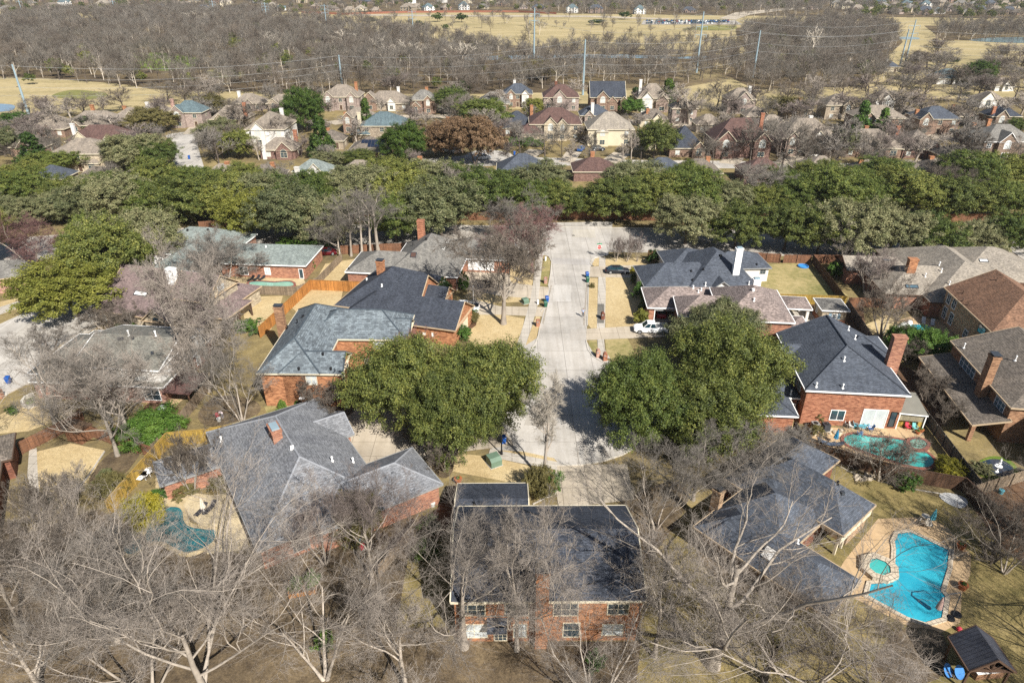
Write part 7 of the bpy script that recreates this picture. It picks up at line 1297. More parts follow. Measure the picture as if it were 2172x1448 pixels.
def car(kind, col, p, hd, label, group=None, z=0.06):
    u = Vector((math.sin(math.radians(hd)), math.cos(math.radians(hd)), 0)); n = Vector((-u.y, u.x, 0)); c = Vector((p[0], p[1], z)); f = lambda x, y, zz: c + u * x + n * y + Vector((0, 0, zz))
    e = thing('parked_' + {'sedan': 'car', 'suv': 'car', 'pickup': 'pickup'}[kind], c, label, 'car' if kind != 'pickup' else 'pickup truck', group); B = PT[col]; L = {'sedan': 4.8, 'suv': 4.7, 'pickup': 5.8}[kind]; W_ = {'sedan': .9, 'suv': .95, 'pickup': 1.0}[kind]; g = .22 if kind == 'sedan' else .32; h = L / 2; m = MB(); k = 0 if kind == 'sedan' else .18
    loft(m, [(-h, W_ * .82, g + .1, .6 + k, .72 + k, W_ * .7), (-h + .15, W_ * .96, g, .75 + k, .9 + k, W_ * .84), (-h + 1.2, W_, g, .8 + k, .96 + k, W_ * .88), (0, W_, g, .8 + k, .94 + k, W_ * .9), (h - 1.2, W_, g, .76 + k, .9 + k, W_ * .86), (h - .3, W_ * .95, g, .68 + k, .8 + k, W_ * .78), (h, W_ * .8, g + .1, .55 + k, .62 + k, W_ * .66)], f=f); body = m.build('body', B, e)
    zr = {'sedan': 1.44, 'suv': 1.72, 'pickup': 1.85}[kind]; x0, x1, x2, x3 = {'sedan': (-1.95, -1.2, .45, 1.25), 'suv': (-2.15, -1.75, .4, 1.15), 'pickup': (-.75, -.55, .75, 1.5)}[kind]; zb = .9 + k
    q = lambda x, w, zz: (f(x, -w, zz), f(x, w, zz)); a0, a1 = q(x0, W_ * .86, zb); b0, b1 = q(x1, W_ * .74, zr - .05); d0, d1 = q(x2, W_ * .74, zr - .03); e0, e1 = q(x3, W_ * .86, zb - .02); m = MB()
    m.quad(a0, a1, b1, b0); m.quad(d0, d1, e1, e0); m.quad(a0, b0, d0, e0); m.quad(a1, e1, d1, b1); m.build('window', CGL, e); m = MB()
    up = Vector((0, 0, .06)); m.quad(b0 + up * .2, d0 + up * .2, d1 + up * .2, b1 + up * .2); mid0 = [b0 + up * .2, d0 + up * .2, d1 + up * .2, b1 + up * .2]; top = [v.lerp((b0 + b1 + d0 + d1) / 4, .12) + up for v in mid0]
    for i in range(4): m.quad(mid0[i], mid0[(i + 1) % 4], top[(i + 1) % 4], top[i])
    m.face(top)
    for s_ in (-1, 1):
        for (xa, xb, wa, wb, za, zb2) in ((x0, x1, W_ * .87, W_ * .75, zb, zr - .04), (x3, x2, W_ * .87, W_ * .75, zb, zr - .03), ((x0 + x3) / 2, (x1 + x2) / 2, W_ * .87, W_ * .75, zb, zr - .04)): m.tube(f(xa, s_ * wa, za), f(xb, s_ * wb, zb2), .05, .05, 5)
    m.build('roof', B, e)
    for xx in (-h + .95, h - .95):
        for s_ in (-1, 1):
            w = MB(); r = .33 if kind == 'sedan' else .39; w.tube(f(xx, s_ * (W_ - .16), r), f(xx, s_ * (W_ + .03), r), r, r, 14); wo = w.build('wheel', TYRE, e); w = MB(); w.tube(f(xx, s_ * (W_ + .03), r), f(xx, s_ * (W_ + .045), r), r * .68, r * .6, 12); w.build('rim', RIM, wo)
    for s_ in (-1, 1):
        w = MB(); w.box(f(h - .12, s_ * W_ * .62, 0), .16, .34, .55 + k + z, .68 + k + z, math.atan2(u.y, u.x)); w.build('headlight', LAMP, e); w = MB(); w.box(f(-h + .07, s_ * W_ * .66, 0), .12, .3, .62 + k + z, .78 + k + z, math.atan2(u.y, u.x)); w.build('tail_light', RED_L, e)
    if kind == 'pickup':
        m = MB()
        for s_ in (-1, 1): m.quad(f(-h + .1, s_ * W_ * .92, 1.08), f(-.8, s_ * W_ * .92, 1.08), f(-.8, s_ * W_ * .92, 1.32), f(-h + .1, s_ * W_ * .92, 1.32)); m.quad(f(-h + .1, s_ * W_ * .92, 1.32), f(-.8, s_ * W_ * .92, 1.32), f(-.8, s_ * W_ * .8, 1.32), f(-h + .1, s_ * W_ * .8, 1.32))
        m.quad(f(-h + .08, -W_ * .9, 1.0), f(-h + .08, W_ * .9, 1.0), f(-h + .08, W_ * .9, 1.32), f(-h + .08, -W_ * .9, 1.32)); m.build('bed_side', B, e)
        m = MB(); zz = 1.30 if 'cover' in label else 1.16; m.quad(f(-h + .12, -W_ * .82, zz), f(-.8, -W_ * .82, zz), f(-.8, W_ * .82, zz), f(-h + .12, W_ * .82, zz)); m.build('bed_cover' if 'cover' in label else 'bed_floor', BLACK if 'cover' in label else GREYT, e)
    return e
car('sedan', 'black', G(1309, 579), 92, 'black sedan parked across the drive right of the street', z=.08); car('sedan', 'red', G(1400, 666), 4, 'red car with its tail showing inside the open garage', z=.1)
car('pickup', 'white', G(1380, 704), -86, 'white pickup with dark bed on the drive beside the oaks', z=.08); car('pickup', 'white', G(983, 660), -84, 'white pickup with black bed cover behind the charcoal roof', z=.07)
car('sedan', 'dred', G(692, 540), 80, 'dark red car parked beyond the weathered fence'); car('suv', 'white', G(1027, 338), 70, 'white car parked at the kerb of the north turning circle'); car('suv', 'white', G(968, 325), 85, 'white car under the rust-leaved oaks, right one'); car('suv', 'white', G(947, 323), 88, 'white car under the rust-leaved oaks, left one')
car('pickup', 'white', G(1048, 276), 20, 'white truck beside the charcoal long-eaved house'); car('suv', 'black', G(1268, 320), 85, 'black car before the cream two-storey house'); car('suv', 'blue', G(1232, 320), 20, 'blue car beside the cream two-storey house'); car('suv', 'white', G(1563, 333), 80, 'white car in front of the twin-gabled red house'); car('suv', 'grey', G(703, 350), 80, 'dark car beside the white house behind the oaks')
rc = random.Random(8); CP_M = []
def lowcar(col):
    m = MB(); f = lambda x, y, z: Vector((x, y, z)); loft(m, [(-2.3, .8, .3, .8, .95, .7), (-1.6, .95, .25, .9, 1.0, .85), (1.3, .95, .25, .85, .98, .82), (2.3, .8, .3, .65, .75, .66)], f=f); loft(m, [(-1.9, .82, .95, 1.0, 1.02, .8), (-1.4, .78, .95, 1.3, 1.55, .66), (.3, .78, .95, 1.3, 1.55, .66), (1.1, .82, .9, .95, .98, .8)], 1, f)
    for x in (-1.4, 1.4):
        for s_ in (-1, 1): m.tube((x, s_ * .75, .34), (x, s_ * .97, .34), .34, .34, 8, 2)
    m.box((-.55, 0), 1.5, 1.2, 1.54, 1.6, 0, 0); o = m.build('car', [PT[col], CGL, TYRE]); me = o.data; bpy.data.objects.remove(o); return me
LC = {c: lowcar(c) for c in ('black', 'white', 'silver', 'grey', 'blue', 'red')}
for row, (y, n) in enumerate(((45.2, 34), (48.0, 36), (50.6, 30))):
    for i in range(n):
        if rc.random() < .12: continue
        x = 1372 + i * (150 if row < 2 else 120) / n * 1.18; c = rc.choice(['black', 'black', 'white', 'white', 'silver', 'grey', 'blue', 'red']); o = bpy.data.objects.new('parked_car', LC[c]); S.collection.objects.link(o); o.location = G(x, y, .24); o.rotation_euler.z = math.pi / 2 + rc.uniform(-.05, .05); tag(o, f'tiny {c} car in the {("upper", "middle", "lower")[row]} row of the distant car park', 'car', f'{c} cars in the {("upper", "middle", "lower")[row]} row of the distant car park')
# ---------------------------------------------------------------- street things
def bin_(p, col, lid, label, a=0, tilt=0):
    e = thing('wheelie_bin', p, label, 'bin'); m = MB(); u = Vector((math.cos(a), math.sin(a), 0)); n = Vector((-u.y, u.x, 0)); q = lambda x, y, z: Vector((p[0], p[1], .07)) + u * x + n * y + Vector((0, 0, z)); lo = [q(-.24, -.26, .06), q(.24, -.26, .06), q(.24, .26, .06), q(-.24, .26, .06)]; hi = [q(-.31, -.36, 1.02), q(.31, -.36, 1.02), q(.31, .36, 1.02), q(-.31, .36, 1.02)]
    for i in range(4): m.quad(lo[i], lo[(i + 1) % 4], hi[(i + 1) % 4], hi[i])
    m.face(lo[::-1]); m.build('body', col, e); m = MB(); l0 = [q(-.34, -.4, 1.02), q(.34, -.4, 1.02), q(.34, .38, 1.06), q(-.34, .38, 1.06)]; l1 = [q(-.3, -.32, 1.12), q(.3, -.32, 1.12), q(.3, .32, 1.16), q(-.3, .32, 1.16)]
    for i in range(4): m.quad(l0[i], l0[(i + 1) % 4], l1[(i + 1) % 4], l1[i])
    m.face(l1); m.build('lid', lid, e)
    for s_ in (-1, 1): w = MB(); w.tube(q(s_ * .22, .3, .12), q(s_ * .3, .3, .12), .13, .13, 10); w.build('wheel', BLACK, e)
BB = m_plain('bin_blue', C('1f58a8'), .1, 2, .4); BG = m_plain('bin_green', C('2f6450'), .1, 2, .45)
for x, y, c, l in ((1245, 589, BB, 'blue wheelie bin at the kerb before the sedan drive'), (1246, 599, BG, 'dark green wheelie bin just below the blue one at the right kerb'), (1160, 641, BB, 'blue wheelie bin at the left kerb'), (1157, 651, BG, 'green wheelie bin just below the blue one at the left kerb'), (20, 813, BB, 'blue wheelie bin on the west street at the left edge'), (1068, 940, BB, 'blue wheelie bin beside the black street lamp'), (1091, 329, BB, 'blue wheelie bin at the far north turning circle'), (402, 338, BB, 'blue wheelie bin on the northwest turning circle')): bin_(G(x, y), c, c, l, .2)
def mailbox(p, mat, rnd, label):
    e = thing('brick_mailbox', p, label, 'mailbox'); m = MB(); m.box(p, .62, .62, 0, 1.15, .1); 
    if rnd:
        pts = [(.31 * math.cos(t), 1.15 + .31 * math.sin(t)) for t in [math.pi * i / 8 for i in range(9)]]; P = lambda x, y, z: Vector((p[0] + x * math.cos(.1) - y * math.sin(.1), p[1] + x * math.sin(.1) + y * math.cos(.1), z))
        m.face([P(x, -.31, z) for x, z in pts]); m.face([P(x, .31, z) for x, z in pts][::-1])
        for (x, z), (x2, z2) in zip(pts, pts[1:]): m.quad(P(x, -.31, z), P(x, .31, z), P(x2, .31, z2), P(x2, -.31, z2), smooth=True)
    else: m.box(p, .7, .7, 1.15, 1.25, .1); m.box(p, .5, .5, 1.25, 1.34, .1)
    m.build('pillar', mat, e); m = MB(); m.box((p[0] - .06, p[1] - .33), .26, .05, .88, 1.08, .1); m.build('mail_door', GREYT, e)
for x, y, b, r, l in ((1141, 692, 'salmon', 0, 'square brick mailbox on the left verge by the street'), (1157, 601, 'rose', 0, 'brick mailbox on the green verge at left of the street'), (1268, 757, 'rose', 1, 'pink arched brick mailbox, left of the kerb pair'), (1283, 764, 'red', 1, 'red arched brick mailbox, right of the kerb pair'), (1278, 677, 'dark', 1, 'dark arched mailbox on the darker patch of pavement'), (3, 843, 'salmon', 0, 'brick mailbox cut by the left picture edge')): mailbox(G(x, y), BR[b], r, l)
BOXG = m_plain('box_green', C('6d8470'), .12, 1, .5)
for x, y, s_, l in ((1048, 984, 1.5, 'large green transformer box under the left live oaks'), (1114, 643, 1.1, 'green transformer box on the lawn before the street')):
    p = G(x, y); e = thing('transformer_box', p, l, 'utility box'); m = MB(); m.box(p, s_ * 1.15, s_ * 1.1, 0, .1, .5); m.build('plinth', WALK, e); m = MB(); u = Vector((math.cos(.5), math.sin(.5), 0)); n = Vector((-u.y, u.x, 0)); q = lambda a, b, z: Vector((p.x, p.y, z)) + u * a * s_ + n * b * s_; pr = [(-.5, .1), (-.5, .62), (-.2, .85), (.5, .85), (.5, .1)]
    m.face([q(-.5, y_, z * s_ if z > .1 else .1) for y_, z in pr]); m.face([q(.5, y_, z * s_ if z > .1 else .1) for y_, z in pr][::-1])
    for (a, z), (b, z2) in zip(pr, pr[1:]): m.quad(q(-.5, a, z * s_ if z > .1 else .1), q(.5, a, z * s_ if z > .1 else .1), q(.5, b, z2 * s_ if z2 > .1 else .1), q(-.5, b, z2 * s_ if z2 > .1 else .1))
    m.build('cabinet', BOXG, e)
for x, y, l in ((1157, 553, 'white utility marker post on the green verge tip'), (1141, 645, 'white utility marker post on the left lawn strip')): p = G(x, y); m = MB(); m.box(p, .28, .28, 0, .75, .2); m.lathe(p + Vector((0, 0, .75)), [(.2, 0), (.17, .12), (.05, .2)]); tag(m.build('utility_post', WHITE, None, p), l, 'post')
# stop sign with its street-name blades
p = G(1270, 546); e = thing('stop_sign', p, 'red stop sign with green street-name blades on the near right corner', 'road sign'); m = MB(); m.tube(p, p + Vector((0, 0, 3.3)), .04, .04, 8); m.build('post', GREYT, e); m = MB(); SGR = m_plain('sign_red', C('c23028'), .05); SGG = m_plain('sign_green', C('2f9a6a'), .05)
oc = lambda r, y: [p + Vector((r * math.cos(math.radians(22.5 + 45 * i)), y, 2.35 + r * math.sin(math.radians(22.5 + 45 * i)))) for i in range(8)]
m.face(oc(.52, -.05)); m.face(oc(.52, -.03)[::-1]); A0, B0 = oc(.52, -.05), oc(.52, -.03)
for i in range(8): m.quad(A0[i], A0[(i + 1) % 8], B0[(i + 1) % 8], B0[i])
pl = m.build('sign_plate', WHITE, e); m = MB(); m.face(oc(.46, -.056)); m.build('sign_face', SGR, pl)
cu = bpy.data.curves.new('stop_lettering', 'FONT'); cu.body = 'STOP'; cu.size = .36; cu.align_x = 'CENTER'; cu.align_y = 'CENTER'; cu.extrude = .003; to = bpy.data.objects.new('lettering', cu); S.collection.objects.link(to); to.parent = pl; to.location = (0, -.062, 2.35); to.rotation_euler = (math.pi / 2, 0, 0); cu.materials.append(WHITE); dg = bpy.context.evaluated_depsgraph_get(); lm = bpy.data.meshes.new_from_object(to.evaluated_get(dg)); l2 = bpy.data.objects.new('lettering', lm); S.collection.objects.link(l2); l2.parent = pl; l2.location = to.location; l2.rotation_euler = to.rotation_euler; bpy.data.objects.remove(to)
for z, a in ((2.98, .1), (3.2, 1.5)): m = MB(); m.box(p, 1.1, .03, z, z + .2, a); m.build('name_blade', SGG, e)
p = G(1285.5, 550); m = MB(); m.tube(p, p + Vector((0, 0, .9)), .04, .04, 6); m.ellipsoid(p + Vector((0, 0, .9)), .06, .06, .06); tag(m.build('marker_post', DMETAL, None, p), 'thin dark marker post beside the corner pavement', 'post')
# ---------------------------------------------------------------- people
SKIN = m_plain('skin', C('c89a7c'), .06, 3, .6); HAIR = m_plain('hair', C('4a3626'), .15, 8, .7); SHIRTB = m_plain('shirt_blue', C('9ab4d4'), .08, 3, .9); SHIRTP = m_plain('shirt_pale_pink', C('e8d4d4'), .06, 3, .9); PANT = m_plain('trousers_dark', C('3a3f48'), .1, 3, .9); PANTG = m_plain('trousers_grey', C('7a7478'), .1, 3, .9); SHOE = m_plain('shoes_white', C('dcd8d2'), .05)
def person(p, hd, J, mats, label):
    """J: joint name -> (x right, y forward, z, radius, material index); grown as one skin from the pelvis"""
    E = [('pelvis', 'waist'), ('waist', 'chest'), ('chest', 'neck'), ('neck', 'head'), ('head', 'crown')]; N = dict(J)
    for s_ in 'lr':
        E += [('chest', 'sh' + s_), ('sh' + s_, 'el' + s_), ('el' + s_, 'wr' + s_), ('wr' + s_, 'pa' + s_), ('pelvis', 'hi' + s_), ('hi' + s_, 'kn' + s_), ('kn' + s_, 'an' + s_), ('an' + s_, 'to' + s_)]
        w = Vector(J['wr' + s_][:3]); pa = Vector(J['pa' + s_][:3]); d = (pa - w).normalized(); sd = d.cross(Vector((1, 0, 0)) if abs(d.x) < .8 else Vector((0, 0, 1))).normalized()
        for i in range(4): a = pa + sd * (.03 * (i - 1.5)) + d * .035; b = a + d * (.07 - .012 * abs(i - 1.3)) + Vector((0, .012, 0)); N[f'f{s_}{i}'] = (*a, .011, 0); N[f'g{s_}{i}'] = (*b, .009, 0); E += [('pa' + s_, f'f{s_}{i}'), (f'f{s_}{i}', f'g{s_}{i}')]
        t = w + d * .04 + sd * .05; N['t' + s_] = (*t, .011, 0); N['u' + s_] = (*(t + d * .04 + sd * .02), .009, 0); E += [('wr' + s_, 't' + s_), ('t' + s_, 'u' + s_)]
    hx = Vector(J['head'][:3]); N['nose'] = (*(hx + Vector(J['face']) * .115), .016, 0); E.append(('head', 'nose')); N.pop('face'); ks = ['pelvis'] + [k for k in N if k != 'pelvis']
    me = bpy.data.meshes.new('person'); me.from_pydata([N[k][:3] for k in ks], [(ks.index(a), ks.index(b)) for a, b in E], []); o = bpy.data.objects.new('person', me); S.collection.objects.link(o); md = o.modifiers.new('skin', 'SKIN'); o.modifiers.new('sub', 'SUBSURF').levels = 1
    for v, k in zip(me.skin_vertices[0].data, ks): v.radius = (N[k][3], N[k][3])
    me.skin_vertices[0].data[0].use_root = True; dg = bpy.context.evaluated_depsgraph_get(); m2 = bpy.data.meshes.new_from_object(o.evaluated_get(dg)); bpy.data.objects.remove(o)
    m2.materials.clear()
    for mt in mats: m2.materials.append(mt)
    segs = [(Vector(N[a][:3]), Vector(N[b][:3]), N[b][4]) for a, b in E]
    for f in m2.polygons:
        best = min(segs, key=lambda s_: (f.center - (s_[0] + (s_[1] - s_[0]) * max(0, min(1, (f.center - s_[0]).dot(s_[1] - s_[0]) / max(1e-9, (s_[1] - s_[0]).length_squared))))).length); f.material_index = best[2]; f.use_smooth = True
    o = bpy.data.objects.new('person', m2); S.collection.objects.link(o); o.location = (p[0], p[1], p[2]); o.rotation_euler.z = math.radians(-hd); tag(o, label, 'person')
    fd = Vector(J['face']); h = MB(); hc = Vector(J['crown'][:3]) * .45 + hx * .55 - fd * .025; h.ellipsoid(hc + Vector((0, 0, .03)), .1, .115, .1, 0, 12, 8); ho = h.build('hair', HAIR, None, (0, 0, 0)); ho.parent = o
    for s_ in (-1, 1): h = MB(); sdv = fd.cross(Vector((0, 0, 1))).normalized(); h.ellipsoid(hx + fd * .098 + sdv * .034 * s_ + Vector((0, 0, .02)), .011, .011, .011, 0, 8, 6); ho = h.build('eye', BLACK, None, (0, 0, 0)); ho.parent = o
    return o
person(G(1236, 672.5, .07), 175, dict(pelvis=(0, 0, .95, .14, 2), waist=(0, .01, 1.1, .13, 1), chest=(0, .01, 1.34, .15, 1), neck=(0, .01, 1.5, .055, 0), head=(0, .03, 1.62, .1, 0), crown=(0, .01, 1.72, .08, 0), face=(0, 1, 0), shl=(-.19, 0, 1.42, .065, 1), ell=(-.24, -.02, 1.14, .045, 1), wrl=(-.23, .12, .9, .03, 0), pal=(-.22, .15, .83, .035, 0), shr=(.19, 0, 1.42, .065, 1), elr=(.26, 0, 1.14, .045, 1), wrr=(.22, .2, 1.0, .03, 0), par=(.2, .27, .97, .035, 0), hil=(-.1, 0, .9, .1, 2), knl=(-.11, .06, .5, .07, 2), anl=(-.11, .02, .09, .05, 2), tol=(-.12, .17, .05, .045, 3), hir=(.1, 0, .9, .1, 2), knr=(.11, -.02, .5, .07, 2), anr=(.11, -.12, .1, .05, 2), tor=(.12, .03, .05, .045, 3)), (SKIN, SHIRTB, PANT, SHOE), 'person in a pale blue shirt and dark trousers walking down the street')
person(G(473, 887, 0), -75, dict(pelvis=(0, -.1, .86, .14, 2), waist=(0, .02, .98, .13, 1), chest=(0, .27, 1.06, .15, 1), neck=(0, .42, 1.04, .055, 0), head=(0, .53, .98, .1, 0), crown=(0, .63, .99, .08, 0), face=(0, .5, -.86), shl=(-.18, .32, 1.02, .065, 1), ell=(-.2, .36, .75, .045, 0), wrl=(-.14, .46, .54, .03, 0), pal=(-.12, .5, .47, .035, 0), shr=(.18, .32, 1.02, .065, 1), elr=(.2, .38, .75, .045, 0), wrr=(.14, .5, .56, .03, 0), par=(.12, .54, .49, .035, 0), hil=(-.1, -.1, .82, .1, 2), knl=(-.11, .02, .46, .07, 2), anl=(-.11, -.08, .09, .05, 2), tol=(-.12, .07, .05, .045, 3), hir=(.1, -.1, .82, .1, 2), knr=(.12, .04, .46, .07, 2), anr=(.12, -.1, .09, .05, 2), tor=(.13, .05, .05, .045, 3)), (SKIN, SHIRTP, PANTG, SHOE), 'person in a pale shirt bending over the side yard behind the mustard fence')
# ---------------------------------------------------------------- garden things
FAB = dict(teal=m_plain('fabric_teal', C('5fb4c4'), .1), cream=m_plain('fabric_cream', C('e8dcc8'), .06), blue=m_plain('fabric_blue', C('2f8cb4'), .1), pink=m_plain('fabric_pinkish', C('b89a90'), .15), black=m_plain('fabric_black', C('33343a'), .15), white=m_plain('fabric_white', C('d8d6d0'), .05), red=m_plain('plastic_red', C('d04050'), .08), lteal=m_plain('plastic_teal', C('7cc4c0'), .08), lblue=m_plain('plastic_blue', C('3f7fc0'), .1))
TERRA = m_plain('terracotta', C('b0683e'), .15, 3, .8); WOODY = m_plain('garden_wood', C('b08a50'), .2, 2)
def umb(x, y, h, col, label):
    p = G(x, y); e = thing('parasol', p, label, 'parasol'); m = MB(); m.tube(p, p + Vector((0, 0, h)), .03, .03, 8); m.build('pole', WHITE, e); m = MB(); m.lathe(p, [(.3, 0), (.3, .08), (.08, .1), (.06, .3)]); m.build('base', DMETAL, e); m = MB(); k = 16; prof = [(.26, h * .4), (.2, h * .55), (.13, h * .8), (.05, h * .99), (.01, h * 1.03)]
    R = [[p + Vector((r * (1 + .3 * (i % 2)) * math.cos(2 * math.pi * i / k), r * (1 + .3 * (i % 2)) * math.sin(2 * math.pi * i / k), z)) for i in range(k)] for r, z in prof]
    for a, b in zip(R, R[1:]):
        for i in range(k): m.quad(a[i], a[(i + 1) % k], b[(i + 1) % k], b[i])
    m.build('canopy', FAB[col], e)
def frame(p, a): u = Vector((math.cos(a), math.sin(a), 0)); n = Vector((-u.y, u.x, 0)); return lambda x, y, z: Vector((p[0], p[1], 0)) + u * x + n * y + Vector((0, 0, z))
def lounger(x, y, a, col, label, group=None):
    p = G(x, y); q = frame(p, a); e = thing('sun_lounger', p, label, 'sun lounger', group); m = MB()
    for z in (.3,): m.quad(q(-.95, -.3, z), q(.35, -.3, z), q(.35, .3, z), q(-.95, .3, z)); m.quad(q(-.95, -.3, z - .06), q(-.95, -.3, z), q(-.95, .3, z), q(-.95, .3, z - .06)); m.quad(q(-.95, -.3, z - .06), q(.35, -.3, z - .06), q(.35, -.3, z), q(-.95, -.3, z))
    m.build('seat', FAB[col], e); m = MB(); m.quad(q(.35, -.3, .31), q(.95, -.3, .72), q(.95, .3, .72), q(.35, .3, .31)); m.quad(q(.95, -.3, .66), q(.95, .3, .66), q(.95, .3, .72), q(.95, -.3, .72)); m.build('backrest', FAB[col], e)
    for sx, sy in ((-.85, -.26), (-.85, .26), (.5, -.26), (.5, .26)): m = MB(); m.tube(q(sx, sy, 0), q(sx, sy, .3), .025, .025, 6); m.build('leg', DMETAL if col == 'black' else WHITE, e)
def chair(x, y, a, col, label, group=None):
    p = G(x, y); q = frame(p, a); e = thing('garden_chair', p, label, 'chair', group); m = MB(); m.box(q(0, 0, 0), .5, .5, .38, .43, a); m.build('seat', FAB[col], e); m = MB(); m.quad(q(-.24, .2, .42), q(.24, .2, .42), q(.24, .42, 1.0), q(-.24, .42, 1.0)); m.quad(q(.24, .24, .42), q(-.24, .24, .42), q(-.24, .46, 1.0), q(.24, .46, 1.0)); m.quad(q(-.24, .42, 1), q(.24, .42, 1), q(.24, .46, 1), q(-.24, .46, 1)); m.build('backrest', FAB[col], e)
    for s_ in (-1, 1):
        m = MB(); m.obox(q(s_ * .3 - .05, -.25, 0), Vector((math.cos(a), math.sin(a), 0)), Vector((-math.sin(a), math.cos(a), 0)), .1, .55, .58, .62, bottom=True); m.build('armrest', FAB[col], e)
        for t in (-.2, .2): m = MB(); m.tube(q(s_ * .24, t, 0), q(s_ * .26, t, .6 if t < 0 else .42), .03, .03, 6); m.build('leg', FAB[col], e)
def table(x, y, r, col, label, h=.72):
    p = G(x, y); e = thing('garden_table', p, label, 'table'); m = MB(); m.lathe(p, [(r, h - .04), (r, h), (r * .98, h + .01)], 18); m.build('tabletop', FAB[col], e); m = MB(); m.lathe(p, [(.25, 0), (.22, .05), (.05, .1), (.05, h - .04)], 10); m.build('pedestal', DMETAL, e)
def pot(x, y, r, label, plant_=True):
    p = G(x, y); e = thing('plant_pot', p, label, 'plant pot'); m = MB(); m.lathe(p, [(r * .65, 0), (r * .9, r * 1.1), (r, r * 1.15), (r, r * 1.35), (r * .85, r * 1.35)], 18); m.build('pot', TERRA, e); m = MB(); m.lathe(p, [(r * .84, r * 1.26), (r * .3, r * 1.3)], 12); m.build('soil', MULCH, e)
    if plant_:
        rng = np.random.default_rng(int(x)); n = 160; d = nrm(rng.normal(size=(n, 3)) + np.array([0, 0, .7])); c = d * r * .6 * rng.uniform(.3, 1, (n, 1)) + np.array([0, 0, r * 1.35]); V, Q = leaf_quads(rng, c, d, .12); o = bpy.data.objects.new('greenery', np_mesh('greenery', V, Q, [LEAF['hol']])); S.collection.objects.link(o); o.parent = e
umb(1973, 1113, 2.3, 'teal', 'closed pale teal parasol behind the bright blue pool'); umb(1770, 940, 2.2, 'blue', 'closed bright blue parasol left of the turquoise pool'); umb(434, 1088, 2.2, 'cream', 'closed cream parasol between two black loungers on the cream terrace')
lounger(428, 1085, 1.25, 'black', 'black sun lounger, left of the cream parasol'); lounger(447, 1080, 1.25, 'black', 'black sun lounger, right of the cream parasol')
for i, x in enumerate((533, 545, 557)): lounger(x, 594 - i, 1.2, 'black', ('leftmost', 'middle', 'rightmost')[i] + ' of three black sun loungers by the pale green pool')
lounger(1958, 684, 1.1, 'white', 'white sun lounger, left of the pair above the cyan pool'); lounger(1977, 688, 1.05, 'white', 'white sun lounger, right of the pair above the cyan pool')
chair(1924, 910, .1, 'red', 'red garden chair under the tan roll screen'); chair(1939, 912, .1, 'lteal', 'pale teal garden chair beside the red one'); chair(1956, 1112, 2.4, 'cream', 'wooden-toned garden chair left of the teal parasol'); chair(1966, 1118, -.6, 'cream', 'wooden-toned garden chair right below the teal parasol')
table(1960, 1104, .45, 'cream', 'small wooden table under the teal parasol'); table(1826, 913, .5, 'teal', 'pale blue glass table before the white patio doors')
for i, (x, y, a) in enumerate(((1814, 908, 1.2), (1836, 906, -.4), (1845, 914, -1.6), (1822, 924, 3.0))): chair(x, y, a, 'lblue' if i > 1 else 'teal', ('light teal patio chair, left of the glass table', 'light teal patio chair, behind the glass table', 'blue patio chair, right of the glass table', 'blue patio chair, in front of the glass table')[i])
chair(1797, 905, .5, 'white', 'white patio chair by the brick wall left of the glass table'); chair(1805, 909, .9, 'white', 'white patio chair nearest the glass table')
p = G(1760, 944); q = frame(p, -.3); e = thing('hammock', p, 'dark hammock on a curved stand beside the blue parasol', 'hammock'); m = MB(); pts = [q(-1.6 + 3.2 * i / 10, 0, .25 + .55 * (2 * i / 10 - 1) ** 2) for i in range(11)]
for a, b in zip(pts, pts[1:]): m.quad(a + q(0, -.4, 0) - q(0, 0, 0), b + q(0, -.4, 0) - q(0, 0, 0), b + q(0, .4, 0) - q(0, 0, 0), a + q(0, .4, 0) - q(0, 0, 0))
m.build('sling', m_plain('fabric_slate', C('5c6c80'), .15), e); m = MB(); m.path([q(-1.8, 0, 1.1), q(-1.3, 0, .1), q(1.3, 0, .1), q(1.8, 0, 1.1)], .04); m.build('stand', DMETAL, e)
for x, y, c, l in ((1727, 910, GREYT, 'pale grey air-conditioning unit against the red brick wall, left'), (1750, 912, DMETAL, 'dark air-conditioning unit against the red brick wall, right')):
    p = G(x, y); e = thing('air_conditioner', p, l, 'air conditioner'); m = MB(); m.box(p, 1.1, 1.1, 0, .1, .1); m.build('slab', WALK, e); m = MB(); m.box(p, .85, .85, .1, 1.0, .1); m.box(p, .9, .9, 1.0, 1.06, .1); m.build('casing', c, e); m = MB(); m.lathe(p + Vector((0, 0, 1.062)), [(.34, 0), (.1, .02)], 16); m.build('fan_grille', BLACK, e)
pot(2036, 1163, .48, 'terracotta pot with greenery at the upper right of the bright blue pool'); pot(2040, 1248, .48, 'terracotta pot with greenery at the lower right of the bright blue pool'); pot(1946, 920, .32, 'small orange pot at the end of the turquoise pool terrace'); pot(1953, 916, .34, 'wide pale bowl planter at the end of the turquoise pool terrace'); pot(972, 1023, .5, 'round rust-coloured planter left of the front house garage'); pot(477, 1030, .3, 'small pot at the foot of the brick annex')
p = G(1703, 566); e = thing('paddling_pool', p, 'blue inflatable paddling pool on the worn lawn', 'paddling pool'); m = MB(); m.lathe(p, [(1.0, 0), (1.12, .1), (1.12, .25), (1.0, .34), (.86, .26), (.84, .1)], 22); m.build('ring', FAB['lblue'], e); m = MB(); m.lathe(p, [(.86, .12), (.05, .12)], 22); m.build('pool_floor', m_plain('vinyl_blue', C('3f9ad8'), .05), e)
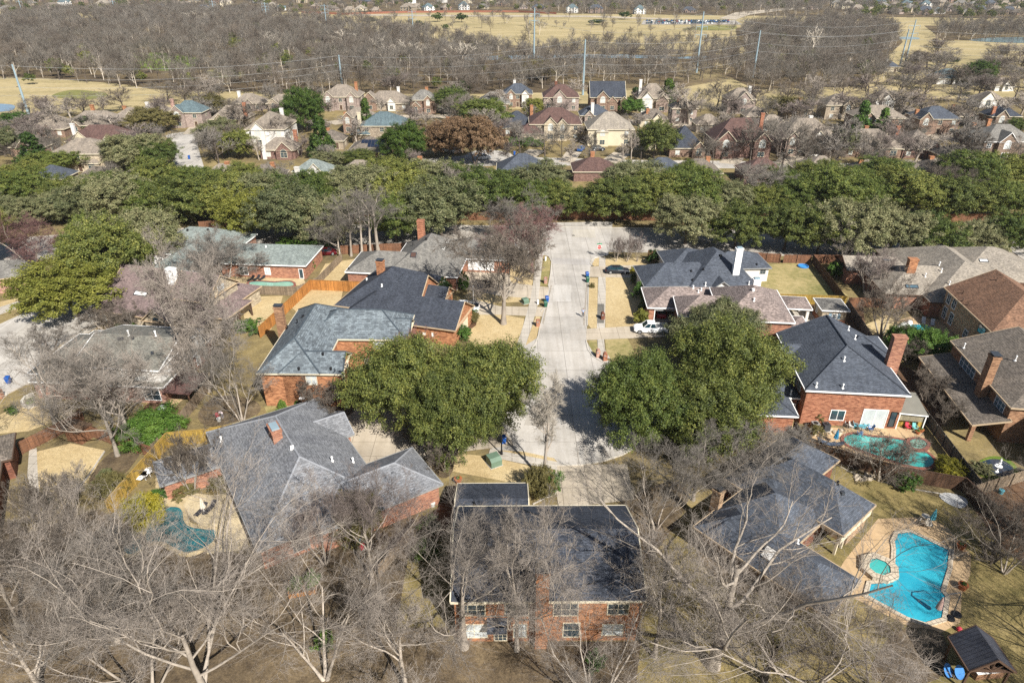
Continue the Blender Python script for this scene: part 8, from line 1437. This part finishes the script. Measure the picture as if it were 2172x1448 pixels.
p = G(347, 877); e = thing('grill_cover', p, 'shiny silver covered grill on the patio beside the porch', 'grill'); m = MB(); m.lathe(p, [(.5, .15), (.6, .2), (.62, .8), (.55, 1.1), (.35, 1.3), (.05, 1.38)], 10, smooth=False); m.build('cover', m_plain('silver_cover', C('c4c8cc'), .12, 2, .25, .5, .5), e); m = MB(); m.lathe(p, [(.48, 0), (.48, .15)], 10); m.build('base', DMETAL, e)
p = G(361, 869); e = thing('fire_bowl', p, 'dark round fire bowl on the patio right of the silver grill', 'fire pit'); m = MB(); m.lathe(p, [(.3, 0), (.5, .18), (.55, .34), (.5, .34), (.4, .22)], 16); m.build('bowl', BARKD, e); m = MB(); m.lathe(p, [(.44, .26), (.05, .28)], 12); m.build('ash', MULCH, e)
sheet('porch_patio', [(330, 870), (352, 845), (400, 800), (445, 790), (440, 810), (385, 850), (352, 878), (335, 880)], DECK, .05)
chair(365, 838, 2.6, 'white', 'white chair under the rusty porch roof'); table(380, 834, .55, 'black', 'round dark table under the rusty porch roof')
q0 = G(68, 851); wallstrip('stone_edging', 'curved white stone planter edging at the corner of the rose brick house', [(72, 838), (55, 846), (48, 855), (52, 864), (64, 867), (75, 861)], .5, .35, m_plain('white_stone', C('dcd4c4'), .15, 2, .9), 'garden edging'); sheet('planter_grass', [(72, 840), (57, 848), (53, 857), (62, 863), (76, 858)], GREENP, .06)
wallstrip('garden_edging', 'thin white edging curving around the shrub ring beside the drive', [(1181, 1005), (1182, 1030), (1178, 1048), (1156, 1057), (1130, 1070)], .14, .14, WALK, 'garden edging'); wallstrip('garden_edging', 'pale timber edging along the right side of the tan lawn at left', [(222, 958), (188, 1010), (146, 1064), (122, 1100)], .14, .18, WALK, 'garden edging'); wallstrip('garden_edging', 'thin pale edging along the bed below the dark pool fence', [(1745, 970), (1800, 1000), (1850, 1016), (1920, 1035), (2000, 1048)], .12, .1, WALK, 'garden edging'); wallstrip('garden_edging', 'pale stone edging round the flagstone bed beside the annex', [(380, 1012), (378, 1030), (392, 1046), (420, 1056), (440, 1060)], .16, .16, STONE, 'garden edging')
p = G(643, 1262); e = thing('raised_bed', p, 'raised timber planting bed with leafy vegetables among the leaves', 'planter'); q = frame(p, .25); m = MB()
for a, b in ((q(-1.4, -.1, 0), q(1.3, -.1, 0)), (q(1.3, -.1, 0), q(1.3, 2.0, 0)), (q(1.3, 2.0, 0), q(-1.4, 2.0, 0)), (q(-1.4, 2.0, 0), q(-1.4, -.1, 0))): u = (b - a).normalized(); m.obox(a, u, Vector((-u.y, u.x, 0)), (b - a).length, .08, 0, .5)
m.build('side_board', FW['honey'], e); m = MB(); m.face([q(-1.3, 0, .42), q(1.22, 0, .42), q(1.22, 1.9, .42), q(-1.3, 1.9, .42)]); m.build('soil', MULCH, e)
for dx, dy in ((-.9, .5), (-.4, 1.3), (.5, 1.4), (1.0, .8), (.9, 1.7)):
    b = q(dx, dy, .42); t, h, pw = BUSH[int(abs(dx) * 10) % 3]; o = plant(t, b, 'leafy green vegetable clump in the raised bed', 'plant', 'vegetable', 'vegetables in the raised bed', .28)
p = G(2113, 1000); e = thing('fountain', p, 'white tiered statue fountain in the dark garden pond at right', 'fountain'); m = MB(); m.lathe(p, [(.3, .0), (.22, .15), (.12, .2), (.1, .7), (.42, .85), (.44, .92), (.1, .88), (.08, 1.3), (.2, 1.4), (.12, 1.5), (.16, 1.75), (.05, 2.05)], 14); m.build('statue', WHITE, e)
sheet('garden_pond', [(2075, 985), (2100, 974), (2130, 978), (2150, 995), (2140, 1008), (2105, 1010), (2080, 1000)], m_water('garden_pond_water', C('3a4a5c'), 1), .06, smooth=4); sheet('pond_rim', [(2068, 985), (2100, 968), (2136, 973), (2160, 996), (2145, 1014), (2100, 1016), (2072, 1004)], GREENP, .05, smooth=4)
p = G(641, 846, 2.6); e = thing('satellite_dish', p, 'white satellite dish on the orange brick wall', 'satellite dish'); m = MB(); m.lathe(p, [(.02, 0), (.25, .05), (.42, .16)], 16); m.build('dish', WHITE, e); m = MB(); m.tube(p, p + Vector((.1, 1.0, -.1)), .03, .03, 6); m.build('bracket', GREYT, e)
p = G(1975, 551 + 0, 7.2); 
for x, y, l in ((300, 1018, 'white scalloped garden seat by the mustard fence, lower left of the pair'), (310, 1010, 'white scalloped garden seat by the mustard fence, upper right of the pair')):
    p = G(x, y); e = thing('garden_chair', p, l, 'garden seat'); m = MB(); k = 24; P = [p + Vector(((.85 + .12 * math.cos(6 * t)) * math.cos(t), (.85 + .12 * math.cos(6 * t)) * math.sin(t), .8)) for t in [2 * math.pi * i / k for i in range(k)]]; m.face(P)
    for i in range(k): a, b = P[i], P[(i + 1) % k]; m.quad(a - Vector((0, 0, .07)), b - Vector((0, 0, .07)), b, a)
    m.build('top', WHITE, e); m = MB(); m.lathe(p, [(.12, .805), (.02, .83)], 10); m.build('knob', BLACK, e)
    for t in (0, 2.1, 4.2): m = MB(); m.tube(p + Vector((.55 * math.cos(t), .55 * math.sin(t), 0)), p + Vector((.5 * math.cos(t), .5 * math.sin(t), .74)), .04, .04, 6); m.build('leg', WHITE, e)
# cantilever parasol by the bright pool
p = G(2020, 1305); e = thing('cantilever_parasol', p, 'folded brownish cantilever parasol with black arm at the pool corner', 'parasol'); top = p + Vector((.3, .6, 2.5)); m = MB(); m.path([p, p + Vector((.35, .5, 2.3)), top, top + Vector((-1.3, -.3, .1)), top + Vector((-1.7, -.4, -.2))], .045, 8); m.build('arm', DMETAL, e); m = MB(); c = top + Vector((-1.75, -.4, -.2)); m.lathe(c - Vector((0, 0, 1.6)), [(.05, 0), (.3, .1), (.22, .8), (.06, 1.6)], 12, smooth=False); m.build('canopy', FAB['pink'], e)
for dx, dy in ((-.45, -.3), (.45, .1)): m = MB(); m.lathe(p + Vector((dx, dy, 0)), [(.48, 0), (.46, .12), (.3, .16)], 14); m.build('base_weight', BLACK, e)
for x, y, a, l in ((2006, 1432, .6, 'blue oval-backed reclining chair left of the pavilion, left one'), (2030, 1436, .4, 'blue oval-backed reclining chair left of the pavilion, right one')):
    p = G(x, y); e = thing('round_chair', p, l, 'chair'); m = MB(); c = p + Vector((0, 0, .75)); k = 18; ax = Vector((math.cos(a), math.sin(a), 0)); up = Vector((-.4 * math.sin(a), .4 * math.cos(a), .45)); P = [c + ax * .55 * math.cos(t) + up * 1.0 * math.sin(t) for t in [2 * math.pi * i / k for i in range(k)]]; m.face(P); m.face([v - Vector((0, 0, .05)) for v in P][::-1])
    for i in range(k): m.quad(P[i] - Vector((0, 0, .05)), P[(i + 1) % k] - Vector((0, 0, .05)), P[(i + 1) % k], P[i])
    m.build('seat', FAB['lblue'], e)
    for t in (0, 2.1, 4.2): m = MB(); m.tube(p + Vector((.35 * math.cos(t), .35 * math.sin(t), 0)), c + Vector((.15 * math.cos(t), .15 * math.sin(t), -.1)), .03, .03, 6); m.build('leg', DMETAL, e)
p = G(2095, 1440); q = frame(p, .1); e = thing('outdoor_kitchen', p, 'white-topped counter with dark grill under the pavilion', 'counter'); m = MB(); m.obox(q(-1.2, 0, 0), Vector((math.cos(.1), math.sin(.1), 0)), Vector((-math.sin(.1), math.cos(.1), 0)), 2.6, .8, 0, .85); m.build('cabinet', BR['brownb'], e); m = MB(); m.obox(q(-1.25, -.05, 0), Vector((math.cos(.1), math.sin(.1), 0)), Vector((-math.sin(.1), math.cos(.1), 0)), 2.7, .9, .86, .92); m.build('countertop', WHITE, e); m = MB(); m.box(q(.8, .45, 0), .8, .6, .925, 1.3, .1); m.build('grill', BLACK, e)
p = G(2033, 1337); m = MB(); m.ellipsoid(p + Vector((0, 0, .25)), .26, .26, .25); tag(m.build('garden_ball', FAB['red'], None, p), 'red-pink ball on the lawn beside the pool deck corner', 'ball')
p = G(2105, 1165); m = MB(); m.box(p, .5, .9, 0, .55, .3); m.box(p, .6, 1.0, .55, .65, .3); tag(m.build('stone_bench', m_plain('bench_stone', C('b8b4aa'), .1), None, p), 'pale stone bench in the shade at right of the pool lawn', 'bench')
m = MB(); rb = random.Random(4)
for i in range(26):
    a = rb.uniform(0, 6.28); p = G(1838 + rb.uniform(-28, 30), 1012 + rb.uniform(-6, 7)); st = MB(); r_ = rb.uniform(.15, .32); st.ellipsoid(p + Vector((0, 0, r_ * .4)), r_ * 1.2, r_, r_ * .7, a, 7, 5); tag(st.build('garden_rock', STONE if i % 2 else m_plain('rock', C('8f8676'), .2) if i == 0 else STONE, None, p), 'loose pale rock in the heap under the bare tree by the dark fence', 'rock', 'rocks below the dark pool fence')
for i in range(16):
    p = G(1728 + rb.uniform(-20, 60), 916 + rb.uniform(-4, 8)); st = MB(); r_ = rb.uniform(.14, .3); st.ellipsoid(p + Vector((0, 0, r_ * .4)), r_ * 1.2, r_, r_ * .7, rb.uniform(0, 6), 7, 5); tag(st.build('garden_rock', STONE, None, p), 'pale border rock in front of the air conditioners', 'rock', 'rocks in front of the air conditioners')
for i, (x, y) in enumerate(((1905, 700), (1912, 695), (1920, 692), (1898, 706), (1928, 688))): p = G(x, y); st = MB(); st.ellipsoid(p + Vector((0, 0, .3)), .8, .5, .45, i, 8, 6); tag(st.build('pool_boulder', WHITE, None, p), 'white boulder on the left rim of the cyan pool', 'boulder', 'white boulders on the rim of the cyan pool')
for x, y, c, l in ((752, 1162, 'white', 'white plastic tub among clutter behind the grey hip roof'), (760, 1150, 'teal', 'teal plastic tub among clutter behind the grey hip roof'), (768, 1163, 'red', 'red toy among clutter behind the grey hip roof'), (828, 1105, 'red', 'red bucket by the brick wing wall'), (918, 1073, 'white', 'white crate beside the brick wing corner'), (465, 893, 'white', 'white bucket beside the mustard fence'), (462, 884, 'red', 'terracotta-red bucket beside the bending person'), (2122, 1046, 'teal', 'small teal object on the lawn behind the pale weathered fence')):
    p = G(x, y); e = thing('bucket', p, l, 'bucket'); m = MB(); m.lathe(p, [(.24, 0), (.3, .5), (.33, .52), (.27, .5)], 12); m.build('body', FAB[c], e); m = MB(); m.lathe(p, [(.31, .53), (.28, .58), (.05, .6)], 12); m.build('lid', FAB[c], e)
# ---------------------------------------------------------------- thin winter air, seen over the far wood
hz = bpy.data.materials.new('haze_air'); hz.use_nodes = True; t = hz.node_tree
for n in list(t.nodes):
    if n.type != 'OUTPUT_MATERIAL': t.nodes.remove(n)
pv = t.nodes.new('ShaderNodeVolumePrincipled'); pv.inputs['Color'].default_value = (.86, .9, .95, 1); pv.inputs['Density'].default_value = .00006; pv.inputs['Anisotropy'].default_value = .2
t.links.new(pv.outputs[0], [n for n in t.nodes if n.type == 'OUTPUT_MATERIAL'][0].inputs['Volume'])
m_ = MB(); m_.box((0, 3500), 9400, 9400, -1.2, 62, 0); hb = m_.build('haze', hz); tag(hb, kind='stuff')
S.cycles.volume_bounces = 1; S.cycles.volume_step_rate = 1
